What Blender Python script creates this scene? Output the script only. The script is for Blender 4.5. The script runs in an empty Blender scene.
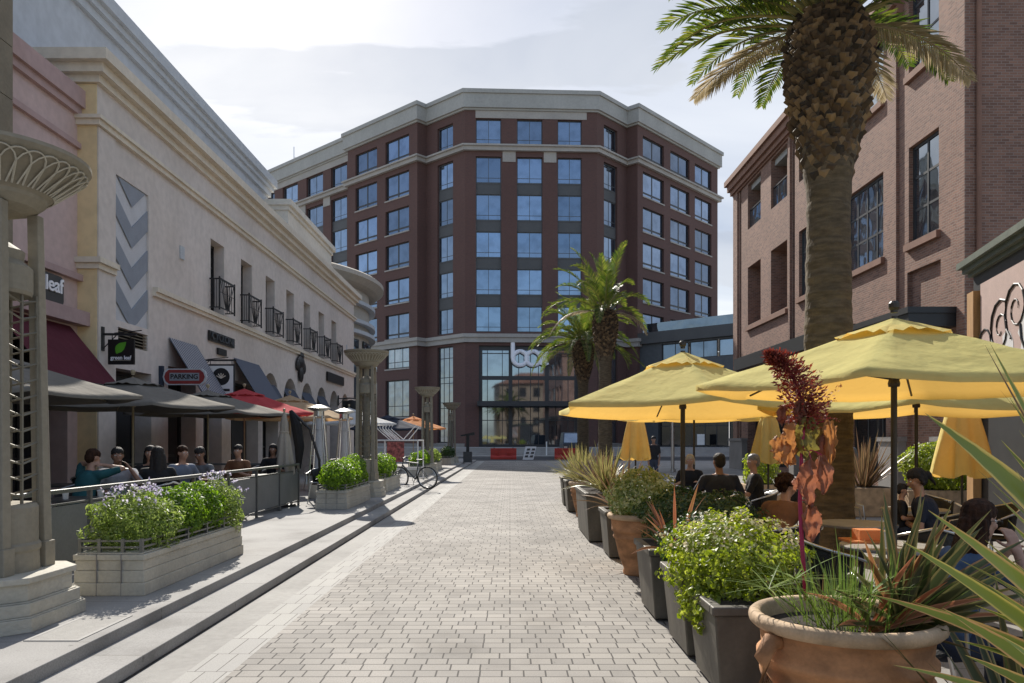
import bpy, bmesh, math, random
from math import sin, cos, pi, radians, sqrt
from mathutils import Vector, Matrix
from mathutils import noise as mnoise

scene = bpy.context.scene
COL = scene.collection
V = Vector

# ------------------------------------------------------------------ camera / light / world
SUN_AZ_LEFT = 14.6      # degrees from the street axis (+Y) towards -X
SUN_EL = 37.7
EYE = 1.65
cam_d = bpy.data.cameras.new("camera"); cam = bpy.data.objects.new("camera", cam_d); COL.objects.link(cam)
cam.location = (0, 0, EYE); cam.rotation_euler = (radians(90), 0, 0)
cam_d.sensor_width = 36; cam_d.lens = 36 * 775 / 1024
cam_d.shift_x = 0.002; cam_d.shift_y = 98.5 / 1024
cam_d.clip_start = 0.05; cam_d.clip_end = 3000
scene.camera = cam
scene.render.resolution_x = 1024; scene.render.resolution_y = 683

sd = V((-sin(radians(SUN_AZ_LEFT)) * cos(radians(SUN_EL)), cos(radians(SUN_AZ_LEFT)) * cos(radians(SUN_EL)), sin(radians(SUN_EL))))
sl = bpy.data.lights.new("sun", 'SUN'); sun = bpy.data.objects.new("sun", sl); COL.objects.link(sun)
sl.energy = 4.9; sl.angle = radians(0.5); sl.color = (1.0, 0.935, 0.84)
sun.rotation_euler = sd.to_track_quat('Z', 'Y').to_euler(); sun.location = (0, 0, 60)

scene.view_settings.view_transform = 'Standard'; scene.view_settings.look = 'None'
scene.view_settings.exposure = 0.40; scene.view_settings.gamma = 1.0
scene.cycles.max_bounces = 7; scene.cycles.transparent_max_bounces = 8
scene.cycles.diffuse_bounces = 4; scene.cycles.glossy_bounces = 3
scene.cycles.caustics_reflective = False; scene.cycles.caustics_refractive = False
scene.cycles.sample_clamp_indirect = 6

w = bpy.data.worlds.new("World"); scene.world = w; w.use_nodes = True
nt = w.node_tree; N = nt.nodes; L = nt.links
bg = N['Background']
sky = N.new('ShaderNodeTexSky'); sky.sky_type = 'NISHITA'; sky.sun_disc = False
sky.sun_elevation = radians(SUN_EL); sky.sun_rotation = radians(-SUN_AZ_LEFT)
sky.air_density = 1.0; sky.dust_density = 1.2; sky.ozone_density = 1.5
tc = N.new('ShaderNodeTexCoord')
# high thin cloud: project the view direction on a flat layer overhead
sx = N.new('ShaderNodeSeparateXYZ'); L.new(tc.outputs['Generated'], sx.inputs[0])
ad = N.new('ShaderNodeMath'); ad.operation = 'ADD'; ad.inputs[1].default_value = 0.22; L.new(sx.outputs[2], ad.inputs[0])
mx = N.new('ShaderNodeMath'); mx.operation = 'MAXIMUM'; mx.inputs[1].default_value = 0.05; L.new(ad.outputs[0], mx.inputs[0])
dx = N.new('ShaderNodeMath'); dx.operation = 'DIVIDE'; L.new(sx.outputs[0], dx.inputs[0]); L.new(mx.outputs[0], dx.inputs[1])
dy = N.new('ShaderNodeMath'); dy.operation = 'DIVIDE'; L.new(sx.outputs[1], dy.inputs[0]); L.new(mx.outputs[0], dy.inputs[1])
cb = N.new('ShaderNodeCombineXYZ'); L.new(dx.outputs[0], cb.inputs[0]); L.new(dy.outputs[0], cb.inputs[1])
mp = N.new('ShaderNodeMapping'); mp.inputs['Scale'].default_value = (0.8, 1.9, 1); mp.inputs['Rotation'].default_value = (0, 0, radians(-28)); mp.inputs['Location'].default_value = (3.1, 1.7, 0)
L.new(cb.outputs[0], mp.inputs[0])
nz = N.new('ShaderNodeTexNoise'); nz.inputs['Scale'].default_value = 1.3; nz.inputs['Detail'].default_value = 9; nz.inputs['Roughness'].default_value = 0.52; nz.inputs['Distortion'].default_value = 0.35
L.new(mp.outputs[0], nz.inputs['Vector'])
cr = N.new('ShaderNodeValToRGB'); cr.color_ramp.elements[0].position = 0.30; cr.color_ramp.elements[0].color = (0, 0, 0, 1)
cr.color_ramp.elements[1].position = 0.60; cr.color_ramp.elements[1].color = (1, 1, 1, 1)
L.new(nz.outputs[0], cr.inputs[0])
nz2 = N.new('ShaderNodeTexNoise'); nz2.inputs['Scale'].default_value = 0.95; nz2.inputs['Detail'].default_value = 8; nz2.inputs['Distortion'].default_value = 0.6
L.new(mp.outputs[0], nz2.inputs['Vector'])
cr2 = N.new('ShaderNodeValToRGB'); cr2.color_ramp.elements[0].position = 0.33; cr2.color_ramp.elements[0].color = (2.4, 2.7, 3.25, 1)
cr2.color_ramp.elements[1].position = 0.64; cr2.color_ramp.elements[1].color = (4.35, 4.45, 4.6, 1)
L.new(nz2.outputs[0], cr2.inputs[0])
# cloud cover is thicker ahead (towards the sun) than behind the viewer
cov = N.new('ShaderNodeMapRange'); cov.inputs[1].default_value = -0.6; cov.inputs[2].default_value = 0.5; cov.inputs[3].default_value = 0.25; cov.inputs[4].default_value = 0.93
L.new(sx.outputs[1], cov.inputs[0])
covm = N.new('ShaderNodeMath'); covm.operation = 'MULTIPLY'; L.new(cr.outputs[0], covm.inputs[0]); L.new(cov.outputs[0], covm.inputs[1])
# thin veil everywhere
veil = N.new('ShaderNodeMath'); veil.operation = 'MAXIMUM'; L.new(covm.outputs[0], veil.inputs[0])
cov2 = N.new('ShaderNodeMapRange'); cov2.inputs[1].default_value = -0.3; cov2.inputs[2].default_value = 0.8; cov2.inputs[3].default_value = 0.1; cov2.inputs[4].default_value = 0.85
L.new(sx.outputs[1], cov2.inputs[0]); L.new(cov2.outputs[0], veil.inputs[1])
mixc = N.new('ShaderNodeMixRGB'); L.new(veil.outputs[0], mixc.inputs[0]); L.new(sky.outputs[0], mixc.inputs[1]); L.new(cr2.outputs[0], mixc.inputs[2])
L.new(mixc.outputs[0], bg.inputs['Color']); bg.inputs['Strength'].default_value = 0.15

# ------------------------------------------------------------------ node material helpers
def srgb(r, g, b):
    f = lambda c: (c / 255 / 12.92) if c / 255 <= 0.04045 else ((c / 255 + 0.055) / 1.055) ** 2.4
    return (f(r), f(g), f(b))

def new_mat(name):
    m = bpy.data.materials.new(name); m.use_nodes = True
    nt = m.node_tree; p = nt.nodes['Principled BSDF']
    return m, nt, p

def mix_noise(nt, c1, c2, scale, detail=5, lo=0.35, hi=0.65, coord='Object', stretch=None):
    n = nt.nodes; l = nt.links
    t = n.new('ShaderNodeTexCoord'); src = t.outputs[coord]
    if stretch:
        mpn = n.new('ShaderNodeMapping'); mpn.inputs['Scale'].default_value = stretch; l.new(src, mpn.inputs[0]); src = mpn.outputs[0]
    z = n.new('ShaderNodeTexNoise'); z.inputs['Scale'].default_value = scale; z.inputs['Detail'].default_value = detail
    l.new(src, z.inputs['Vector'])
    r = n.new('ShaderNodeMapRange'); r.inputs[1].default_value = lo; r.inputs[2].default_value = hi
    l.new(z.outputs[0], r.inputs[0])
    m = n.new('ShaderNodeMixRGB'); l.new(r.outputs[0], m.inputs[0])
    for i, c in ((1, c1), (2, c2)):
        if isinstance(c, tuple): m.inputs[i].default_value = (*c, 1)
        else: l.new(c, m.inputs[i])
    return m.outputs[0], z.outputs[0]

def plain(name, c, rough=0.7, metal=0.0, var=0.12, scale=3.0, bump=0.0, bscale=40, fine=True, stretch=None, spec=0.5):
    m, nt, p = new_mat(name)
    c2 = tuple(x * (1 - var) for x in c); c1 = tuple(min(1, x * (1 + var)) for x in c)
    col, z = mix_noise(nt, c1, c2, scale, stretch=stretch)
    if fine:
        d = tuple(x * 0.93 for x in (1, 1, 1))
        a, z2 = mix_noise(nt, (1, 1, 1), (0.86, 0.86, 0.86), scale * 14, 3)
        mu = nt.nodes.new('ShaderNodeMixRGB'); mu.blend_type = 'MULTIPLY'; mu.inputs[0].default_value = 0.8
        nt.links.new(col, mu.inputs[1]); nt.links.new(a, mu.inputs[2]); col = mu.outputs[0]
    nt.links.new(col, p.inputs['Base Color'])
    p.inputs['Roughness'].default_value = rough; p.inputs['Metallic'].default_value = metal
    p.inputs['Specular IOR Level'].default_value = spec
    if bump:
        t = nt.nodes.new('ShaderNodeTexCoord'); b = nt.nodes.new('ShaderNodeTexNoise'); b.inputs['Scale'].default_value = bscale; b.inputs['Detail'].default_value = 4
        nt.links.new(t.outputs['Object'], b.inputs['Vector'])
        bp = nt.nodes.new('ShaderNodeBump'); bp.inputs['Strength'].default_value = bump; bp.inputs['Distance'].default_value = 0.02
        nt.links.new(b.outputs[0], bp.inputs['Height']); nt.links.new(bp.outputs[0], p.inputs['Normal'])
    return m

def streaked(name, c, streak=(.55, .52, .48), amt=.5, rough=.9, bump=.15):
    m = plain(name, c, rough, var=.05, scale=.35, bump=bump, bscale=60); nt = m.node_tree; p = nt.nodes['Principled BSDF']
    src = p.inputs['Base Color'].links[0].from_socket
    a, _ = mix_noise(nt, (1, 1, 1), streak, 2.2, 7, .52, .78, stretch=(1, 1.6, .09)); b, _ = mix_noise(nt, (1, 1, 1), (.86, .85, .83), .45, 5)
    for q, f in ((a, amt), (b, .8)):
        mu = nt.nodes.new('ShaderNodeMixRGB'); mu.blend_type = 'MULTIPLY'; mu.inputs[0].default_value = f; nt.links.new(src, mu.inputs[1]); nt.links.new(q, mu.inputs[2]); src = mu.outputs[0]
    nt.links.new(src, p.inputs['Base Color']); return m

def brick_mat(name, c1, c2, mortar, bw=0.215, bh=0.075, ms=0.01, rough=0.85, offset=0.5, squash=1.0, sqf=2, bump=0.4, stain=0.2, big=0.5, speck=0.0, offf=2, spots=False):
    m, nt, p = new_mat(name); n = nt.nodes; l = nt.links
    t = n.new('ShaderNodeTexCoord')
    b = n.new('ShaderNodeTexBrick'); b.offset = offset; b.offset_frequency = offf; b.squash = squash; b.squash_frequency = sqf
    b.inputs['Scale'].default_value = 1.0; b.inputs['Brick Width'].default_value = bw; b.inputs['Row Height'].default_value = bh
    b.inputs['Mortar Size'].default_value = ms; b.inputs['Mortar Smooth'].default_value = 0.2
    b.inputs['Color1'].default_value = (*c1, 1); b.inputs['Color2'].default_value = (*c2, 1); b.inputs['Mortar'].default_value = (*mortar, 1)
    l.new(t.outputs['UV'], b.inputs['Vector'])
    st, _ = mix_noise(nt, (1, 1, 1), (1 - stain,) * 3, big, 6)
    mu = n.new('ShaderNodeMixRGB'); mu.blend_type = 'MULTIPLY'; mu.inputs[0].default_value = 1
    l.new(b.outputs[0], mu.inputs[1]); l.new(st, mu.inputs[2]); col = mu.outputs[0]
    if speck:
        sp, _ = mix_noise(nt, (1 + speck * .4,) * 3, (1 - speck,) * 3, 90, 3)
        m2 = n.new('ShaderNodeMixRGB'); m2.blend_type = 'MULTIPLY'; m2.inputs[0].default_value = 1
        l.new(col, m2.inputs[1]); l.new(sp, m2.inputs[2]); col = m2.outputs[0]
    if spots:
        a, _ = mix_noise(nt, (1, 1, 1), (.52, .5, .48), 1.1, 8, .54, .72); g, _ = mix_noise(nt, (1, 1, 1), (.45, .44, .43), 11, 2, .70, .74)
        for q, f in ((a, .55), (g, .6)):
            m3 = n.new('ShaderNodeMixRGB'); m3.blend_type = 'MULTIPLY'; m3.inputs[0].default_value = f; l.new(col, m3.inputs[1]); l.new(q, m3.inputs[2]); col = m3.outputs[0]
    l.new(col, p.inputs['Base Color']); p.inputs['Roughness'].default_value = rough
    bp = n.new('ShaderNodeBump'); bp.inputs['Strength'].default_value = bump; bp.inputs['Distance'].default_value = 0.012; bp.invert = True
    l.new(b.outputs['Fac'], bp.inputs['Height']); l.new(bp.outputs[0], p.inputs['Normal'])
    return m

def glass_mat(name, c, rough=0.03, metal=0.75, wav=0.02, scale=0.5, spec=0.5):
    m, nt, p = new_mat(name)
    p.inputs['Roughness'].default_value = rough; p.inputs['Metallic'].default_value = metal
    oi = nt.nodes.new('ShaderNodeObjectInfo'); mr = nt.nodes.new('ShaderNodeMapRange'); mr.inputs[3].default_value = 0.62; mr.inputs[4].default_value = 1.22
    nt.links.new(oi.outputs['Random'], mr.inputs[0])
    bc, _z = mix_noise(nt, c, tuple(x * .78 for x in c), .9, 3, .45, .7)
    mu = nt.nodes.new('ShaderNodeVectorMath'); mu.operation = 'SCALE'; nt.links.new(bc, mu.inputs[0]); nt.links.new(mr.outputs[0], mu.inputs['Scale']); nt.links.new(mu.outputs[0], p.inputs['Base Color'])
    p.inputs['Specular IOR Level'].default_value = spec
    t = nt.nodes.new('ShaderNodeTexCoord'); b = nt.nodes.new('ShaderNodeTexNoise'); b.inputs['Scale'].default_value = scale; b.inputs['Detail'].default_value = 1
    nt.links.new(t.outputs['Object'], b.inputs['Vector'])
    bp = nt.nodes.new('ShaderNodeBump'); bp.inputs['Strength'].default_value = wav * 10; bp.inputs['Distance'].default_value = 0.1
    nt.links.new(b.outputs[0], bp.inputs['Height']); nt.links.new(bp.outputs[0], p.inputs['Normal'])
    return m

def leaf_mat(name, cols, transl=0.35, rough=0.45, tcol=None):
    """cols: list of colours picked per leaf"""
    m, nt, p = new_mat(name); n = nt.nodes; l = nt.links
    g = n.new('ShaderNodeNewGeometry'); r = n.new('ShaderNodeValToRGB'); r.color_ramp.interpolation = 'LINEAR'
    e = r.color_ramp.elements
    while len(e) < len(cols): e.new(0.5)
    for i, c in enumerate(cols):
        e[i].position = i / max(1, len(cols) - 1); e[i].color = (*c, 1)
    l.new(g.outputs['Random Per Island'], r.inputs[0])
    l.new(r.outputs[0], p.inputs['Base Color']); p.inputs['Roughness'].default_value = rough
    tr = n.new('ShaderNodeBsdfTranslucent')
    hs = n.new('ShaderNodeHueSaturation'); hs.inputs['Value'].default_value = 1.7; hs.inputs['Saturation'].default_value = 1.1
    l.new(r.outputs[0], hs.inputs['Color']); l.new(hs.outputs[0], tr.inputs[0])
    ms = n.new('ShaderNodeMixShader'); ms.inputs[0].default_value = transl
    l.new(p.outputs[0], ms.inputs[1]); l.new(tr.outputs[0], ms.inputs[2]); l.new(ms.outputs[0], n['Material Output'].inputs[0])
    return m

def blade_mat(name, mid, edge, midvar=None, edge2=None, transl=0.3, mid_w=0.28):
    """leaf blades: UV.x runs across the blade (0..1), UV.y along it"""
    m, nt, p = new_mat(name); n = nt.nodes; l = nt.links
    t = n.new('ShaderNodeTexCoord'); s = n.new('ShaderNodeSeparateXYZ'); l.new(t.outputs['UV'], s.inputs[0])
    a = n.new('ShaderNodeMath'); a.operation = 'SUBTRACT'; a.inputs[1].default_value = 0.5; l.new(s.outputs[0], a.inputs[0])
    b = n.new('ShaderNodeMath'); b.operation = 'ABSOLUTE'; l.new(a.outputs[0], b.inputs[0])
    zz = n.new('ShaderNodeTexNoise'); zz.inputs['Scale'].default_value = 6; mpn = n.new('ShaderNodeMapping'); mpn.inputs['Scale'].default_value = (6, 0.6, 1); l.new(t.outputs['UV'], mpn.inputs[0]); l.new(mpn.outputs[0], zz.inputs['Vector'])
    c = n.new('ShaderNodeMath'); c.operation = 'MULTIPLY_ADD'; c.inputs[1].default_value = 0.25; l.new(zz.outputs[0], c.inputs[0]); l.new(b.outputs[0], c.inputs[2])
    r = n.new('ShaderNodeMapRange'); r.inputs[1].default_value = mid_w + 0.12; r.inputs[2].default_value = mid_w + 0.2; l.new(c.outputs[0], r.inputs[0])
    g = n.new('ShaderNodeNewGeometry')
    m1 = n.new('ShaderNodeMixRGB'); m1.inputs[1].default_value = (*mid, 1); m1.inputs[2].default_value = (*(midvar or mid), 1); l.new(g.outputs['Random Per Island'], m1.inputs[0])
    m2 = n.new('ShaderNodeMixRGB'); m2.inputs[1].default_value = (*edge, 1); m2.inputs[2].default_value = (*(edge2 or edge), 1)
    sq = n.new('ShaderNodeMath'); sq.operation = 'FRACT'; q = n.new('ShaderNodeMath'); q.operation = 'MULTIPLY'; q.inputs[1].default_value = 7.31
    l.new(g.outputs['Random Per Island'], q.inputs[0]); l.new(q.outputs[0], sq.inputs[0]); l.new(sq.outputs[0], m2.inputs[0])
    m3 = n.new('ShaderNodeMixRGB'); l.new(r.outputs[0], m3.inputs[0]); l.new(m1.outputs[0], m3.inputs[1]); l.new(m2.outputs[0], m3.inputs[2])
    l.new(m3.outputs[0], p.inputs['Base Color']); p.inputs['Roughness'].default_value = 0.38
    tr = n.new('ShaderNodeBsdfTranslucent'); l.new(m3.outputs[0], tr.inputs[0])
    ms = n.new('ShaderNodeMixShader'); ms.inputs[0].default_value = transl
    l.new(p.outputs[0], ms.inputs[1]); l.new(tr.outputs[0], ms.inputs[2]); l.new(ms.outputs[0], n['Material Output'].inputs[0])
    return m

def cloth_mat(name, c, transl=0.4, tc=None, var=0.08):
    m, nt, p = new_mat(name); n = nt.nodes; l = nt.links
    col, _ = mix_noise(nt, tuple(x * (1 - var) for x in c), tuple(min(1, x * (1 + var)) for x in c), 2.2, 6)
    sp, _ = mix_noise(nt, (1, 1, 1), (.8, .8, .76), 9, 8, .5, .8)
    mu = n.new('ShaderNodeMixRGB'); mu.blend_type = 'MULTIPLY'; mu.inputs[0].default_value = .6; l.new(col, mu.inputs[1]); l.new(sp, mu.inputs[2]); col = mu.outputs[0]
    l.new(col, p.inputs['Base Color']); p.inputs['Roughness'].default_value = 0.9; p.inputs['Specular IOR Level'].default_value = 0.2
    if transl:
        tr = n.new('ShaderNodeBsdfTranslucent'); tr.inputs[0].default_value = (*(tc or c), 1)
        ms = n.new('ShaderNodeMixShader'); ms.inputs[0].default_value = transl
        l.new(p.outputs[0], ms.inputs[1]); l.new(tr.outputs[0], ms.inputs[2]); l.new(ms.outputs[0], n['Material Output'].inputs[0])
    t = n.new('ShaderNodeTexCoord'); b = n.new('ShaderNodeTexNoise'); b.inputs['Scale'].default_value = 5; b.inputs['Detail'].default_value = 3
    l.new(t.outputs['Object'], b.inputs['Vector']); bp = n.new('ShaderNodeBump'); bp.inputs['Strength'].default_value = 0.45; bp.inputs['Distance'].default_value = 0.05
    l.new(b.outputs[0], bp.inputs['Height']); l.new(bp.outputs[0], p.inputs['Normal'])
    return m

# ------------------------------------------------------------------ mesh builder (everything in world metres)
class MB:
    def __init__(s): s.v = []; s.f = []; s.uv = []; s.mi = []; s.M = None
    def add(s, vs, fs, mi=0, uv=None):
        k = len(s.v)
        if s.M is not None: vs = [s.M @ V(p) for p in vs]
        s.v += [tuple(p) for p in vs]
        for i, f in enumerate(fs):
            s.f.append(tuple(k + j for j in f)); s.mi.append(mi); s.uv.append(None if uv is None else uv[i])
        return s
    def quad(s, a, b, c, d, mi=0, uv=None): return s.add([a, b, c, d], [(0, 1, 2, 3)], mi, None if uv is None else [uv])
    def box(s, x0, x1, y0, y1, z0, z1, mi=0):
        if x0 > x1: x0, x1 = x1, x0
        if y0 > y1: y0, y1 = y1, y0
        vs = [(x0, y0, z0), (x1, y0, z0), (x1, y1, z0), (x0, y1, z0), (x0, y0, z1), (x1, y0, z1), (x1, y1, z1), (x0, y1, z1)]
        return s.add(vs, [(0, 3, 2, 1), (4, 5, 6, 7), (0, 1, 5, 4), (1, 2, 6, 5), (2, 3, 7, 6), (3, 0, 4, 7)], mi)
    def hexa(s, b, t, mi=0):   # b,t: 4 bottom + 4 top points ccw from above
        return s.add(list(b) + list(t), [(0, 3, 2, 1), (4, 5, 6, 7), (0, 1, 5, 4), (1, 2, 6, 5), (2, 3, 7, 6), (3, 0, 4, 7)], mi)
    def wbox(s, P, u, n, s0, s1, d0, d1, z0, z1, mi=0):
        """box in a wall's frame: along u from s0..s1, outwards along n from d0..d1"""
        def q(a, d, z): return (P[0] + u[0] * a + n[0] * d, P[1] + u[1] * a + n[1] * d, z)
        pts = [q(s0, d0, z0), q(s1, d0, z0), q(s1, d1, z0), q(s0, d1, z0)]
        cr_ = (u[0] * n[1] - u[1] * n[0])
        if cr_ < 0: pts = pts[::-1]
        tp = [(p[0], p[1], z1) for p in pts]
        return s.hexa(pts, tp, mi)
    def prism(s, pts, z0, z1, mi=0, top=True):
        n = len(pts)
        ar = sum(pts[i][0] * pts[(i + 1) % n][1] - pts[(i + 1) % n][0] * pts[i][1] for i in range(n))
        if ar < 0: pts = pts[::-1]
        vs = [(x, y, z0) for x, y in pts] + [(x, y, z1) for x, y in pts]
        fs = [(i, (i + 1) % n, n + (i + 1) % n, n + i) for i in range(n)]
        if top: fs += [tuple(range(n, 2 * n)), tuple(range(n - 1, -1, -1))]
        return s.add(vs, fs, mi)
    def tube(s, pts, r, n=8, mi=0, caps=True, sc=(1, 1)):
        pts = [V(p) for p in pts]; R = r if isinstance(r, (list, tuple)) else [r] * len(pts)
        vs = []; fs = []; up = None
        for i, p in enumerate(pts):
            d = (pts[min(i + 1, len(pts) - 1)] - pts[max(i - 1, 0)])
            if d.length < 1e-9: d = V((0, 0, 1))
            d.normalize()
            if up is None:
                up = V((0, 0, 1)) if abs(d.z) < 0.9 else V((1, 0, 0))
            a = d.cross(up)
            if a.length < 1e-6: a = d.orthogonal()
            a.normalize(); b = d.cross(a).normalized(); up = -b if False else b.cross(d) * -1 if False else up
            for k in range(n):
                t = 2 * pi * k / n
                vs.append(p + a * (cos(t) * R[i] * sc[0]) + b * (sin(t) * R[i] * sc[1]))
        for i in range(len(pts) - 1):
            for k in range(n):
                k2 = (k + 1) % n
                fs.append((i * n + k, (i + 1) * n + k, (i + 1) * n + k2, i * n + k2))
        if caps:
            fs.append(tuple(range(n))); fs.append(tuple(range(len(vs) - 1, len(vs) - n - 1, -1)))
        return s.add(vs, fs, mi)
    def rod(s, a, b, r, n=8, mi=0, r2=None): return s.tube([a, b], [r, r if r2 is None else r2], n, mi)
    def lathe(s, prof, n=32, c=(0, 0, 0), mi=0, a0=0.0, a1=2 * pi, phase=0.0, closed=True):
        vs = []; fs = []; full = abs(a1 - a0 - 2 * pi) < 1e-6; m = n if full else n + 1
        for (r, z) in prof:
            for k in range(m):
                t = a0 + (a1 - a0) * k / n + phase
                vs.append((c[0] + r * cos(t), c[1] + r * sin(t), c[2] + z))
        for i in range(len(prof) - 1):
            for k in range(n):
                k2 = (k + 1) % m
                fs.append((i * m + k, i * m + k2, (i + 1) * m + k2, (i + 1) * m + k))
        return s.add(vs, fs, mi)
    def sphere(s, c, r, n=12, m=8, mi=0):
        R = r if isinstance(r, (tuple, list)) else (r, r, r)
        vs = []; fs = []
        for i in range(m + 1):
            ph = -pi / 2 + pi * i / m
            for k in range(n):
                t = 2 * pi * k / n; vs.append((c[0] + R[0] * cos(ph) * cos(t), c[1] + R[1] * cos(ph) * sin(t), c[2] + R[2] * sin(ph)))
        for i in range(m):
            for k in range(n):
                k2 = (k + 1) % n; fs.append((i * n + k, i * n + k2, (i + 1) * n + k2, (i + 1) * n + k))
        return s.add(vs, fs, mi)
    def build(s, name, mats, parent=None, origin=None, smooth=False, bevel=0, weld=False, smooth_angle=None):
        """links ONE mesh object; parent = thing or part; vertices are given in world space"""
        root = parent
        while root is not None and root.parent is not None: root = root.parent
        o = V(root.location) if root is not None else V(origin or (0, 0, 0))
        me = bpy.data.meshes.new(name)
        me.from_pydata([(p[0] - o.x, p[1] - o.y, p[2] - o.z) for p in s.v], [], s.f)
        if not isinstance(mats, (list, tuple)): mats = [mats]
        for m in mats: me.materials.append(m)
        me.polygons.foreach_set('material_index', s.mi)
        uvl = me.uv_layers.new(name='UVMap').data
        for p, u in zip(me.polygons, s.uv):
            if u is not None:
                for li, c in zip(p.loop_indices, u): uvl[li].uv = c
            else:
                n = p.normal
                if abs(n.z) > 0.75:
                    for li in p.loop_indices:
                        q = s.v[me.loops[li].vertex_index]; uvl[li].uv = (q[0], q[1])
                else:
                    h = V((-n.y, n.x)); h.normalize() if h.length > 1e-6 else None
                    for li in p.loop_indices:
                        q = s.v[me.loops[li].vertex_index]; uvl[li].uv = (q[0] * h[0] + q[1] * h[1], q[2])
        if smooth: me.polygons.foreach_set('use_smooth', [True] * len(me.polygons))
        me.update()
        ob = bpy.data.objects.new(name, me); COL.objects.link(ob)
        if weld or bevel:
            bm = bmesh.new(); bm.from_mesh(me)
            if weld: bmesh.ops.remove_doubles(bm, verts=bm.verts, dist=1e-4)
            bm.to_mesh(me); bm.free()
        if bevel:
            b = ob.modifiers.new('bevel', 'BEVEL'); b.width = bevel; b.segments = 2; b.limit_method = 'ANGLE'; b.angle_limit = radians(35)
        if smooth_angle is not None:
            try: me.shade_auto_smooth
            except Exception: pass
        if parent is not None: ob.parent = parent
        else: ob.location = o
        return ob

def thing(name, label, cat, loc=(0, 0, 0), rotz=0, group=None):
    o = bpy.data.objects.new(name, None); COL.objects.link(o); o.empty_display_size = 0.2
    o.location = loc; o.rotation_euler = (0, 0, rotz); o['label'] = label; o['category'] = cat
    if group: o['group'] = group
    return o
def tag(o, label, cat, group=None, kind=None):
    o['label'] = label; o['category'] = cat
    if group: o['group'] = group
    if kind: o['kind'] = kind
    return o
def struct(o, label, cat):
    o['kind'] = 'structure'; o['label'] = label; o['category'] = cat; return o
KIDS = {}
def kids(o): return [c for c in bpy.data.objects if c.parent == o]
def dup(root, loc, rotz=0, label=None, group=None, scale=None, cat=None):
    r = root.copy(); COL.objects.link(r); r.location = loc; r.rotation_euler = (0, 0, rotz)
    if scale: r.scale = (scale, scale, scale) if not isinstance(scale, tuple) else scale
    if label: r['label'] = label
    if group: r['group'] = group
    def rec(src, dst):
        for ch in kids(src):
            c = ch.copy(); COL.objects.link(c); c.parent = dst; rec(ch, c)
    rec(root, r); return r

# ------------------------------------------------------------------ wall helpers
def wall_grid(mb, P, u, n, s0, s1, z0, z1, holes, mi=0, depth=0.3, back=None):
    """flat wall with rectangular holes (a,b,lo,hi[,depth]); reveals go inwards (-n)"""
    ss = sorted(set([s0, s1] + [h[0] for h in holes] + [h[1] for h in holes])); ss = [x for x in ss if s0 - 1e-6 <= x <= s1 + 1e-6]
    zz = sorted(set([z0, z1] + [h[2] for h in holes] + [h[3] for h in holes])); zz = [x for x in zz if z0 - 1e-6 <= x <= z1 + 1e-6]
    def q(a, z, d=0): return (P[0] + u[0] * a - n[0] * d, P[1] + u[1] * a - n[1] * d, z)
    flip = (u[0] * n[1] - u[1] * n[0]) > 0
    def face(a, b, c, d):
        if flip: a, b, c, d = d, c, b, a
        mb.quad(a, b, c, d, mi)
    for i in range(len(ss) - 1):
        j = 0
        while j < len(zz) - 1:
            a, b = ss[i], ss[i + 1]; c = (a + b) / 2
            def inside(k):
                m = (zz[k] + zz[k + 1]) / 2
                return any(h[0] < c < h[1] and h[2] < m < h[3] for h in holes)
            if inside(j): j += 1; continue
            k = j
            while k + 1 < len(zz) - 1 and not inside(k + 1): k += 1
            face(q(a, zz[j]), q(b, zz[j]), q(b, zz[k + 1]), q(a, zz[k + 1])); j = k + 1
    for h in holes:
        a, b, lo, hi = h[:4]; d = h[4] if len(h) > 4 else depth
        face(q(a, lo), q(a, hi), q(a, hi, d), q(a, lo, d))
        face(q(b, hi), q(b, lo), q(b, lo, d), q(b, hi, d))
        face(q(a, hi), q(b, hi), q(b, hi, d), q(a, hi, d))
        if lo > z0 + 1e-3: face(q(b, lo), q(a, lo), q(a, lo, d), q(b, lo, d))

def offset_line(pts, d):
    """offset an open polyline to its right-hand side by d (mitred)"""
    out = []
    for i, p in enumerate(pts):
        p = V(p)
        ds = []
        if i > 0: ds.append((p - V(pts[i - 1])).normalized())
        if i < len(pts) - 1: ds.append((V(pts[i + 1]) - p).normalized())
        ns = [V((t.y, -t.x)) for t in ds]
        if len(ns) == 1: out.append(p + ns[0] * d)
        else:
            m = (ns[0] + ns[1]); m.normalize(); out.append(p + m * (d / max(0.3, m.dot(ns[0]))))
    return [(q.x, q.y) for q in out]
def band(mb, pts, z0, z1, proud, inner=-0.2, mi=0):
    """moulding that follows an outline; outside = right-hand side of the walking direction"""
    A = offset_line(pts, inner); B = offset_line(pts, proud)
    for i in range(len(pts) - 1):
        a0, a1, b0, b1 = A[i], A[i + 1], B[i], B[i + 1]
        vs = [(*a0, z0), (*b0, z0), (*b1, z0), (*a1, z0), (*a0, z1), (*b0, z1), (*b1, z1), (*a1, z1)]
        fs = [(0, 3, 2, 1)[::-1] if False else (3, 2, 1, 0), (4, 5, 6, 7), (1, 2, 6, 5)]
        if i == 0: fs.append((0, 1, 5, 4))
        if i == len(pts) - 2: fs.append((2, 3, 7, 6))
        mb.add(vs, fs, mi)

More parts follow.
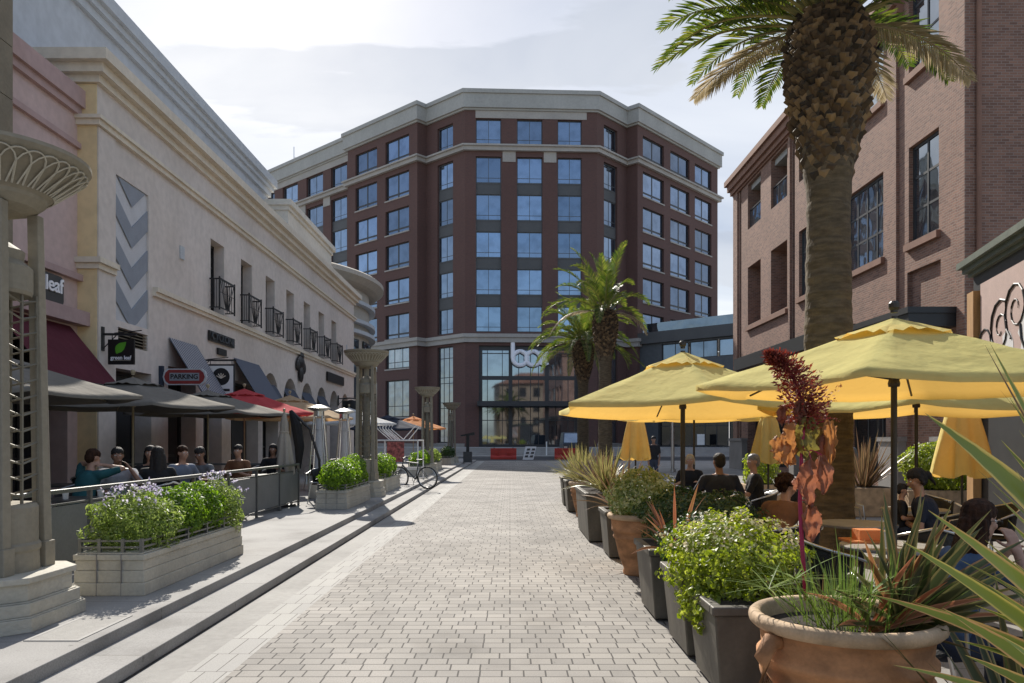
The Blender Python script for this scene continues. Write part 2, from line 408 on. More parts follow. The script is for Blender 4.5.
def window(parent, P, u, n, s0, s1, z0, z1, d, cols, rows, fm, gm, fw=0.07, bars=None, sill=None, sill_m=None, name='window', mull=None, deep=0.08):
    """a framed window set d metres behind the wall face; frame is the part, pane its sub-part"""
    f = MB(); mw = mull if mull is not None else fw * 0.8
    f.wbox(P, u, n, s0, s0 + fw, -d - deep, -d, z0, z1); f.wbox(P, u, n, s1 - fw, s1, -d - deep, -d, z0, z1)
    f.wbox(P, u, n, s0 + fw, s1 - fw, -d - deep, -d, z0, z0 + fw); f.wbox(P, u, n, s0 + fw, s1 - fw, -d - deep, -d, z1 - fw, z1)
    cs = cols if isinstance(cols, (list, tuple)) else [k / cols for k in range(1, cols)]
    rs = rows if isinstance(rows, (list, tuple)) else [k / rows for k in range(1, rows)]
    for c in cs:
        x = s0 + (s1 - s0) * c; f.wbox(P, u, n, x - mw / 2, x + mw / 2, -d - deep, -d - 0.012, z0 + fw, z1 - fw)
    for r in rs:
        z = z0 + (z1 - z0) * r; f.wbox(P, u, n, s0 + fw, s1 - fw, -d - deep, -d - 0.02, z - mw / 2, z + mw / 2)
    fo = f.build(name, fm, parent)
    g = MB(); g.wbox(P, u, n, s0 + fw * .5, s1 - fw * .5, -d - deep * 0.8, -d - deep * 0.45, z0 + fw * .5, z1 - fw * .5); g.build('pane', gm, fo)
    if sill:
        k = MB(); k.wbox(P, u, n, s0 - 0.1, s1 + 0.1, -d, 0.09, z0 - sill, z0 - 0.004); k.build('sill', sill_m, fo)
    return fo

def text_obj(txt, size, mat, depth=0.01, font_bold=0.0, spacing=1.0):
    """lettering as a real mesh lying in the XZ plane, facing -Y, centred on the origin; returns vertex/face lists"""
    c = bpy.data.curves.new('lettering', 'FONT'); c.body = txt; c.size = size; c.extrude = depth; c.offset = font_bold; c.space_character = spacing
    c.align_x = 'CENTER'; c.align_y = 'CENTER'
    o = bpy.data.objects.new('lettering', c); COL.objects.link(o)
    bpy.context.view_layer.update()
    dg = bpy.context.evaluated_depsgraph_get(); me = bpy.data.meshes.new_from_object(o.evaluated_get(dg))
    vs = [(v.co.x, -v.co.z, v.co.y) for v in me.vertices]; fs = [tuple(p.vertices) for p in me.polygons]
    bpy.data.objects.remove(o); bpy.data.curves.remove(c); bpy.data.meshes.remove(me)
    return vs, fs
def place_text(mb, txt, size, c, right, mi=0, depth=0.01, bold=0.0, width=None, spacing=1.0):
    """right: 2D unit direction of reading; text is upright, centred at c"""
    vs, fs = text_obj(txt, size, None, depth, bold, spacing)
    if width:
        w_ = max(v[0] for v in vs) - min(v[0] for v in vs); k = width / w_
    else: k = 1
    nrm = (right[1], -right[0])
    out = [(c[0] + v[0] * k * right[0] + (-v[1]) * nrm[0], c[1] + v[0] * k * right[1] + (-v[1]) * nrm[1], c[2] + v[2]) for v in vs]
    mb.add(out, fs, mi)

def leaves(mb, c, R, n, size, rng, shell=0.45, aspect=1.6, up=0.3, mi=0, flat=None, noise_amp=0.18, bottom=-1.0, blob=2.2, fold=False):
    """leaf-sized faces through an uneven ellipsoid volume"""
    off = V((rng.random() * 50, rng.random() * 50, rng.random() * 50))
    for _ in range(n):
        while True:
            d = V((rng.gauss(0, 1), rng.gauss(0, 1), rng.gauss(0, 1))).normalized()
            if d.z > bottom: break
        k = 1 - shell * rng.random() ** 2
        k *= 1 + noise_amp * mnoise.noise(d * blob + off) * 2
        p = V((c[0] + d.x * R[0] * k, c[1] + d.y * R[1] * k, c[2] + d.z * R[2] * k))
        nn = (d + V((rng.uniform(-1, 1), rng.uniform(-1, 1), rng.uniform(-1, 1) + up)) * 0.9).normalized()
        a = nn.orthogonal().normalized(); a.rotate(Matrix.Rotation(rng.random() * 2 * pi, 3, nn)); b = nn.cross(a)
        s = size * rng.uniform(0.6, 1.3); l = s * aspect
        mb.add([p - a * l * .5, p - b * s * .42 + nn * s * .12, p + a * l * .5, p + b * s * .42 + nn * s * .12], [(0, 1, 2, 3)], mi)

def blade(mb, base, tip, wd, rng, droop=0.15, seg=9, fold=0.25, twist=0.0, mi=0, side=None, mid=None):
    """one strap leaf from base to tip, arched; UV.x across"""
    base = V(base); tip = V(tip); d = tip - base; Lg = d.length
    if mid is None: ctrl = (base + tip) / 2 + V((0, 0, droop * Lg))
    else: ctrl = V(mid)
    pts = []
    for i in range(seg + 1):
        t = i / seg; pts.append(base * (1 - t) ** 2 + ctrl * 2 * t * (1 - t) + tip * t * t)
    sd_ = side if side is not None else d.cross(V((0, 0, 1)))
    if sd_.length < 1e-4: sd_ = V((1, 0, 0))
    sd_ = V(sd_).normalized(); vs = []; fs = []; uv = []
    if twist: sd_.rotate(Matrix.Rotation(twist, 3, d.normalized()))
    for i, p in enumerate(pts):
        t = i / seg
        w_ = wd * (0.55 + 0.9 * t if t < 0.5 else 1.0) * (1 - max(0, (t - 0.45) / 0.55) ** 1.6)
        w_ = max(w_, 0.0008)
        tg = (pts[min(i + 1, seg)] - pts[max(i - 1, 0)]).normalized(); nn = sd_.cross(tg).normalized()
        vs += [p - sd_ * w_ / 2 + nn * fold * w_ / 2, p, p + sd_ * w_ / 2 + nn * fold * w_ / 2]
    for i in range(seg):
        a = i * 3
        fs += [(a, a + 1, a + 4, a + 3), (a + 1, a + 2, a + 5, a + 4)]
        uv += [[(0, i / seg), (.5, i / seg), (.5, (i + 1) / seg), (0, (i + 1) / seg)], [(.5, i / seg), (1, i / seg), (1, (i + 1) / seg), (.5, (i + 1) / seg)]]
    mb.add(vs, fs, mi, uv)

def clump(mb, c, n, Lr, wd, rng, spread=(0.1, 1.1), droop=(0.0, 0.25), base_r=0.1, mi=0, azr=(0, 2 * pi), seg=7):
    for _ in range(n):
        az = rng.uniform(*azr); th = rng.uniform(*spread); Lg = rng.uniform(*Lr)
        b = V(c) + V((cos(az), sin(az), 0)) * base_r * rng.random()
        d = V((cos(az) * sin(th), sin(az) * sin(th), cos(th)))
        dr = rng.uniform(*droop) * (0.4 + th)
        tip = b + d * Lg - V((0, 0, dr * Lg))
        blade(mb, b, tip, rng.uniform(wd * .6, wd * 1.2), rng, droop=dr * 0.5 + 0.03, seg=seg, fold=rng.uniform(.15, .5), twist=rng.uniform(-.5, .5), mi=mi)
# ------------------------------------------------------------------ materials
M = {}
M['cream'] = streaked('cream stucco', (.74, .665, .61), amt=.08)
M['creamtrim'] = plain('warm cream trim', (.76, .68, .56), .85, var=.05, scale=.5, bump=.1)
M['yellowcream'] = streaked('yellow cream stucco', (.86, .68, .40), amt=.16)
M['mauve'] = plain('mauve stucco', (.60, .455, .43), .9, var=.06, scale=.4, bump=.15, bscale=60)
M['mauvetrim'] = plain('dark mauve trim', (.48, .34, .325), .85, var=.06, scale=.4)
M['greystucco'] = plain('blue grey stucco', (.52, .55, .59), .9, var=.06, scale=.3, stretch=(1, 1, .2))
M['greytrim'] = plain('grey trim', (.54, .57, .60), .85, var=.05)
M['offwhite'] = plain('off white stucco', (.78, .72, .62), .85, var=.05, scale=.4)
M['rotunda'] = plain('rotunda tan stucco', (.50, .45, .38), .85, var=.05, scale=.4)
M['tanstone'] = plain('tan pier stone', (.25, .21, .15), .85, var=.12, scale=1.2, bump=.3, bscale=25)
M['pillar'] = plain('cast stone pillar', (.29, .26, .20), .75, var=.12, scale=1.6, bump=.2, bscale=30)
M['pillarmetal'] = plain('grey painted lattice', (.21, .195, .155), .5, var=.12, scale=3, metal=.1)
M['planterstone'] = plain('cast stone planter', (.52, .49, .41), .8, var=.13, scale=2.2, bump=.35, bscale=35)
M['concrete'] = plain('terrace concrete', (.44, .42, .385), .85, var=.09, scale=.9, bump=.25, bscale=70)
M['stepstone'] = plain('granite step', (.45, .435, .40), .8, var=.1, scale=1.1, bump=.25, bscale=90)
M['gutter'] = plain('gutter concrete', (.32, .31, .29), .85, var=.12, scale=1.0, bump=.3, bscale=80)
M['plaza'] = plain('plaza concrete', (.40, .385, .36), .85, var=.1, scale=.4, bump=.2, bscale=50)
M['asphalt'] = plain('asphalt', (.055, .055, .057), .9, var=.15, scale=.6, bump=.4, bscale=80)
M['kerb'] = plain('kerb concrete', (.38, .37, .35), .85, var=.1, scale=1.)
M['paver'] = brick_mat('street pavers', (.39, .365, .33), (.285, .268, .245), (.06, .055, .05), bw=.215, bh=.15, ms=.0062, offset=.37, squash=.72, sqf=2, bump=.6, stain=.25, big=.6, speck=.14, offf=3, spots=True)
M['border'] = brick_mat('border pavers', (.43, .42, .39), (.38, .37, .35), (.12, .11, .10), bw=.155, bh=.46, ms=.004, offset=.5, bump=.4, stain=.12, speck=.14)
M['brickR'] = brick_mat('plum brown brick', (.335, .175, .12), (.20, .103, .073), (.31, .24, .195), bw=.23, bh=.08, ms=.009, bump=.5, stain=.15)
M['brickB'] = brick_mat('dark red brick', (.138, .066, .054), (.108, .054, .046), (.125, .085, .075), bw=.23, bh=.08, ms=.008, bump=.2, stain=.12, big=.15)
M['brickL'] = plain('brick ledge', (.27, .145, .10), .85, var=.1, scale=2)
M['stonebase'] = plain('grey stone base', (.27, .25, .23), .8, var=.1, scale=1.2, bump=.2)
M['cornice'] = plain('grey concrete cornice', (.40, .39, .36), .8, var=.08, scale=.3, stretch=(1, 1, .3))
M['ledge'] = plain('stone ledge', (.40, .37, .335), .8, var=.08, scale=.4)
M['spandrel'] = plain('grey spandrel panel', (.085, .084, .084), .55, var=.07, scale=.6)
M['frameD'] = plain('dark window frame', (.035, .036, .038), .45, var=.1, scale=4, fine=False)
M['frameG'] = plain('grey mullion', (.075, .082, .09), .45, var=.1, fine=False)
M['glassB'] = glass_mat('blue reflective glass', (.24, .30, .385), wav=.012, metal=.95, scale=.35)
M['glassW'] = glass_mat('office side glass', (.235, .30, .405), wav=.01, metal=.95, scale=.35)
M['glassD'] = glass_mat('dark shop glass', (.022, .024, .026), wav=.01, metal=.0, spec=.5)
M['glassR'] = glass_mat('grey reflective glass', (.34, .38, .42), wav=.02, metal=.9, scale=.9)
M['glassL'] = glass_mat('lobby glass', (.24, .28, .33), wav=.006, metal=.92, scale=.3)
M['dark'] = plain('black painted metal', (.018, .018, .019), .45, var=.1, fine=False)
M['iron'] = plain('wrought iron', (.014, .014, .015), .5, var=.1, fine=False)
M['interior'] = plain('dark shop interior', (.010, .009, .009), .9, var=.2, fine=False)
M['white'] = plain('white paint', (.78, .78, .76), .5, var=.05, fine=False)
M['lettering'] = plain('white sign letters', (.92, .91, .95), .4, var=.02, fine=False)
M['steel'] = plain('brushed steel', (.55, .55, .54), .3, metal=.9, var=.06, fine=False)
M['railmetal'] = plain('grey rail metal', (.16, .165, .16), .4, metal=.4, var=.08)
M['mesh'] = plain('grey mesh screen', (.20, .205, .20), .6, var=.08, scale=2)
M['yellow'] = cloth_mat('yellow canvas', (.78, .71, .27), .42, (.88, .52, .12))
M['taupe'] = cloth_mat('taupe canvas', (.19, .175, .15), 0.04, (.1, .09, .08))
M['red'] = cloth_mat('red canvas', (.62, .085, .095), .3, (.6, .07, .06))
M['beige'] = cloth_mat('beige canvas', (.56, .42, .27), .35, (.7, .42, .2))
M['maroon'] = cloth_mat('maroon canvas', (.105, .022, .034), 0.0)
M['navy'] = cloth_mat('navy canvas', (.045, .055, .08), .05)
M['canvaswhite'] = cloth_mat('white canvas', (.75, .75, .74), .3, (.7, .7, .7))
M['orange'] = cloth_mat('orange canvas', (.75, .33, .14), .3, (.8, .35, .1))
M['awning'] = cloth_mat('slate awning', (.10, .115, .15), .05)
M['poleD'] = plain('bronze pole', (.035, .028, .022), .5, var=.2, fine=False)
M['poleW'] = plain('pale wood pole', (.40, .33, .21), .5, var=.1)
M['terracotta'] = plain('weathered terracotta', (.47, .235, .11), .8, var=.34, scale=4.0, bump=.3, bscale=25, stretch=(1, 1, 2))
M['terrarim'] = plain('pale terracotta rim', (.50, .36, .23), .8, var=.25, scale=6, bump=.3, bscale=25)
M['planterG'] = plain('bronze grey planter', (.105, .094, .075), .55, var=.3, scale=2.5, bump=.15, bscale=20, stretch=(1.5, 1.5, .5))
M['soil'] = plain('dark soil', (.03, .022, .015), .95, var=.3, scale=20, bump=.6, bscale=60)
M['leafB'] = leaf_mat('boxwood leaves', [(.08, .15, .018), (.15, .25, .03), (.23, .34, .05)], .5)
M['leafLav'] = leaf_mat('lavender foliage', [(.13, .19, .04), (.21, .28, .07), (.29, .35, .11)], .5)
M['lilac'] = leaf_mat('lilac flowers', [(.40, .36, .52), (.58, .54, .68), (.75, .73, .8)], .3)
M['leafD'] = leaf_mat('dark hedge leaves', [(.018, .045, .010), (.035, .075, .015), (.07, .12, .03)], .25)
M['leafG'] = leaf_mat('bright sedum leaves', [(.15, .20, .02), (.25, .31, .035), (.38, .42, .09)], .45)
M['leafVar'] = leaf_mat('variegated leaves', [(.15, .22, .06), (.33, .38, .16), (.60, .62, .40)], .45)
M['leafTip'] = leaf_mat('cream blossom tips', [(.35, .35, .18), (.50, .46, .30), (.42, .33, .2)], .3)
M['frond'] = leaf_mat('palm leaflets', [(.045, .08, .014), (.09, .13, .022), (.20, .21, .045)], .38, .4)
M['deadfrond'] = leaf_mat('dry palm leaflets', [(.25, .20, .12), (.34, .28, .18), (.42, .36, .26)], .3)
M['rachis'] = plain('palm leaf stem', (.26, .22, .07), .55, var=.2, scale=4)
M['palmtrunk'] = plain('palm trunk', (.12, .09, .055), .95, var=.3, scale=5, bump=.9, bscale=18, stretch=(1, 1, 4))
M['boot'] = leaf_mat('palm boots', [(.03, .02, .011), (.09, .055, .028), (.26, .17, .085)], .0, .8)
M['bootdark'] = plain('palm boot gaps', (.03, .02, .012), .95, var=.3, scale=6)
M['phormY'] = blade_mat('yellow edged flax', (.15, .19, .035), (.42, .36, .09), (.085, .115, .022), (.34, .20, .085), .28, mid_w=.33)
M['phormL'] = blade_mat('straw yellow flax', (.28, .29, .08), (.60, .50, .22), (.20, .22, .06), (.50, .36, .18), .35)
M['phormP'] = blade_mat('bronze flax', (.17, .10, .06), (.38, .27, .12), (.11, .09, .045), (.42, .20, .13), .25)
M['phormR'] = blade_mat('coral flax', (.42, .14, .07), (.50, .30, .13), (.30, .16, .06), (.55, .20, .12), .3)
M['phormD'] = blade_mat('dark green flax', (.05, .07, .022), (.17, .17, .06), (.08, .085, .03), (.20, .12, .06), .25)
M['grass'] = blade_mat('green sedge', (.12, .22, .035), (.22, .30, .06), (.18, .26, .05), None, .35)
M['magenta'] = plain('magenta stem', (.38, .02, .09), .5, var=.2, scale=6)
M['plume'] = leaf_mat('dark red plume', [(.14, .025, .02), (.25, .045, .03), (.40, .10, .055)], .25, .7)
M['dryleaf'] = leaf_mat('withered orange leaf', [(.34, .155, .055), (.40, .19, .08), (.24, .13, .05)], .3, .6)
M['pinkleaf'] = leaf_mat('withered pink leaf', [(.36, .16, .10), (.30, .12, .075), (.38, .20, .12)], .28, .6)
M['olive'] = leaf_mat('olive seed leaf', [(.16, .15, .04), (.22, .18, .05), (.15, .14, .04)], .25, .6)
M['redplastic'] = plain('red plastic', (.50, .035, .02), .45, var=.12, scale=2)
M['wood'] = plain('light wood post', (.42, .24, .10), .6, var=.15, scale=3, stretch=(6, 6, .6))
M['greenroof'] = plain('dark green cornice', (.10, .12, .095), .5, var=.12)
M['mural'] = plain('pale pink mural board', (.45, .33, .30), .7, var=.06)
M['signblack'] = plain('black sign', (.012, .010, .010), .4, fine=False)
M['signgreen'] = plain('leaf green', (.10, .35, .02), .5, fine=False)
M['bluegrey'] = plain('blue grey panel', (.30, .325, .37), .8, var=.05)
M['palegrey'] = plain('pale grey panel', (.62, .62, .64), .8, var=.04)
M['patio'] = plain('weathered table top', (.30, .29, .27), .5, var=.15, scale=5)
M['tableD'] = plain('dark table top', (.05, .048, .045), .35, var=.2, scale=5)
M['wicker'] = plain('black woven chair', (.02, .019, .018), .55, var=.25, scale=20, bump=.5, bscale=120)
M['cup'] = plain('paper cup', (.75, .72, .66), .6, fine=False)
M['rubber'] = plain('tyre rubber', (.02, .02, .02), .8, fine=False)
M['yellowsign'] = plain('yellow sign', (.75, .45, .03), .5, fine=False)
M['carpaint'] = plain('slate car paint', (.05, .065, .085), .3, var=.05, fine=False)
def striped(name, c1, c2, w_):
    m, nt, p = new_mat(name); n = nt.nodes; l = nt.links
    t = n.new('ShaderNodeTexCoord'); s = n.new('ShaderNodeSeparateXYZ'); l.new(t.outputs['UV'], s.inputs[0])
    a = n.new('ShaderNodeMath'); a.operation = 'DIVIDE'; a.inputs[1].default_value = w_; l.new(s.outputs[0], a.inputs[0])
    f = n.new('ShaderNodeMath'); f.operation = 'FRACT'; l.new(a.outputs[0], f.inputs[0])
    g = n.new('ShaderNodeMath'); g.operation = 'GREATER_THAN'; g.inputs[1].default_value = .5; l.new(f.outputs[0], g.inputs[0])
    mm = n.new('ShaderNodeMixRGB'); mm.inputs[1].default_value = (*c1, 1); mm.inputs[2].default_value = (*c2, 1); l.new(g.outputs[0], mm.inputs[0])
    l.new(mm.outputs[0], p.inputs['Base Color']); p.inputs['Roughness'].default_value = .85
    return m
M['stripe'] = striped('blue and white stripes', (.045, .055, .10), (.42, .42, .43), .13)
M['stripeD'] = striped('slate stripes', (.09, .105, .145), (.115, .13, .17), .12)
def person_cloth(name, c): return plain(name, c, .85, var=.15, scale=6, bump=.2, bscale=30)
M['skin'] = plain('light skin', (.42, .24, .165), .5, var=.06, scale=12, fine=False)
M['skinD'] = plain('tan skin', (.26, .14, .09), .5, var=.06, scale=12, fine=False)
M['hairD'] = plain('dark hair', (.012, .009, .008), .7, var=.4, scale=30, stretch=(1, 1, .15), bump=.5, bscale=80)
M['hairB'] = plain('dark brown hair', (.040, .018, .010), .8, var=.5, scale=40, stretch=(1, 1, .1), bump=.4, bscale=60, spec=.2)
M['hairF'] = plain('blond hair', (.50, .40, .26), .5, var=.2, scale=30)
M['hairG'] = plain('grey hair', (.2, .19, .18), .5, var=.2, scale=30)
M['c_blue'] = person_cloth('blue cotton', (.055, .10, .185)); M['c_navy'] = person_cloth('navy cotton', (.018, .024, .045))
M['c_black'] = person_cloth('black cotton', (.010, .010, .012)); M['c_teal'] = person_cloth('teal cotton', (.012, .085, .095))
M['c_white'] = person_cloth('white cotton', (.36, .37, .40)); M['c_light'] = person_cloth('light blue cotton', (.15, .18, .24))
M['c_brown'] = person_cloth('brown fleece', (.20, .09, .04)); M['c_jean'] = person_cloth('dark denim', (.03, .04, .07)); M['c_grey'] = person_cloth('grey cotton', (.16, .17, .18))
M['greige'] = cloth_mat('greige canvas', (.42, .38, .32), .1)
M['plumeleaf'] = leaf_mat('dark red leaf', [(.10, .03, .02), (.15, .05, .03), (.12, .035, .025)], .08, .7)
# ------------------------------------------------------------------ ground and paving
def sheet(name, x0, x1, y0, y1, z, mat, label, cat):
    return struct(MB().quad((x0, y0, z), (x1, y0, z), (x1, y1, z), (x0, y1, z)).build(name, mat), label, cat)
M['stepj'] = brick_mat('jointed granite', (.36, .35, .335), (.335, .328, .315), (.19, .18, .16), bw=60, bh=1.4, ms=.006, offset=0, bump=.3, stain=.22, big=1.1, speck=.16, spots=True)
M['slab'] = brick_mat('jointed slabs', (.33, .32, .30), (.30, .29, .275), (.15, .14, .13), bw=1.5, bh=1.4, ms=.006, offset=0, bump=.3, stain=.2, big=.8, speck=.14, spots=True)
sheet('ground', -400, 400, -150, 600, -0.012, M['plaza'], 'pale concrete ground around the pedestrian street', 'ground')
sheet('pedestrian_street', -1.98, 2.6, -12, 61.0, 0.0, M['paver'], 'pedestrian street of small pale grey pavers', 'street')
sheet('paver_border', -2.30, -1.98, -12, 61.0, 0.0, M['border'], 'lengthwise border course of pale pavers', 'paving')
sheet('gutter', -2.65, -2.30, -12, 61.0, 0.0, M['gutter'], 'smooth concrete gutter strip along the steps', 'gutter')
sheet('patio_paving', 2.6, 60, -12, 61.0, -0.002, M['slab'], 'concrete patio paving under the yellow parasols', 'paving')
struct(MB().box(-3.037, -2.65, -12, 61, -.2, .095).build('lower_step', M['stepj'], bevel=.006), 'lower granite step beside the street', 'step')
struct(MB().box(-40, -3.037, -12, 61, -.2, .19).build('terrace', M['stepj'], bevel=.006), 'raised terrace with outdoor dining', 'terrace')
sheet('dark_foot_strip', -2.65, -2.628, -12, 61, .004, M['dark'], 'narrow dark strip at the foot of the step', 'drain')  # thin dark strip along the base of the lower riser
sheet('cross_street', -300, 300, 61.4, 74.4, .0, M['asphalt'], 'dark asphalt street crossing at the far end', 'road')
struct(MB().box(-300, 300, 61.0, 61.4, -.2, .012).build('near_kerb', M['kerb']), 'flush kerb before the asphalt street', 'kerb')
b = MB().box(-300, 300, 74.4, 300, -.2, .14); struct(b.build('far_pavement', M['plaza']), 'pavement beyond the cross street', 'pavement')
b = MB()
for k in range(4): b.box(-60, 60, 77.0 + k * .45, 78.8 if k < 3 else 160, .141 if k == 0 else .14 + .18 * k + .001, .14 + .18 * (k + 1))
struct(b.build('entrance_steps', M['kerb']), 'wide grey steps up to the office building', 'steps')
b = MB()
for k in range(6): b.box(-20, 28, 62.6 + k * 1.0 * 2, 63.2 + k * 2.0, .004, .005)
# access covers in the terrace
def cover(x, y, w_, d_, lab):
    b = MB(); b.box(x, x + w_, y, y + d_, .19, .1945)
    b2 = MB(); b2.box(x - .03, x, y - .03, y + d_ + .03, .19, .196); b2.box(x + w_, x + w_ + .03, y - .03, y + d_ + .03, .19, .196); b2.box(x, x + w_, y - .03, y, .19, .196); b2.box(x, x + w_, y + d_, y + d_ + .03, .19, .196)
    t = thing('access_cover', lab, 'access cover', (x, y, .19)); b.build('lid', M['gutter'], t); b2.build('frame', M['kerb'], t)
cover(-3.50, 5.65, .34, .75, 'concrete access cover in the terrace beside the big lamp pillar')

# ------------------------------------------------------------------ office building at the end of the street
def ratio(px): return (px - 510) / 775
def along(P, D, px):
    r = ratio(px); return (r * P[1] - P[0]) / (D[0] - r * D[1])
Ld = V((-.739, .674)).normalized(); Rd = V((.672, .741)).normalized(); Fd = V((.9989, .047)).normalized()
P0 = V((-5.11, 88.0)); Q0 = P0 + Fd * 15.1
P1 = P0 + Ld * 6.55; P2 = P1 - Rd * 1.45; P3 = P2 + Ld * 13.7
n_l = V((-.674, -.739)).normalized()
P3b = P3 - n_l * .7; P4 = P3b + Ld * 36
Q1 = Q0 + Rd * 6.0; Q2 = Q1 - Ld * 1.57; Q3 = Q2 + Rd * 20.1; Q4 = Q3 + Ld * 30
office = thing('office_building', 'eight storey dark red brick office block closing the far end of the street', 'building', (0, 100, 0))
ZT = [38.2] + [33.9 - 4.25 * k for k in range(5)]
ZB = [35.35] + [z - 2.95 for z in ZT[1:]]
walls = MB()
def seg(A, B): 
    u = (B - A); Lg = u.length; u = u / Lg; return A, u, V((u.y, -u.x)), Lg
def colpx(A, u, pxs): return [tuple(sorted((along(A, u, a), along(A, u, b_)))) for a, b_ in pxs]
top = 39.3
rngw = random.Random(5)
def facade(A, B, pxs, style, low=None):
    A, u, n, Lg = seg(A, B); cols = colpx(A, u, pxs); holes = []
    for (a, b_) in cols:
        holes.append((a, b_, ZB[0], ZT[0], .35))
        if style == 'bay': holes.append((a, b_, 13.95, ZT[1], .35))
        else:
            for t_, bt in zip(ZT[1:], ZB[1:]): holes.append((a, b_, bt, t_, .3))
        if low: 
            for (lo, hi) in low: holes.append((a, b_, lo, hi, .3))
    wall_grid(walls, A, u, n, 0, Lg, .8, top, holes)
    for (a, b_) in cols:
        for i, (t_, bt) in enumerate(zip(ZT, ZB)):
            wide = (b_ - a) > 2.4
            if style == 'bay':
                window(office, A, u, n, a, b_, bt, t_, .3, [.5], [.2], M['frameG'], M['glassB'], fw=.10, mull=.06)
                if i >= 1:
                    lo = ZB[i] - 1.3 if i < 5 else 13.95
                    s = MB(); s.wbox(A, u, n, a + .003, b_ - .003, -.5, -.24, lo + .002, bt - .002); s.wbox(A, u, n, a + .003, b_ - .003, -.24, -.2, bt - .1, bt - .003); s.wbox(A, u, n, a + .003, b_ - .003, -.24, -.2, lo + .003, lo + .1); s.build('spandrel', M['spandrel'], office)
            else:
                window(office, A, u, n, a, b_, bt, t_, .24, [.5], [.18], M['frameD'], M['glassW'], fw=.12, mull=.22, sill=.16, sill_m=M['ledge'])
        if low:
            for (lo, hi) in low: window(office, A, u, n, a, b_, lo, hi, .24, [.33, .67], [.3] if hi - lo < 6 else [.2, .36, .42, .62, .68, .88], M['frameD'], M['glassR'], fw=.14, mull=.08, sill=.16, sill_m=M['ledge'])
facade(P4, P3b, [(269, 274.6), (282.7, 297.7), (306.5, 323), (331, 347)], 'bay')
facade(P3, P2, [(355.5, 377), (385.5, 409)], 'punch', [(10.3, 12.9), (4.4, 8.9)])
facade(P1, P0, [(437.5, 453)], 'bay', [(1.3, 12.5)], )
facade(Q0, Q1, [(604, 617.4)], 'bay', [(1.3, 12.5)])
facade(Q2, Q3, [(643, 664), (670.5, 689.5), (695, 711.5)], 'punch', [(10.3, 12.9), (4.4, 8.9)])
# front: three bays above, lobby opening below
A, u, n, Lg = seg(P0, Q0); fc = colpx(A, u, [(475.9, 501.3), (517, 542.5), (557.7, 581.8)])
lob = (along(A, u, 479), along(A, u, 578.5))
holes = [(lob[0], lob[1], .86, 12.4, .45)]
for a, b_ in fc: holes += [(a, b_, ZB[0], ZT[0], .35), (a, b_, 13.95, ZT[1], .35)]
wall_grid(walls, A, u, n, 0, Lg, .8, top, holes)
for a, b_ in fc:
    for i, (t_, bt) in enumerate(zip(ZT, ZB)):
        window(office, A, u, n, a, b_, bt, t_, .3, [.5], [.2], M['frameG'], M['glassB'], fw=.10, mull=.06)
        if i >= 1:
            lo = ZB[i] - 1.3 if i < 5 else 13.95
            s = MB(); s.wbox(A, u, n, a + .003, b_ - .003, -.5, -.24, lo + .002, bt - .002); s.wbox(A, u, n, a + .003, b_ - .003, -.24, -.2, bt - .1, bt - .003); s.wbox(A, u, n, a + .003, b_ - .003, -.24, -.2, lo + .003, lo + .1); s.build('spandrel', M['spandrel'], office)
for (S, E) in ((P2, P1), (P3b, P3), (Q1, Q2), (Q3, Q4)):
    a_, u_, n_, l_ = seg(S, E); wall_grid(walls, a_, u_, n_, 0, l_, .8, top, [])
walls.build('brick_wall', M['brickB'], office)
outline = [tuple(p) for p in (P4, P3b, P3, P2, P1, P0, Q0, Q1, Q2, Q3, Q4)]
c = MB(); band(c, outline, 39.31, 40.9, .45); band(c, outline, 40.9, 41.35, .62); band(c, outline, 39.1, 39.305, .22); c.build('roof_cornice', M['cornice'], office)
c = MB(); band(c, outline, 34.5, 34.95, .4); band(c, outline, 34.951, 35.15, .62); c.build('upper_ledge', M['ledge'], office)
c = MB(); band(c, outline, 12.75, 13.3, .3); band(c, outline, 13.301, 13.7, .5); c.build('lower_ledge', M['ledge'], office)
c = MB(); c.prism(outline, 39.5, 41.3); c.build('roof', M['cornice'], office)
# pale frieze bands over the front and the far left wing
for (S, E, cols) in ((P0, Q0, fc), (P4, P3b, colpx(*seg(P4, P3b)[:2], [(269, 274.6), (282.7, 297.7), (306.5, 323), (331, 347)]))):
    c = MB(); a_, u_, n_, l_ = seg(S, E)
    c.wbox(a_, u_, n_, 1.2, l_ - 1.2 if S == P0 else l_, 0.001, .06, 38.25, 39.09)
    for i in range(len(cols) - 1): c.wbox(a_, u_, n_, cols[i][1] + .15 if cols[i][1] < cols[i + 1][0] else cols[i + 1][1] + .15, cols[i + 1][0] - .15 if cols[i][1] < cols[i + 1][0] else cols[i][0] - .15, 0.001, .08, 33.3, 34.49)
    c.build('frieze', M['ledge'], office)
# penthouse rise behind the cornice
# lobby glazing
a, b_ = lob; d0 = .4
f = MB(); zs = [.86, 12.4]
def vb(x, w_, d=0, z0=.86, z1=12.4): f.wbox(A, u, n, x - w_ / 2, x + w_ / 2, -d0 - .2, -d0 + d, z0, z1)
W = b_ - a
for x, w_ in ((a + .2, .4), (a + .318 * W, .42), (a + .685 * W, .42), (b_ - .2, .4)): vb(x, w_, .05)
for fr in (.085, .235, .40, .52, .60, .77, .90): vb(a + fr * W, .07, .0)
for z, h in ((12.15, .5), (8.75, .45), (11.55, .08), (3.9, .08), (1.0, .28)): f.wbox(A, u, n, a + .01, b_ - .01, -d0 - .18, -d0 + .02, z - h / 2, z + h / 2)
lf = f.build('lobby_window', M['frameD'], office)
MB().wbox(A, u, n, a, b_, -d0 - .13, -d0 - .1, .87, 12.4).build('pane', M['glassL'], lf)
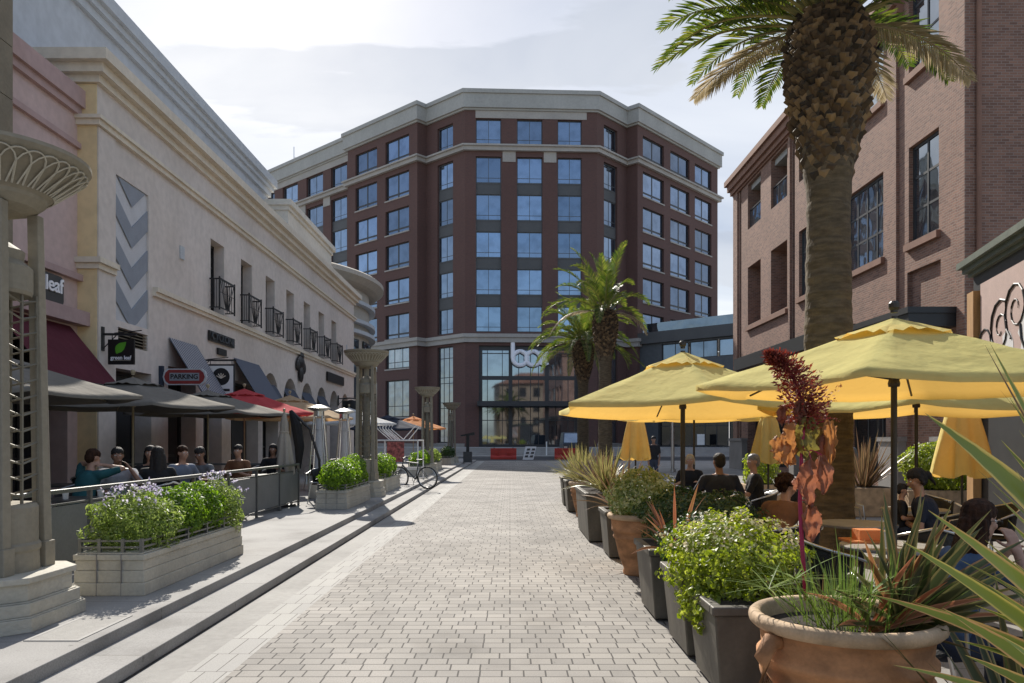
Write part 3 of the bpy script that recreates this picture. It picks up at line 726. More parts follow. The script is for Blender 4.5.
MB().wbox(A, u, n, a - .2, b_ + .2, -.35, 1.9, 5.45, 6.0).build('entrance_canopy', M['frameD'], office)
# lettering: rounded strokes, mounted in front of the glass
f = MB(); sc_ = 1.0
def fp(s, z, d=.05): return (A.x + u.x * s + n.x * d, A.y + u.y * s + n.y * d, z)
def ring(cx, cz, r, th=.25, dd=.05):
    f.tube([fp(cx + r * cos(t * pi / 16), cz + r * sin(t * pi / 16), dd) for t in range(33)], th, 8, caps=False)
sx0 = along(A, u, 511.8); 
ring(sx0 + .95, 10.95, .80); f.tube([fp(sx0 + .12, 10.95, .05), fp(sx0 + .12, 12.85, .05)], .25, 8)
ring(sx0 + 2.45, 10.95, .80)
f.tube([fp(sx0 + 3.3, 10.2), fp(sx0 + 4.05, 11.72)], .25, 8); f.tube([fp(sx0 + 3.3, 11.72), fp(sx0 + 4.05, 10.2)], .25, 8)
f.build('lettering', M['lettering'], office)
# brick pier bases
for S, E in ((P4, P3b), (P3, P2), (P1, P0), (Q0, Q1), (Q2, Q3)):
    a_, u_, n_, l_ = seg(S, E); MB().wbox(a_, u_, n_, 0, l_, .002, .12, .861, 1.25).build('plinth', M['stonebase'], office)

# ------------------------------------------------------------------ low dark wing right of the office block
low = thing('low_annex_building', 'low dark grey annex with glass rail between the two brick buildings', 'building', (20, 90, 0))
A2 = Q2 + Rd * .5; u2 = -Ld; n2 = -Rd; 
w_ = MB(); wall_grid(w_, A2, u2, n2, 0, 26, .8, 14.2, [(3.0, 25, 10.9, 12.8, .2), (2.5, 25, .86, 5.2, .5)]); 
w_.prism([tuple(A2 + u2 * 0), tuple(A2 + u2 * 26), tuple(A2 + u2 * 26 + Rd * 20), tuple(A2 + Rd * 20)], 13.9, 14.19); w_.build('wall', M['frameG'], low)
f = MB(); f.wbox(A2, u2, n2, 0, 26, .002, .5, 13.0, 14.3); f.wbox(A2, u2, n2, 0, 26, .002, .7, 5.3, 6.3); f.build('fascia', M['spandrel'], low)
for k in range(6): window(low, A2, u2, n2, 3 + k * 3.6, 3 + k * 3.6 + 3.4, 10.9, 12.8, .15, 2, 1, M['frameD'], M['glassB'], fw=.1)
for k in range(5): window(low, A2, u2, n2, 2.5 + k * 4.4, 2.5 + k * 4.4 + 4.3, .87, 5.2, .4, 3, [.55], M['frameD'], M['glassD'], fw=.12, name='shop_window')
MB().wbox(A2, u2, n2, .5, 26, -.1, -.06, 14.31, 15.4).build('glass_rail', M['glassR'], low)
t = thing('notice_board', 'small white notice board standing before the low annex', 'sign', (0, 0, 0)); p = A2 + u2 * 8.6 + n2 * 1.0; t.location = (p.x, p.y, .86)
MB().wbox(p, u2, n2, -.45, .45, 0, .06, 1.1, 2.3).build('board', M['white'], t)
b = MB(); b.wbox(p, u2, n2, -.4, -.34, 0, .05, .86, 1.1); b.wbox(p, u2, n2, .34, .4, 0, .05, .86, 1.1); b.build('leg', M['dark'], t)
p = A2 + u2 * 11.0 + n2 * .8; tag(MB().wbox(p, u2, n2, -.35, .35, 0, .08, 3.9, 4.7).build('hanging_sign', M['yellowsign'], origin=(p.x, p.y, 3.9)), 'small square yellow sign on the low annex front', 'sign')
p = A2 + u2 * 11.2 - n2 * 3; b = MB(); b.rod((p.x, p.y, 14.2), (p.x, p.y, 17.3), .08); b.box(p.x - .5, p.x + .5, p.y - .05, p.y + .05, 16.9, 17.0); tag(b.build('roof_mast', M['steel'], origin=(p.x, p.y, 14.2)), 'thin metal mast on the roof of the low annex', 'mast')
p = P3 + V((-12, 18)); b = MB(); b.rod((p.x, p.y, 41.3), (p.x, p.y, 46.5), .06); b.rod((p.x + .9, p.y, 41.3), (p.x + .9, p.y, 44.5), .05); b.rod((p.x, p.y, 45.0), (p.x + .9, p.y, 44.4), .04); tag(b.build('roof_antenna', M['steel'], origin=(p.x, p.y, 41.3)), 'thin antenna on the left roof of the brick office block', 'antenna')

# ------------------------------------------------------------------ left side buildings
XF = -9.0; uy = V((0, 1)); nx = V((1, 0)); C0 = V((XF, 0))
cream = thing('cream_shop_building', 'long cream stucco shop building with seven tall balcony windows', 'building', (XF, 17, .19))
wyc = [23.3 + 2.63 * k for k in range(7)]
holes = [(17.7, 19.3, 4.4, 7.73, .07), (17.8, 19.25, 3.85, 4.25, .15)]
for y in wyc: holes.append((y, y + 1.1, 5.55, 7.72, .4))
ground_op = [(17.7, 19.45, .2, 3.3, .5), (20.4, 22.2, .2, 3.6, .5), (22.75, 24.2, .2, 3.2, .5), (25.0, 27.7, .2, 3.6, .5)]
arch_y = [28.2 + 2.63 * k for k in range(6)]
holes += ground_op
for y in arch_y: holes.append((y, y + 1.9, .2, 4.17, .55))
w_ = MB(); wall_grid(w_, C0, uy, nx, 16.9, 44.7, .19, 9.45, holes)
for y in arch_y:   # arch spandrels
    r = .95; cy = y + r; cz = 4.17 - r; K = 14
    for k in range(K):
        t0, t1 = pi * k / K, pi * (k + 1) / K
        a_ = (XF + .001, cy + r * cos(t0), cz + r * sin(t0)); b_ = (XF + .001, cy + r * cos(t1), cz + r * sin(t1))
        w_.quad(a_, b_, (XF + .001, b_[1], 4.18), (XF + .001, a_[1], 4.18))
        w_.quad(a_, b_, (XF - .5, b_[1], b_[2]), (XF - .5, a_[1], a_[2]))
wall_grid(w_, V((-22, 16.9)), V((1, 0)), V((0, -1)), 0, 13, .19, 9.45, [])
wall_grid(w_, V((-22, 44.7)), V((1, 0)), V((0, 1)), 0, 13, .19, 9.45, [])
w_.build('wall', M['cream'], cream)
ol = [(-22, 16.9), (XF, 16.9), (XF, 44.7), (-14, 44.7)]
c = MB(); band(c, ol, 9.42, 9.58, .10, -.3); band(c, ol, 9.581, 9.78, .24, -.3); band(c, ol, 9.781, 10.02, .40, -.3); c.build('roof_cornice', M['creamtrim'], cream)
c = MB(); band(c, ol, 8.50, 8.62, .10, -.05); band(c, ol, 8.621, 8.70, .16, -.05); c.build('frieze_moulding', M['creamtrim'], cream)
MB().box(-9.85, XF - .002, 16.875, 16.897, .2, 9.41).build('end_pilaster', M['yellowcream'], cream); MB().box(XF + .003, XF + .03, 16.9, 17.62, .63, 8.49).build('pilaster', M['cream'], cream)
c = MB(); band(c, [(XF, 19.5), (XF, 44.7)], 5.28, 5.38, .09, -.05); band(c, [(XF, 19.5), (XF, 44.7)], 5.381, 5.50, .15, -.05)
band(c, [(-9.8, 16.9), (XF, 16.9), (XF, 17.6)], 5.38, 5.5, .08, -.05); band(c, [(-9.8, 16.9), (XF, 16.9), (XF, 17.6)], 5.501, 5.62, .15, -.05); c.build('string_course', M['creamtrim'], cream)
MB().box(-22, -9.2, 17.1, 44.5, 9.3, 9.8).build('roof', M['greystucco'], cream)
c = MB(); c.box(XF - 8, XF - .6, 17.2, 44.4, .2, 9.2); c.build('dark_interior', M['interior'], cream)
# chevron panel
panel = MB(); panel.box(XF - .10, XF - .05, 17.7, 19.3, 4.4, 7.73); pn = panel.build('chevron_panel', M['palegrey'], cream)
c = MB()
for k in range(5):
    zt = 8.32 - k * .98; h = .50; ym = 18.5
    for (ya, yb, za, zb) in ((17.7, ym, zt, zt - .62), (ym, 19.3, zt - .62, zt)):
        pts = []
        K = 6
        for i in range(K):
            t0, t1 = i / K, (i + 1) / K
            y0_, y1_ = ya + (yb - ya) * t0, ya + (yb - ya) * t1; a0, a1 = za + (zb - za) * t0, za + (zb - za) * t1
            cl = lambda z: max(4.402, min(7.728, z))
            if cl(a0) - cl(a0 - h) < .01 and cl(a1) - cl(a1 - h) < .01: continue
            c.quad((XF - .022, y0_, cl(a0 - h)), (XF - .022, y1_, cl(a1 - h)), (XF - .022, y1_, cl(a1)), (XF - .022, y0_, cl(a0)))
            c.quad((XF - .022, y0_, cl(a0)), (XF - .022, y1_, cl(a1)), (XF - .05, y1_, cl(a1)), (XF - .05, y0_, cl(a0)))
c.build('chevron', M['bluegrey'], pn)
c = MB(); c.box(XF - .14, XF - .12, 17.8, 19.25, 3.85, 4.25)
lv = c.build('vent', M['interior'], cream)
c = MB(); [c.hexa([(XF - .12, 17.8, 3.88 + .075 * k), (XF - .02, 17.8, 3.86 + .075 * k), (XF - .02, 19.25, 3.86 + .075 * k), (XF - .12, 19.25, 3.88 + .075 * k)], [(XF - .12, 17.8, 3.91 + .075 * k), (XF - .02, 17.8, 3.87 + .075 * k), (XF - .02, 19.25, 3.87 + .075 * k), (XF - .12, 19.25, 3.91 + .075 * k)]) for k in range(5)]
c.build('louvre', M['tanstone'], lv)
MB().box(XF + .002, XF + .04, 21.1, 21.35, 6.6, 6.95).build('wall_vent', M['greytrim'], cream)
for y in wyc:
    wo = window(cream, C0, uy, nx, y, y + 1.1, 5.55, 7.72, .32, [.5], [.33, .68], M['dark'], M['glassD'], fw=.07)
    r = MB(); x1 = XF + .30
    for (x, ya, yb) in ((x1, y - .08, y + 1.18),):
        r.box(x - .02, x + .02, ya, yb, 6.47, 6.52); r.box(x - .015, x + .015, ya, yb, 5.62, 5.65)
        for q in (ya, yb): r.box(x - .02, x + .02, q - .02, q + .02, 5.56, 6.56); r.box(XF, x, q - .012, q + .012, 6.47, 6.51); r.box(XF, x, q - .012, q + .012, 5.62, 5.65)
        for k in range(8):
            a_ = (ya + yb) / 2 + (k - 3.5) * .035; b2 = ya + .06 + (yb - ya - .12) * k / 7; r.rod((x, a_, 5.64), (x, b2, 6.48), .011, 5)
        for k in range(3): r.rod((XF + .07 * (k + 1), yb, 5.64), (XF + .07 * (k + 1), yb, 6.48), .01, 5); r.rod((XF + .07 * (k + 1), ya, 5.64), (XF + .07 * (k + 1), ya, 6.48), .01, 5)
        r.rod((x, ya + .05, 6.1), (x, yb - .05, 6.1), .01, 5)
    r.build('balcony_railing', M['iron'], cream)
for (a_, b_, lo, hi, d) in ground_op: window(cream, C0, uy, nx, a_, b_, lo, hi, .42, 2, [.3, .72], M['dark'], M['glassD'], fw=.09, name='shop_window')
for y in arch_y: window(cream, C0, uy, nx, y, y + 1.9, .2, 4.15, .48, 2, [.3, .72], M['dark'], M['glassD'], fw=.08, name='arched_shop_window')
c = MB()
cuts = [16.9] + sum([[o[0], o[1]] for o in ground_op], []) + sum([[y, y + 1.9] for y in arch_y], []) + [44.7]
for i in range(0, len(cuts), 2): MB().box(XF, XF + .05, cuts[i] + .0, cuts[i + 1], .191, .62).build('plinth', M['stonebase'], cream)
# attic blocks above the cream building
attic = MB(); attic.box(-20, -10.0, 34.9, 43.4, 9.75, 12.0); at = attic.build('attic_block', M['offwhite'], cream)
c = MB(); ol2 = [(-20, 34.9), (-10, 34.9), (-10, 43.4), (-20, 43.4)]; band(c, ol2, 12.0, 12.2, .08, -.2); band(c, ol2, 12.201, 12.45, .2, -.2); band(c, ol2, 11.2, 11.35, .08, -.05); c.build('attic_cornice', M['offwhite'], at)
c = MB(); c.box(-20, -11.05, 35.4, 43.2, 12.3, 12.9)
# black lettering and crest on the wall
c = MB(); c.box(XF + .02, XF + .07, 23.05, 25.15, 4.62, 4.92); c.build('name_sign', M['signblack'], cream)
c = MB(); place_text(c, 'CYCLONE', .30, (XF + .10, 24.1, 4.77), (0, 1), depth=.015, width=1.9); c.build('name_lettering', M['frameG'], cream)
c = MB(); c.box(XF + .02, XF + .07, 23.75, 24.45, 4.28, 4.48); c.build('name_sign', M['signblack'], cream)
# ornate crest
c = MB(); cy, cz = 33.05, 4.95
c.sphere((XF + .08, cy, cz), (.1, .55, .28), 14, 8); c.sphere((XF + .08, cy + .15, cz + .3), (.08, .3, .18), 12, 6); c.sphere((XF + .08, cy - .45, cz - .15), (.08, .2, .25), 12, 6); c.sphere((XF + .08, cy + .5, cz - .2), (.08, .22, .26), 12, 6)
c.sphere((XF + .1, cy, cz - .5), (.08, .28, .35), 12, 8); c.build('wall_crest', M['signblack'], cream)
c = MB(); c.box(XF + .02, XF + .1, 37.9, 41.6, 4.55, 5.0); c.build('name_sign', M['signblack'], cream)
c = MB(); c.box(XF + .002, XF + .03, 42.6, 42.75, 6.5, 6.9); c.build('wall_vent', M['greytrim'], cream)

# awnings of the cream building
def awning(y0, y1, zt, zb, proj, mat, label, X=XF, name='awning', sides=True):
    t = thing(name, label, 'awning', (X, (y0 + y1) / 2, zb))
    c = MB(); th = .015
    c.add([(X + .03, y0, zt), (X + .03, y1, zt), (X + proj, y1, zb), (X + proj, y0, zb), (X + .03, y0, zt - th), (X + .03, y1, zt - th), (X + proj, y1, zb - th), (X + proj, y0, zb - th)],
          [(0, 1, 2, 3), (7, 6, 5, 4), (3, 2, 6, 7), (0, 3, 7, 4), (1, 5, 6, 2)], 0,
          [[(y0, 0), (y1, 0), (y1, 2), (y0, 2)]] * 2 + [[(0, 0), (0.02, 0), (0.02, .1), (0, .1)]] * 3)
    c.build('canvas', mat, t)
    f = MB()
    for y in (y0 + .03, y1 - .03): f.rod((X + .02, y, zb + .02), (X + proj - .02, y, zb - .01), .015, 6); f.rod((X + .03, y, zt - .03), (X + proj, y, zb - .03), .015, 6)
    f.rod((X + proj, y0 + .02, zb - .02), (X + proj, y1 - .02, zb - .02), .015, 6); f.build('frame', M['dark'], t)
    return t
awning(20.4, 22.2, 4.35, 2.75, 1.0, M['stripe'], 'blue and white striped awning beside the hanging round logo sign')
awning(25.2, 27.7, 4.33, 2.75, 1.0, M['stripeD'], 'wide slate blue awning above the red parasol')
labs = ['slate awning in the first arch from the wide slate awning', 'slate awning in the second arch from the wide slate awning', 'slate awning in the third arch from the wide slate awning', 'slate awning in the fourth arch from the wide slate awning']
for k in range(4): awning(arch_y[k] + .06, arch_y[k] + 1.84, 3.75, 2.45, .75, M['awning'], labs[k], X=XF - .1)

# pink building in front of it
pink = thing('pink_shop_building', 'mauve pink stucco shop front nearest on the left', 'building', (-9.42, 10, .19)); XP = -9.42; CP = V((XP, 0))
w_ = MB(); wall_grid(w_, CP, uy, nx, -14, 16.895, .19, 8.7, [(14.2, 16.5, .2, 3.75, .6), (9.0, 13.2, .2, 3.75, .6), (3, 8, .2, 3.75, .6), (-6, 0, .2, 3.75, .6)]); w_.build('wall', M['mauve'], pink)
pl = [(XP, -14), (XP, 16.895)]
c = MB(); band(c, pl, 8.7, 8.86, .10, -.3); band(c, pl, 8.861, 9.24, .18, -.3); band(c, pl, 7.98, 8.1, .09, -.05); band(c, pl, 5.10, 5.24, .13, -.05); band(c, [(XP, 14.05), (XP, 16.895)], 4.12, 4.42, .28, -.05); c.build('moulding', M['mauvetrim'], pink)
MB().box(-22, -9.6, -14, 16.8, 8.6, 8.95).build('roof', M['greystucco'], pink)
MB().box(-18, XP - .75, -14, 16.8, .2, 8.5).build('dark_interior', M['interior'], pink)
for (a_, b_) in ((14.2, 16.5), (9, 13.2), (3, 8), (-6, 0)): window(pink, CP, uy, nx, a_, b_, .2, 3.75, .55, 3, [.3], M['dark'], M['glassD'], fw=.08, name='shop_window')
t = thing('stone_pier', 'tall tan stone pier rising past the roof at the left edge', 'pier', (-9.2, 13.5, .19)); 
c = MB()
for k in range(13): c.box(-9.5, -8.98, 12.95, 14.0, .19 + k * .95, .19 + k * .95 + .935)
c.build('masonry', M['tanstone'], t); MB().box(-9.5, -9.0, 12.97, 13.98, .19, 12.5).build('joints', M['stonebase'], t)
c = awning(14.06, 16.55, 4.08, 2.80, 1.08, M['maroon'], 'maroon canvas awning on the mauve shop front', X=XP)
# "green leaf" wall sign
t = thing('wall_sign', 'dark rounded wall sign with pale leaf lettering on the mauve wall', 'sign', (XP, 15.1, 4.75))
def rbox(mb, X, y0, y1, z0, z1, th, r=.12, n=6, mi=0):
    pts = []
    for (cy, cz, a0) in ((y1 - r, z1 - r, 0), (y0 + r, z1 - r, 90), (y0 + r, z0 + r, 180), (y1 - r, z0 + r, 270)):
        for k in range(n + 1):
            a = radians(a0 + 90 * k / n); pts.append((cy + r * cos(a), cz + r * sin(a)))
    m = len(pts); vs = [(X, a, b) for a, b in pts] + [(X + th, a, b) for a, b in pts]
    mb.add(vs, [tuple(range(m)), tuple(range(2 * m - 1, m - 1, -1))] + [(i, (i + 1) % m, m + (i + 1) % m, m + i) for i in range(m)], mi)
c = MB(); rbox(c, XP + .02, 14.2, 16.12, 4.42, 5.02, .12); c.build('board', M['frameD'], t)
c = MB(); place_text(c, 'green leaf', .42, (XP + .16, 15.18, 4.80), (0, 1), depth=.012, width=1.78, bold=.006); c.build('lettering', M['lettering'], t)

# grey set-back building
grey = thing('grey_setback_building', 'tall blue grey wall set back above the cream and pink shops', 'building', (-14, 10, 9))
w_ = MB(); w_.box(-24, -11, -14, 35.2, 8.8, 12.75); w_.build('wall', M['greystucco'], grey)
c = MB(); gl = [(-11, -14), (-11, 35.2), (-24, 35.2)]; band(c, gl, 12.70, 12.95, .12, -.3); band(c, gl, 12.951, 13.15, .22, -.3); band(c, gl, 13.151, 13.5, .34, -.3); c.build('roof_cornice', M['greytrim'], grey)
MB().box(-24, -11.1, -14, 35.1, 12.7, 13.3).build('roof', M['greystucco'], grey)

# rotunda
rot = thing('rotunda', 'round tan stucco corner rotunda with a broad disc roof', 'building', (-18.7, 49.5, .19)); cc = (-18.7, 49.5, 0)
c = MB(); c.lathe([(9.55, .19), (9.55, 10.95)], 96, cc); c.build('drum', M['rotunda'], rot, smooth=False)
c = MB(); c.lathe([(0, 11.75), (10.35, 11.7), (10.5, 11.6), (10.5, 11.35), (10.3, 11.2), (10.1, 11.05), (9.85, 10.95), (9.5, 10.9)], 96, cc); c.build('disc_roof', M['rotunda'], rot, smooth=False)
for z0 in (8.1, 8.75, 9.9):
    c = MB(); c.lathe([(9.55, z0), (9.95, z0), (9.95, z0 + .22), (9.55, z0 + .22)], 96, cc); c.build('ring_moulding', M['greytrim'], rot)
for k in range(7):
    a = radians(-62 + k * 15); p = V((cc[0] + 9.56 * cos(a), cc[1] + 9.56 * sin(a))); nn = V((cos(a), sin(a))); uu = V((-nn.y, nn.x))
    for z0, z1 in ((.2, 3.4), (4.2, 7.8)):
        f = MB(); f.wbox(p, uu, nn, -.85, .85, -.02, .06, z0, z1); fo = f.build('window', M['dark'], rot)
        g = MB(); g.wbox(p, uu, nn, -.75, -.04, .06, .075, z0 + .1, z1 - .1); g.wbox(p, uu, nn, .04, .75, .06, .075, z0 + .1, z1 - .1); g.build('pane', M['glassR'], fo)

# far left wing behind the rotunda closes the street side
# ------------------------------------------------------------------ hanging signs on the cream building
def hang_sign(y, x0, x1, z0, z1, name, label, board, deco, xarm=None):
    t = thing(name, label, 'sign', (XF, y, z1 + .15))
    a = MB(); a.box(XF, x1 + .05, y - .02, y + .02, z1 + .09, z1 + .14); a.box(XF, XF + .06, y - .05, y + .05, z1 - .25, z1 + .28); a.rod((XF + .05, y, z1 - .2), (XF + .35, y, z1 + .1), .012, 5)
    a.rod((XF + .3, y, z1 + .14), (XF + .9, y, z1 + .2), .012, 5)
    for x in (x0 + .08, x1 - .08): a.rod((x, y, z1), (x, y, z1 + .1), .01, 5)
    a.build('bracket', M['dark'], t)
    c = MB(); c.box(x0, x1, y - .03, y + .03, z0, z1); bo = c.build('board', board, t)
    deco(t, y - .034); return t
def deco_leaf(t, y):
    c = MB(); cx, cz = -8.555, 3.66
    pts = [(-.10, -.10), (-.115, 0), (-.09, .07), (-.02, .12), (.06, .135), (.13, .145), (.115, .07), (.08, -.02), (.03, -.075), (-.04, -.10), (-.075, -.12)]
    c.add([(cx + a, y, cz + b) for a, b in pts] + [(cx + a, y + .003, cz + b) for a, b in pts], [tuple(range(11)), tuple(range(21, 10, -1))] + [(i, (i + 1) % 11, 11 + (i + 1) % 11, 11 + i) for i in range(11)]); c.build('leaf_emblem', M['signgreen'], t)
    c = MB(); place_text(c, 'green leaf', .12, (-8.545, y, 3.455), (1, 0), depth=.003, width=.46, bold=.003); c.build('lettering', M['lettering'], t)
    c = MB(); c.box(-8.76, -8.33, y, y + .002, 3.395, 3.402); c.build('line', M['creamtrim'], t)
hang_sign(17.05, -8.83, -8.26, 3.31, 3.86, 'hanging_sign', 'square black hanging sign with a green leaf emblem', M['signblack'], deco_leaf)
def deco_round(t, y):
    c = MB(); c.box(-8.65, -7.95, y, y + .004, 2.95, 3.78); c.build('face', M['white'], t)
    c = MB(); vs = [(-8.30 + .25 * cos(2 * pi * k / 28), y - .004, 3.47 + .25 * sin(2 * pi * k / 28)) for k in range(28)]; c.add(vs, [tuple(range(28))]); c.build('round_logo', M['signblack'], t)
    c = MB()
    for k in range(5):
        a = radians(-60 + 30 * k); c.rod((-8.30, y - .008, 3.42), (-8.30 + .15 * sin(a), y - .008, 3.42 + .15 * cos(a)), .014, 5)
    c.build('logo_mark', M['creamtrim'], t)
    c = MB(); c.box(-8.55, -8.05, y - .003, y - .001, 3.05, 3.12); c.build('line', M['signblack'], t)
hang_sign(22.3, -8.70, -7.92, 2.9, 3.83, 'hanging_sign', 'white hanging sign with a round black logo', M['dark'], deco_round)
def deco_dark(t, y):
    c = MB(); c.sphere((-8.3, y + .03, 3.35), (.38, .06, .4), 16, 10); c.sphere((-8.05, y + .03, 3.15), (.25, .05, .3), 12, 8); c.build('emblem', M['signblack'], t)
hang_sign(40.5, -8.75, -7.6, 2.95, 3.7, 'hanging_sign', 'ornate black hanging sign at the far end of the cream building', M['dark'], deco_dark)
t = thing('parking_sign', 'long red and silver hanging sign reading PARKING', 'sign', (XF, 19.9, 3.27)); y = 19.9
c = MB(); c.box(XF, XF + .10, y - .05, y + .05, 3.02, 3.55); c.build('bracket', M['navy'], t)
def lozenge(mb, x0, x1, z0, z1, r, ya, yb):
    pts = [(x0 + r, z0), (x1 - r, z0), (x1 - r * .3, z0 + r * .6), (x1, (z0 + z1) / 2), (x1 - r * .3, z1 - r * .6), (x1 - r, z1), (x0 + r, z1), (x0 + r * .3, z1 - r * .6), (x0, (z0 + z1) / 2), (x0 + r * .3, z0 + r * .6)]
    m = 10; mb.add([(a, ya, b) for a, b in pts] + [(a, yb, b) for a, b in pts], [tuple(range(m)), tuple(range(2 * m - 1, m - 1, -1))] + [(i, (i + 1) % m, m + (i + 1) % m, m + i) for i in range(m)])
c = MB(); lozenge(c, -8.90, -7.78, 3.06, 3.48, .12, y - .04, y + .04); c.build('board', M['greytrim'], t)
c = MB(); lozenge(c, -8.86, -7.82, 3.09, 3.45, .12, y - .048, y - .041); c.build('red_field', plain('sign red', (.28, .03, .03), .5), t)
c = MB(); c.box(-8.72, -7.96, y - .054, y - .049, 3.17, 3.37); c.build('name_plate', M['bluegrey'], t)
c = MB(); place_text(c, 'PARKING', .17, (-8.34, y - .06, 3.27), (1, 0), depth=.003, width=.7, bold=.004); c.build('lettering', M['signblack'], t)

# ------------------------------------------------------------------ right brick building
XR = 13.2; CR = V((XR, 0)); nR = V((-1, 0))
rb = thing('plum_brick_building', 'plum brown brick building with large dark framed windows on the right', 'building', (XR, 30, 0))
def yr(px): return 10230 / (px - 510)
wins = [  # y0,y1,z0,z1,cols,rows
    (23.85, 25.65, 8.15, 11.3, 2, 3), (23.85, 25.65, 13.7, 17.0, 2, 3),
    (27.4, 30.5, 8.15, 11.15, 4, 3), (27.4, 30.5, 13.7, 16.1, 4, 2),
    (36.9, 39.2, 8.0, 11.2, 2, 3), (36.9, 39.2, 13.3, 15.8, 2, 2), (40.8, 43.0, 8.0, 11.2, 2, 3), (40.8, 43.0, 13.3, 15.8, 2, 2),
    (32.2, 35.4, 8.15, 11.15, 4, 3), (32.2, 35.4, 13.4, 15.8, 4, 2)]
holes = [(a, b, c_, d, 1.0 if a > 35 else .24) for (a, b, c_, d, _, _) in wins]
holes += [(23.75, 25.75, .05, 7.2, .2), (35.9, 36.2, 0.05, 15.9, .25), (44.2, 44.5, .05, 15.9, .25)]
shopR = [(27.2, 30.6, .3, 4.3, .5), (32, 35.2, .3, 4.3, .5), (37, 39.2, .3, 4.3, .5), (40.8, 43, .3, 4.3, .5)]
holes += shopR
w_ = MB(); wall_grid(w_, CR, uy, nR, 22.3, 45.5, 0, 16.3, holes)
wall_grid(w_, CR, uy, nR, 22.3, 26.0, 16.3, 21, [(23.85, 25.65, 16.3, 17.0, .24)])
wall_grid(w_, V((XR, 22.3)), V((1, 0)), V((0, -1)), 0, 26, 0, 21, [(1.2, 3.0, .05, 3.0, .4), (4.4, 9, 8.1, 11.2, .4)]); wall_grid(w_, V((XR, 45.5)), V((1, 0)), V((0, 1)), 0, 26, 0, 16.3, [])
wall_grid(w_, V((XR, 26)), V((1, 0)), V((0, 1)), 0, 26, 16.0, 21, [])
w_.box(XR + .15, XR + .2, 23.7, 25.8, 0, 7.25); w_.box(XR - .12, XR - .001, 22.3, 22.72, 0, 21); w_.box(XR - .1, XR - .001, 26.3, 26.9, 4.4, 16.2); w_.box(XR - .1, XR - .001, 44.7, 45.5, 1.7, 16.2); w_.box(XR - .1, XR - .001, 36.3, 36.5, 4.4, 16.2)
w_.build('brick_wall', M['brickR'], rb)
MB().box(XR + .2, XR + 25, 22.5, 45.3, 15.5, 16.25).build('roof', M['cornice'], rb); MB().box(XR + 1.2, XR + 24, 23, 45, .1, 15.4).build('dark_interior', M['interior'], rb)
for i, (a, b, z0, z1, cs, rs) in enumerate(wins):
    window(rb, CR, uy, nR, a, b, z0, z1, .95 if a > 35 else .14, cs, rs, M['frameD'], M['glassR'] if a < 35 else M['glassD'], fw=.10)
for (a, b, z0, z1, d) in shopR: window(rb, CR, uy, nR, a, b, z0, z1, .42, 3, [.7], M['frameD'], M['glassD'], fw=.1, name='shop_window')
for (a, b) in ((36.9, 39.2), (40.8, 43.0)):
    r = MB(); x = XR + .15
    r.box(x - .03, x + .03, a, b, 14.35, 14.42)
    for k in range(4): r.box(x - .02, x + .02, a + (b - a) * k / 3 - .02, a + (b - a) * k / 3 + .02, 13.3, 14.4)
    ro = r.build('balcony_railing', M['dark'], rb); MB().box(x - .006, x + .006, a, b, 13.38, 14.3).build('rail_glass', M['glassR'], ro)
ol = [(XR + 26, 45.5), (XR, 45.5), (XR, 26.0)]
c = MB(); band(c, ol, 16.0, 16.25, .22, -.1); band(c, ol, 16.251, 16.6, .36, -.1); band(c, ol, 16.601, 16.9, .5, -.1); band(c, ol, 15.9, 15.999, .1, -.1); c.build('roof_cornice', M['brickL'], rb)
for (a, b, z) in ((23.75, 25.75, 8.0), (27.3, 30.6, 8.0), (36.8, 43.1, 7.8), (27.3, 30.6, 13.55), (23.75, 25.75, 13.55), (32.1, 35.5, 8.0)): MB().box(XR - .14, XR - .003, a, b, z - .12, z + .1).build('brick_sill', M['brickL'], rb)
for (a, b) in ((22.2, 23.7), (25.8, 27.15), (30.65, 31.95), (35.25, 35.85), (39.3, 40.7), (43.1, 45.6)): c = MB(); c.box(XR - .3, XR - .003, a, b, 0, 1.6); c.box(XR - .36, XR - .003, a - .05, b + .05, 1.601, 1.75); c.build('stone_base', M['stonebase'], rb)
c = MB(); c.box(11.7, XR - .003, 22.75, 26.3, 5.0, 5.5); c.box(11.65, XR - .003, 22.7, 26.35, 5.38, 5.56); c.build('entrance_canopy', M['dark'], rb)
c = MB(); c.box(11.7, XR - .003, 28, 40.5, 5.25, 5.85); c.build('entrance_canopy', M['dark'], rb)
c = MB(); c.rod((XR + .25, 22.22, .2), (XR + .25, 22.22, 20.8), .07, 8); c.build('downpipe', M['brickL'], rb)
MB().box(XR + 1.2, XR + 3.0, 22.6, 22.7, .05, 3.0).build('door', M['dark'], rb)

# kiosk with mural
kd = V((-.238, -.971)).normalized(); kn = V((-.971, .238)).normalized(); KC = V((8.95, 15.0))
kiosk = thing('mural_kiosk', 'kiosk with a dark green cornice and a pink swirl mural', 'kiosk', (KC.x, KC.y, 0))
c = MB(); c.wbox(KC, kd, kn, .0, 8, -3.2, -.02, 0, 4.82); c.build('wall', M['frameD'], kiosk)
c = MB()
for (d1, z0, z1) in ((.06, 4.80, 4.88), (.14, 4.881, 4.98), (.22, 4.981, 5.10)): c.wbox(KC, kd, kn, -d1, 8 + d1, -3.3, d1, z0, z1)
c.build('cornice', M['greenroof'], kiosk)
c = MB(); c.wbox(KC, kd, kn, .15, .5, 0, .14, 0, 4.45); c.build('post', M['wood'], kiosk)
c = MB(); c.wbox(KC, kd, kn, .6, 7.8, 0, .05, 2.2, 4.55); mo = c.build('mural_board', M['mural'], kiosk)
c = MB(); rr = random.Random(3)
def kp(s, z, d=.065): return (KC.x + kd.x * s + kn.x * d, KC.y + kd.y * s + kn.y * d, z)
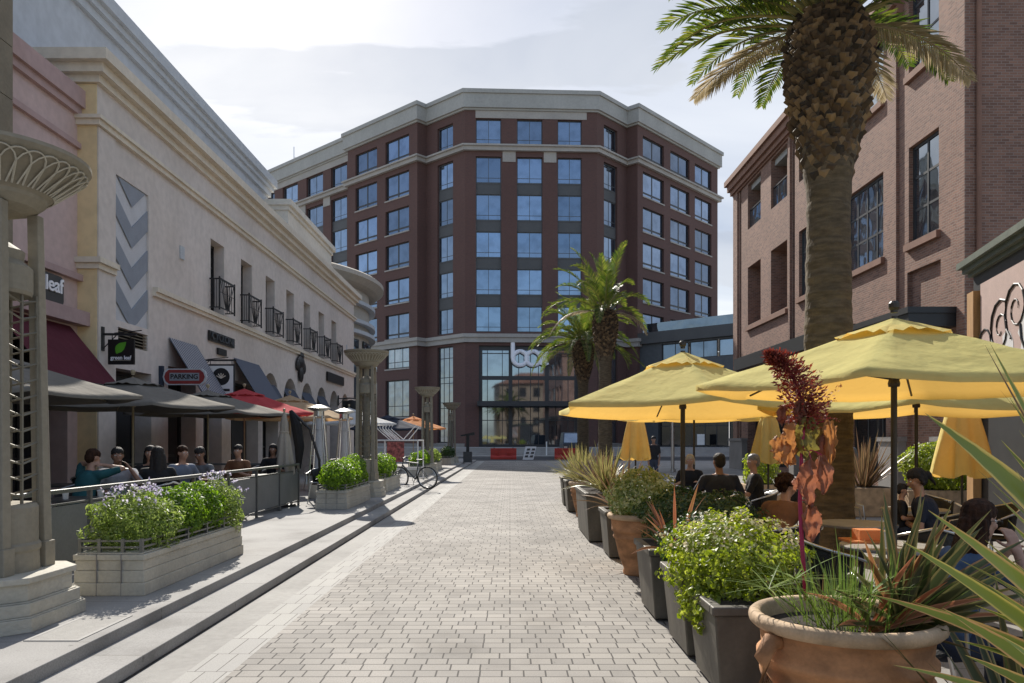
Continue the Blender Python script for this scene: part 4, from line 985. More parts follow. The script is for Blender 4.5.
for j in range(9):
    s0 = .9 + j * .7; z0 = 3.0 + .6 * ((j * 37) % 5) / 5; pts = []
    for i in range(22):
        t = i / 21; r = .52 * (1 - t * .85); a = t * 3.4 * pi + j; pts.append(kp(s0 + r * cos(a), z0 + .35 + r * sin(a) * (1 if j % 2 else -1), .06))
    c.tube(pts, [.024 * (1 - i / 30) for i in range(22)], 6)
c.build('swirl', M['dark'], mo)
c = MB()
for j in range(8):
    s0 = 1.1 + j * .8; z0 = 2.9 + .9 * ((j * 23) % 7) / 7; pts = [kp(s0 + .28 * cos(t * 2 * pi / 14) * (1 + .3 * sin(3 * t)), z0 + .36 * sin(t * 2 * pi / 14), .054) for t in range(14)]
    c.add(pts, [tuple(range(14))])
c.build('leaf_motif', M['palegrey'], mo)

# the street goes on behind the viewer: a tan hip roofed building stands there (its reflection shows in the lobby glass)
back = thing('tan_building', 'tan hip roofed building reflected in the glass entrance', 'building', (24, -46, 0))
w_ = MB(); hs_ = []
for i in range(7):
    for j in range(4): hs_.append((2 + i * 3.9, 3.9 + i * 3.9, 1.5 + j * 4.1, 4.0 + j * 4.1, .3))
wall_grid(w_, V((9, -40)), V((1, 0)), V((0, 1)), 0, 30, 0, 17.5, hs_); w_.box(9.0, 39, -60, -40.6, 0, 17.5); w_.build('wall', plain('tan stucco', (.22, .16, .11), .9), back)
w_ = MB(); w_.hexa([(8, -61, 17.5), (40, -61, 17.5), (40, -39, 17.5), (8, -39, 17.5)], [(16, -53, 21), (32, -53, 21), (32, -47, 21), (16, -47, 21)]); w_.build('roof', plain('clay roof', (.22, .10, .06), .9), back)
for (a, b_, lo, hi, d) in hs_: window(back, V((9, -40)), V((1, 0)), V((0, 1)), a, b_, lo, hi, .2, 2, 1, M['frameD'], M['glassD'], fw=.08)
# ------------------------------------------------------------------ tall lamp pillars along the terrace edge
def lamp_pillar(x, y, label):
    z = .19; t = thing('lamp_pillar', label, 'lamp pillar', (x, y, z), group='lamp pillars along the terrace edge')
    def octo(h, ch): return [(x - h, y - h + ch), (x - h, y + h - ch), (x - h + ch, y + h), (x + h - ch, y + h), (x + h, y + h - ch), (x + h, y - h + ch), (x + h - ch, y - h), (x - h + ch, y - h)]
    b = MB()
    for h, z0, z1 in ((.46, 0, .11), (.45, .11, .12), (.435, .12, .22), (.42, .22, .23), (.40, .23, .37), (.42, .37, .42)): b.prism(octo(h, .16), z + z0, z + z1)
    b.build('base', M['planterstone'], t, bevel=.008)
    b = MB(); b.lathe([(0, .98), (.26, .98), (.275, .95), (.275, .66), (.29, .64), (.29, .60), (.28, .58), (.285, .42), (0, .42)], 32, (x, y, z)); b.build('drum', M['pillar'], t)
    for sx in (-1, 1):
        for sy in (-1, 1):
            b = MB(); cx, cy = x + sx * .215, y + sy * .215
            w0, w1 = .042, .036
            b.hexa([(cx - w0, cy - w0, z + .58), (cx + w0, cy - w0, z + .58), (cx + w0, cy + w0, z + .58), (cx - w0, cy + w0, z + .58)],
                   [(cx - w1 - sx * .03, cy - w1 - sy * .03, z + 3.45), (cx + w1 - sx * .03, cy - w1 - sy * .03, z + 3.45), (cx + w1 - sx * .03, cy + w1 - sy * .03, z + 3.45), (cx - w1 - sx * .03, cy + w1 - sy * .03, z + 3.45)])
            b.box(cx - .055, cx + .055, cy - .055, cy + .055, z + .42, z + .64); b.build('corner_post', M['pillar'], t, bevel=.006)
    for (ux, uy_, ox, oy) in ((1, 0, 0, -.21), (1, 0, 0, .21), (0, 1, -.21, 0), (0, 1, .21, 0)):
        b = MB()
        def P(a, zz): return (x + ux * a + ox, y + uy_ * a + oy, z + zz)
        for a in (-.17, 0, .17): b.rod(P(a, .98), P(a * .9, 2.75), .011, 5)
        for k in range(13):
            zz = 1.04 + k * .135
            b.rod(P(-.17, zz + .05), P(0, zz), .009, 4); b.rod(P(0, zz), P(.17, zz + .05), .009, 4)
        b.build('lattice', M['pillarmetal'], t)
    b = MB(); b.lathe([(0, 1.0), (.10, 1.0), (.10, 2.7), (.0, 2.7)], 12, (x, y, z)); b.build('core', M['pillarmetal'], t)
    b = MB(); b.lathe([(.0, 2.73), (.235, 2.73), (.245, 2.76), (.245, 2.96), (.23, 2.98), (.19, 3.02), (.2, 3.1), (.12, 3.17), (.07, 3.2), (.07, 3.42), (.0, 3.42)], 28, (x, y, z)); b.build('collar', M['pillar'], t)
    # bowl: shallow dish below, flaring petal ring above
    b = MB(); prof = [(.0, 3.42), (.18, 3.42), (.27, 3.46), (.32, 3.52), (.33, 3.55), (.36, 3.58), (.42, 3.66), (.50, 3.74), (.565, 3.81), (.585, 3.84), (.585, 3.87), (.55, 3.87), (.45, 3.80), (.3, 3.72), (.0, 3.70)]
    b.lathe(prof, 48, (x, y, z)); bo = b.build('bowl', M['pillar'], t, smooth=False)
    b = MB()
    def bp(a, s):   # point on the bowl's flaring outside
        i = s * 3; k = min(2, int(i)); f = i - k; pr = [(.355, 3.575), (.425, 3.655), (.505, 3.735), (.565, 3.80)]
        r = pr[k][0] * (1 - f) + pr[k + 1][0] * f + .006; zz = pr[k][1] * (1 - f) + pr[k + 1][1] * f - .004
        return (x + r * cos(a), y + r * sin(a), z + zz)
    for k in range(36):
        a0 = 2 * pi * k / 36; hw = 2 * pi / 36 * 1.25
        b.tube([bp(a0 + hw * (j / 5 - 1), sqrt(max(0, 1 - (j / 5 - 1) ** 2)) * .95) for j in range(11)], .0065, 4, caps=False)
    b.build('petal_relief', M['planterstone'], bo)
    return t
LP = lamp_pillar(-4.20, 6.25, 'nearest stone lamp pillar with a flaring bowl top, cut by the left edge of the photo')
dup(LP, (-3.74, 20.2, .19), 0, scale=(1, 1, .975), label='second stone lamp pillar, between the low box shrubs and patio heaters')
dup(LP, (-3.72, 34.9, .19), 0, scale=(1, 1, .99), label='third stone lamp pillar, just beyond the parked bicycle')
dup(LP, (-3.72, 49.5, .19), 0, scale=(1, 1, .99), label='farthest and smallest lamp pillar near the office building')

LP.scale = (1.25, 1.25, .965)
# ------------------------------------------------------------------ stone planters on the terrace
def stone_planter(y0, label):
    x0, x1, L_ = -4.10, -3.42, 2.7; y1 = y0 + L_; z = .19
    t = thing('stone_planter', label, 'planter', ((x0 + x1) / 2, y0, z), group='long stone planters on the terrace')
    b = MB()
    for o, a, c in ((0, 0, .12), (.012, .121, .235), (.02, .236, .33), (.005, .331, .385)): b.box(x0 + o, x1 - o, y0 + o, y1 - o, z + a, z + c)
    b.box(x0 + .03, x1 - .03, y0 + .03, y1 - .03, z + .386, z + .40)
    b.build('box', M['planterstone'], t, bevel=.01)
    s = MB()
    for xx in (x0 + .23, x0 + .46): s.box(xx - .003, xx + .003, y0 - .002, y0 + .02, z, z + .385)
    s.build('joint', M['stonebase'], t)
    r = MB(); i = .04
    for zz in (.44, .50):
        r.box(x0 + i, x1 - i, y0 + i, y0 + i + .02, z + zz, z + zz + .018); r.box(x0 + i, x1 - i, y1 - i - .02, y1 - i, z + zz, z + zz + .018)
        r.box(x0 + i, x0 + i + .02, y0 + i + .02, y1 - i - .02, z + zz, z + zz + .018); r.box(x1 - i - .02, x1 - i, y0 + i + .02, y1 - i - .02, z + zz, z + zz + .018)
    for yy in [y0 + i + k * (L_ - 2 * i - .03) / 5 for k in range(6)]:
        for xx in (x0 + i - .003, x1 - i - .027): r.box(xx, xx + .03, yy, yy + .03, z + .40, z + .53)
    for xx in (x0 + .22, x0 + .44): r.box(xx, xx + .03, y0 + i - .003, y0 + i + .027, z + .40, z + .53)
    r.build('rail', M['railmetal'], t)
    return t
SP = stone_planter(7.25, 'long stone planter of lavender and bright box nearest the camera')
for y, l in ((16.3, 'stone planter just before the second lamp pillar'), (21.5, 'stone planter just after the second lamp pillar'), (30.9, 'stone planter behind the bicycle before the third lamp pillar'), (36.4, 'stone planter just after the third lamp pillar'), (45.2, 'farthest stone planter of dark shrubs before the last lamp pillar')):
    dup(SP, (-3.76, y, .19), 0, l)

# ------------------------------------------------------------------ terrace railing with mesh panels
def railing(x0, y0, x1, y1, label, step=1.5, h=.93):
    z = .19; t = thing('terrace_railing', label, 'railing', (x0, y0, z)); P = V((x0, y0)); D = V((x1 - x0, y1 - y0)); Lg = D.length; u = D / Lg; n = V((u.y, -u.x)); k = max(1, round(Lg / step))
    b = MB(); b.wbox(P, u, n, 0, Lg, -.03, .03, z + h - .035, z + h + .01); b.build('top_rail', M['railmetal'], t, bevel=.006)
    b = MB(); b.wbox(P, u, n, 0, Lg, -.012, .012, z + h - .16, z + h - .14); b.wbox(P, u, n, 0, Lg, -.012, .012, z + .09, z + .11); b.build('lower_rail', M['railmetal'], t)
    for i in range(k + 1):
        s = Lg * i / k; b = MB(); b.wbox(P, u, n, s - .022, s + .022, -.022, .022, z, z + h - .03); b.wbox(P, u, n, s - .05, s + .05, -.05, .05, z, z + .012); b.build('post', M['railmetal'], t)
        if i < k:
            b = MB(); b.wbox(P, u, n, s + .06, s + Lg / k - .06, -.004, .004, z + .12, z + h - .17); b.build('mesh_panel', M['mesh'], t)
    return t
railing(-4.75, 3.0, -4.75, 17.4, 'long grey railing with mesh panels along the dining terrace')
railing(-4.9, 17.4, -8.6, 17.4, 'short grey railing running back from the terrace gate to the shops')
railing(-4.85, 21.0, -4.85, 33, 'pale steel railing beyond the patio heaters')

# ------------------------------------------------------------------ parasols
def parasol(x, y, zg, r, zh, za, mat, pole, label, group, sides=6, rot=0.0, pr=.022, vent=True, sag=.05, drop=.05, tilt=0, pole_r=None):
    t = thing('parasol', label, 'parasol', (x, y, zg), group=group)
    c = MB(); U = 8; R_ = 10
    rot = radians(rot)
    def cn(k): a = rot + 2 * pi * k / sides; return V((cos(a), sin(a)))
    def surf(A, B, f, g, lift=0):   # f radial 0..1, g across
        p = (A * (1 - g) + B * g) * r * f
        zz = za + (zh - za) * f - sag * 4 * g * (1 - g) * f * (1.0) - .02 * sin(pi * f) + .012 * mnoise.noise(V((p.x * 3 + x, p.y * 3 + y, 0)))
        # cloth between ribs pulls inwards
        p = p * (1 - .045 * 4 * g * (1 - g) * f)
        return V((x + p.x, y + p.y, zz + lift + tilt * p.y))
    f0 = .16 if vent else .0
    for k in range(sides):
        A, B = cn(k), cn(k + 1); vs = []; fs = []
        for i in range(R_ + 1):
            f = f0 + (1 - f0) * i / R_
            for j in range(U + 1): vs.append(surf(A, B, f, j / U))
        for j in range(U + 1):
            q = surf(A, B, 1, j / U); vs.append(q - V((0, 0, drop * (1 - .25 * sin(pi * j / U)))))
        for i in range(R_ + 1):
            for j in range(U):
                a = i * (U + 1) + j; fs.append((a, a + 1, a + U + 2, a + U + 1))
        c.add(vs, fs)
    cv = c.build('canopy', mat, t, smooth=False, weld=True)
    for p_ in cv.data.polygons: p_.use_smooth = True
    if vent:
        c = MB()
        for k in range(sides):
            A, B = cn(k), cn(k + 1); vs = []; fs = []
            for i in range(5):
                f = .30 * i / 4
                for j in range(U + 1):
                    q = surf(A, B, f, j / U, .014); q.z += .045 * abs(sin(pi * j / U)) * (f / .3) ** 2 + .016 * sin(j * 2.6 + k * 1.7) * (f / .3) ** 2; vs.append(q)
            for i in range(4):
                for j in range(U): a = i * (U + 1) + j; fs.append((a, a + 1, a + U + 2, a + U + 1))
            c.add(vs, fs)
        vv = c.build('vent_cap', mat, cv, smooth=True)
    for k in range(sides):
        A = cn(k); b = MB(); a0 = surf(A, A, .04, 0) - V((0, 0, .05)); a1 = surf(A, A, .985, 0) - V((0, 0, .022)); mid = surf(A, A, .5, 0) - V((0, 0, .025))
        b.tube([a0, mid, a1], .011, 5); b.rod((x + A.x * .03, y + A.y * .03, zh + .02 + (za - zh) * .05), surf(A, A, .52, 0) - V((0, 0, .03)), .009, 5)
        b.build('rib', pole, t)
    p_ = pole_r or pr
    b = MB(); b.rod((x, y, zg), (x, y, za + .02), p_, 10); b.lathe([(.0, 0), (.045, 0), (.05, .03), (.04, .07), (.0, .08)], 12, (x, y, zh - .02)); b.build('pole', pole, t)
    b = MB(); b.lathe([(.0, 0), (.03, 0), (.03, .02), (.045, .045), (.045, .08), (.03, .10), (0, .105)], 12, (x, y, za + .02 + (.03 if vent else 0))); b.build('finial', pole, t)
    b = MB(); b.lathe([(.0, .07), (.05, .07), (.26, .05), (.28, .0), (0, 0)], 20, (x, y, zg + .002)); b.build('base', M['dark'], t)
    return t
gy = 'open yellow parasols on the right'
parasol(3.32, 6.7, 0, 1.70, 2.13, 2.70, M['yellow'], M['poleD'], 'largest yellow parasol in front with a dark bronze pole', gy, rot=-122 + 0, pr=.026)
parasol(2.23, 10.0, 0, 1.78, 2.07, 2.78, M['yellow'], M['poleD'], 'yellow parasol nearest the paved street, its dark pole beside the man in a dark shirt', gy, rot=-90, pr=.03, tilt=-.03)
parasol(3.80, 16.0, 0, 1.60, 2.12, 2.70, M['yellow'], M['poleD'], 'small far yellow parasol seen beneath the one nearest the street', gy, rot=-80)
parasol(5.40, 10.3, 0, 2.15, 2.10, 2.78, M['yellow'], M['poleD'], 'wide yellow parasol behind and below the largest one', gy, rot=-117, sag=.09)
gl_ = 'open parasols over the left terrace'
for (x, y, r, zh, za, m, pl_, lab, rot) in (
    (-7.2, 11.0, 1.85, 2.30, 2.84, 'taupe', 'poleW', 'taupe parasol nearest the left edge, half behind the lamp pillar', 12),
    (-7.2, 14.8, 1.90, 2.30, 2.84, 'taupe', 'poleW', 'taupe parasol under the hanging green leaf sign', 5),
    (-7.25, 18.6, 1.90, 2.30, 2.84, 'taupe', 'poleW', 'taupe parasol under the PARKING sign', 10),
    (-7.3, 21.3, 1.90, 2.40, 3.05, 'red', 'poleW', 'red parasol beside the wide slate blue awning', 0),
    (-6.9, 24.3, 1.95, 2.35, 3.05, 'beige', 'poleW', 'beige parasol behind the tall patio heaters', 8),
    (-6.75, 32.5, 2.0, 2.35, 3.0, 'canvaswhite', 'poleW', 'white parasol behind the second lamp pillar', 0),
    (-5.9, 37.5, 1.9, 2.20, 2.85, 'navy', 'poleD', 'navy blue parasol behind the white tube rack', 10),
    (-5.3, 42.5, 1.8, 2.3, 2.95, 'orange', 'poleW', 'orange and yellow parasol farthest along the terrace', 0)):
    parasol(x, y, .19, r, zh, za, M[m], M[pl_], lab, gl_, rot=rot, sides=8 if m != 'taupe' else 6)

def closed_parasol(x, y, zg, zb, zt, r, mat, pole, label, seed=1):
    t = thing('closed_parasol', label, 'parasol', (x, y, zg), group='folded parasols'); rg = random.Random(seed); n = 48; c = MB(); vs = []; fs = []; m = 14
    ph = [rg.uniform(-.5, .5) for _ in range(6)]
    for i in range(m + 1):
        f = i / m; z = zt + (zb - zt) * f; rr = .03 + (r - .03) * f ** .75
        if .25 < f < .4: rr *= .86
        for k in range(n):
            a = 2 * pi * k / n; pl_ = 1 + (.42 * f) * (abs(cos(3 * a + ph[0])) * 1.4 - .9) + .05 * sin(17 * a + 3 * f)
            vs.append((x + rr * pl_ * cos(a), y + rr * pl_ * sin(a), z - (.09 * abs(sin(3 * a + ph[0])) if i == m else 0)))
    for i in range(m):
        for k in range(n): k2 = (k + 1) % n; fs.append((i * n + k, i * n + k2, (i + 1) * n + k2, (i + 1) * n + k))
    c.add(vs, fs); c.build('canopy', mat, t, smooth=True)
    b = MB(); b.rod((x, y, zg), (x, y, zt + .03), .02, 8); b.build('pole', pole, t)
    b = MB(); b.sphere((x, y, zt + .06), .035, 10, 6); b.build('finial', pole, t)
    b = MB(); zz = zt + (zb - zt) * .33; b.lathe([(r * .52, zz - .02), (r * .55, zz), (r * .52, zz + .02)], 24, (x, y, 0)); b.build('tie', mat, t)
    b = MB(); b.lathe([(.0, .07), (.05, .07), (.24, .05), (.26, .0), (0, 0)], 20, (x, y, zg + .002)); b.build('base', M['dark'], t)
closed_parasol(2.95, 18.2, 0, 1.25, 2.75, .31, M['yellow'], M['poleD'], 'folded yellow parasol left of the far open parasol', 1)
closed_parasol(5.0, 15.0, 0, 1.27, 2.52, .29, M['yellow'], M['poleD'], 'folded yellow parasol between the seated man and the big palm trunk', 2)
closed_parasol(7.35, 12.6, 0, 1.12, 2.75, .42, M['yellow'], M['poleD'], 'folded yellow parasol under the wide one at the right edge', 3)
closed_parasol(-4.95, 17.0, .19, .95, 2.25, .20, M['greige'], M['poleW'], 'folded beige parasol at the end of the terrace railing', 4)
# dark cantilever arm with a folded cover
t = thing('cantilever_parasol', 'dark folded cantilever parasol by the terrace gate', 'parasol', (-4.6, 17.6, .19))
b = MB(); b.tube([(-4.3, 17.6, .2), (-4.33, 17.6, 1.2), (-4.55, 17.6, 1.9), (-4.95, 17.6, 2.3)], .03, 8); b.build('arm', M['dark'], t)
b = MB(); b.tube([(-4.98, 17.6, 2.32), (-4.85, 17.6, 2.0), (-4.78, 17.6, 1.5), (-4.8, 17.6, 1.0)], [.04, .12, .11, .05], 10); b.build('cover', M['c_black'], t)

# ------------------------------------------------------------------ patio heaters
def heater(x, y, label):
    z = .19; t = thing('patio_heater', label, 'heater', (x, y, z), group='glass patio heaters')
    b = MB(); b.box(x - .22, x + .22, y - .22, y + .22, z, z + .42); b.build('base', M['steel'], t, bevel=.01)
    b = MB()
    for sx in (-1, 1):
        for sy in (-1, 1): b.rod((x + sx * .21, y + sy * .21, z + .42), (x + sx * .10, y + sy * .10, z + 2.05), .02, 6)
    for k in range(1, 5):
        f = k / 5; h = .21 - .11 * f; zz = z + .42 + 1.63 * f
        if k in (2, 4):
            for sgn in (-1, 1): b.rod((x - h, y + sgn * h, zz), (x + h, y + sgn * h, zz), .005, 4); b.rod((x + sgn * h, y - h, zz), (x + sgn * h, y + h, zz), .005, 4)
    b.build('frame', M['steel'], t)
    b = MB(); b.lathe([(.13, .45), (.075, 2.0)], 16, (x, y, z)); b.build('tube', M['palegrey'], t, smooth=True)
    b = MB(); b.lathe([(0, 2.05), (.13, 2.05), (.13, 2.18), (.28, 2.24), (.29, 2.26), (.15, 2.32), (0, 2.35)], 24, (x, y, z)); b.build('reflector', M['steel'], t)
    return t
H1 = heater(-4.78, 19.4, 'left one of the two pyramid patio heaters'); dup(H1, (-4.62, 21.6, .19), 0, 'right one of the two pyramid patio heaters, next to the second lamp pillar')

# ------------------------------------------------------------------ white tube rack
t = thing('tube_rack', 'white tubular metal rack with hoops and a red poster', 'rack', (-3.9, 27.2, .19)); z = .19
b = MB(); X0, X1, Y0, Y1 = -4.62, -2.95, 26.9, 28.6
X1 = -3.2
for x in (X0, X1):
    for y in (Y0, Y1): b.rod((x, y, z), (x, y, z + 1.45), .028, 6)
for y in (Y0, Y1): b.rod((X0, y, z + 1.45), (X1, y, z + 1.45), .028, 6); b.rod((X0, y, z + .45), (X1, y, z + .45), .02, 6)
for x in (X0, X1): b.rod((x, Y0, z + 1.45), (x, Y1, z + 1.45), .028, 6)
b.build('frame', M['white'], t)
for k in range(4):
    b = MB(); x = X0 + .05 + k * .10
    pts = [(x + .45 + k * .03, Y0 + .3, z + 1.47), (x + .1, Y0 + .3, z + 1.85)] + [(x + .03 + .13 * cos(a), Y0 + .3, z + 1.92 + .13 * sin(a)) for a in [radians(q) for q in range(20, 260, 24)]] + [(x + .35, Y0 + .3, z + 1.47)]
    b.tube(pts, .018, 6); b.build('hoop', M['white'], t)
b = MB(); b.rod((X1 - .55, Y0 + .3, z + 1.47), (X1 - .1, Y0 + .3, z + 1.98), .018, 6); b.rod((X1 - .35, Y0 + .3, z + 1.47), (X1, Y0 + .3, z + 1.9), .018, 6); b.build('brace', M['white'], t)
b = MB(); b.box(X0 + .35, X0 + .95, Y0 - .02, Y0, z + .7, z + 1.4); b.build('poster', plain('red poster', (.35, .10, .09), .6, var=.6, scale=9), t)

# ------------------------------------------------------------------ bicycle
def bicycle(loc, rz, label):
    t = thing('bicycle', label, 'bicycle', (0, 0, 0)); R_ = .345
    for wx in (0, 1.04):
        b = MB(); K = 40
        b.tube([(wx + R_ * cos(2 * pi * k / K), 0, R_ + R_ * sin(2 * pi * k / K)) for k in range(K + 1)], .021, 8, caps=False); wo = b.build('wheel', M['rubber'], t, smooth=True)
        b = MB(); b.tube([(wx + (R_ - .03) * cos(2 * pi * k / K), 0, R_ + (R_ - .03) * sin(2 * pi * k / K)) for k in range(K + 1)], .012, 6, caps=False); b.build('rim', M['steel'], wo)
        b = MB(); [b.rod((wx, 0.02 * (-1) ** k, R_), (wx + (R_ - .03) * cos(2 * pi * k / 24), 0, R_ + (R_ - .03) * sin(2 * pi * k / 24)), .003, 3) for k in range(24)]; b.rod((wx, -.05, R_), (wx, .05, R_), .022, 8); b.build('spokes', M['steel'], wo)
    b = MB(); bb = (.43, 0, .29); st = (.30, 0, .80); hd = (.86, 0, .86); hb = (.885, 0, .74)
    for a, c, r in ((bb, st, .022), (st, hd, .022), (bb, hb, .026)): b.rod(a, c, r, 8)
    for s in (-1, 1): b.rod((0, s * .055, R_), (bb[0], s * .03, bb[2]), .01, 6); b.rod((0, s * .055, R_), (st[0], s * .02, st[2] - .05), .008, 6); b.rod((1.04, s * .05, R_), (.90, s * .035, .72), .012, 6)
    b.rod((.9, 0, .70), (.845, 0, .95), .018, 8); b.rod(st, (.275, 0, .90), .013, 8); b.build('frame', M['frameG'], t)
    b = MB(); b.hexa([(.13, -.07, .90), (.40, -.02, .91), (.40, .02, .91), (.13, .07, .90)], [(.14, -.06, .94), (.38, -.015, .94), (.38, .015, .94), (.14, .06, .94)]); b.build('saddle', M['dark'], t, bevel=.01)
    b = MB(); b.tube([(.80, -.29, 1.0), (.86, -.15, .99), (.86, 0, .96), (.86, .15, .99), (.80, .29, 1.0)], .013, 6); b.build('handlebar', M['dark'], t)
    b = MB(); b.tube([(.43 + .09 * cos(2 * pi * k / 20), .04, .29 + .09 * sin(2 * pi * k / 20)) for k in range(21)], .008, 5); b.rod((.43, .05, .29), (.50, .05, .14), .01, 5); b.rod((.43, -.05, .29), (.36, -.05, .44), .01, 5); b.box(.46, .54, .05, .13, .125, .145); b.box(.32, .40, -.13, -.05, .43, .45); b.build('pedals', M['dark'], t)
    t.location = loc; t.rotation_euler = (radians(-4), 0, rz); return t
bicycle((-2.62, 24.7, .10), radians(180 - 22), 'silver bicycle leaning at the terrace steps beside the box shrubs')

# slim dark stand at the far end of the terrace
t = thing('information_stand', 'slim dark stand with a slanted top at the far end of the terrace', 'stand', (-2.75, 50.5, .19)); x, y, z = -2.75, 50.5, .19
b = MB(); b.box(x - .1, x + .1, y - .1, y + .1, z, z + 1.75); b.build('post', M['dark'], t); b = MB(); b.hexa([(x - .45, y - .2, z + 1.70), (x + .45, y - .2, z + 1.78), (x + .45, y + .2, z + 1.78), (x - .45, y + .2, z + 1.70)], [(x - .45, y - .2, z + 1.78), (x + .42, y - .2, z + 1.98), (x + .42, y + .2, z + 1.98), (x - .45, y + .2, z + 1.78)]); b.build('slanted_top', M['dark'], t)
b = MB(); b.box(x - .28, x + .28, y - .28, y + .28, z, z + .7); b.build('base', M['spandrel'], t)

# ------------------------------------------------------------------ road closure
def barrier(x, y, label):
    t = thing('water_barrier', label, 'barrier', (x, y, .0), group='red plastic water barriers'); b = MB()
    L2 = 1.1
    pts = [(-.28, 0), (-.28, .18), (-.14, .38), (-.11, .95), (.11, .95), (.14, .38), (.28, .18), (.28, 0)]
    vs = [(x - L2, y + a, zz) for a, zz in pts] + [(x + L2, y + a, zz) for a, zz in pts]
    b.add(vs, [tuple(range(8)), tuple(range(15, 7, -1))] + [(i, (i + 1) % 8, 8 + (i + 1) % 8, 8 + i) for i in range(8)])
    for k in (-.5, .5): b.box(x + k - .2, x + k + .2, y - .20, y + .20, .38, .62)
    b.build('body', M['redplastic'], t, bevel=.02)
    b = MB(); b.rod((x + .8, y, .95), (x + .8, y, 1.0), .06, 10); b.rod((x - .8, y, .95), (x - .8, y, 1.0), .06, 10); b.build('filler_cap', M['dark'], t)
    return t
B1 = barrier(-.55, 66.0, 'left red plastic barrier across the end of the street'); dup(B1, (4.9, 66.0, 0), 0, 'right red plastic barrier half hidden by the flax plants')
t = thing('folding_sign', 'white folding A-frame sign between the red barriers', 'sign', (1.6, 65.5, 0)); x, y = 1.62, 65.5
for s in (-1, 1):
    b = MB(); b.hexa([(x - .55, y + s * .3 - .02, 0), (x + .35, y + s * .3 - .02, 0), (x + .35, y + s * .3 + .02, 0), (x - .55, y + s * .3 + .02, 0)], [(x - .30, y + s * .03 - .02, 1.1), (x + .62, y + s * .03 - .02, 1.1), (x + .62, y + s * .03 + .02, 1.1), (x - .30, y + s * .03 + .02, 1.1)]); po = b.build('panel', M['white'], t)
    if s == -1:
        c = MB()
        for k in range(3):
            for j in range(2): c.hexa(*[[(x - .38 + .09 * k + j * .42 + q[0], y - .335 + .075 * k * 1.05 + dz * .0 - .004, .2 + k * .29 + q[1]) for q in ((0, 0), (.26, 0), (.30, .16), (.04, .16))] if dz == 0 else [(x - .38 + .09 * k + j * .42 + q[0], y - .345 + .075 * k * 1.05, .2 + k * .29 + q[1]) for q in ((0, 0), (.26, 0), (.30, .16), (.04, .16))] for dz in (0, 1)])
        c.build('marking', M['spandrel'], po)
b = MB(); b.rod((3.6, 76.2, .14), (3.6, 76.2, 1.5), .06, 8); t = b.build('bollard', M['white'], origin=(3.6, 76.2, .14)); tag(t, 'thin white post in front of the glass entrance', 'post')
b = MB(); X, Y = 8.4, 40.0; b.rod((X, Y, 0), (X, Y, 4.2), .09, 10); b.rod((X, Y, 0), (X, Y, .15), .16, 12); tag(b.build('metal_pole', M['steel'], origin=(X, Y, 0)), 'plain pale metal pole behind the yellow parasols', 'pole')
# van
t = thing('parked_van', 'slate grey van parked behind the far palm trunks', 'van', (5.6, 71, 0)); x, y = 5.7, 71.0
b = MB(); b.hexa([(x - 1.0, y - 2.4, .35), (x + 1.0, y - 2.4, .35), (x + 1.0, y + 2.6, .35), (x - 1.0, y + 2.6, .35)], [(x - 1.0, y - 2.4, 1.35), (x + 1.0, y - 2.4, 1.35), (x + 1.0, y + 2.6, 1.35), (x - 1.0, y + 2.6, 1.35)])
b.hexa([(x - .98, y - 1.5, 1.351), (x + .98, y - 1.5, 1.351), (x + .98, y + 2.58, 1.351), (x - .98, y + 2.58, 1.351)], [(x - .85, y - .6, 2.35), (x + .85, y - .6, 2.35), (x + .85, y + 2.5, 2.35), (x - .85, y + 2.5, 2.35)]); b.build('body', M['carpaint'], t, bevel=.06)
b = MB(); b.hexa([(x - .85, y - 1.50, 1.42), (x + .85, y - 1.50, 1.42), (x + .85, y - 1.45, 1.42), (x - .85, y - 1.45, 1.42)], [(x - .75, y - .74, 2.25), (x + .75, y - .74, 2.25), (x + .75, y - .69, 2.25), (x - .75, y - .69, 2.25)]); b.build('windscreen', M['glassR'], t)
for s in (-1, 1):
    b = MB(); b.box(x + s * .78 - .15, x + s * .78 + .15, y - 2.44, y - 2.38, .85, 1.1); b.build('headlight', M['steel'], t)
    for yy in (-1.5, 1.7):
        b = MB(); b.rod((x + s * .75, y + yy, .35), (x + s * 1.02, y + yy, .35), .35, 18); b.build('wheel', M['rubber'], t)

# ------------------------------------------------------------------ planters along the right side of the street
def planter_box(x0, y0, wx, wy, h, label, rotz=0):
    t = thing('planter_box', label, 'planter', (x0, y0, 0), group='bronze grey box planters along the street'); ti = .05; x1, y1 = x0 + wx, y0 + wy
    b = MB(); b.hexa([(x0 + ti, y0 + ti, .02), (x1 - ti, y0 + ti, .02), (x1 - ti, y1 - ti, .02), (x0 + ti, y1 - ti, .02)], [(x0, y0, h - .06), (x1, y0, h - .06), (x1, y1, h - .06), (x0, y1, h - .06)])
    b.build('box', M['planterG'], t, bevel=.012)
    r = MB(); o = .02; i = .055
    for (a, b_, c, d) in ((x0 - o, x1 + o, y0 - o, y0 + i), (x0 - o, x1 + o, y1 - i, y1 + o), (x0 - o, x0 + i, y0 + i, y1 - i), (x1 - i, x1 + o, y0 + i, y1 - i)): r.box(a, b_, c, d, h - .058, h)
    r.build('rim', M['planterG'], t, bevel=.01)
    MB().box(x0 + i, x1 - i, y0 + i, y1 - i, h - .07, h - .03).build('soil', M['soil'], t)
    return t
planter_box(1.29, 4.88, .78, .74, .60, 'dark grey box planter nearest the camera, overflowing with bright green leaves')
planter_box(1.29, 5.80, .72, .76, .62, 'dark grey box planter second from the big terracotta pot')
planter_box(1.27, 7.0, .70, .82, .66, 'dark grey box planter holding coral flax and dark hedge')
planter_box(1.33, 10.7, .6, .8, .66, 'dark grey box planter just beyond the slim terracotta urn')
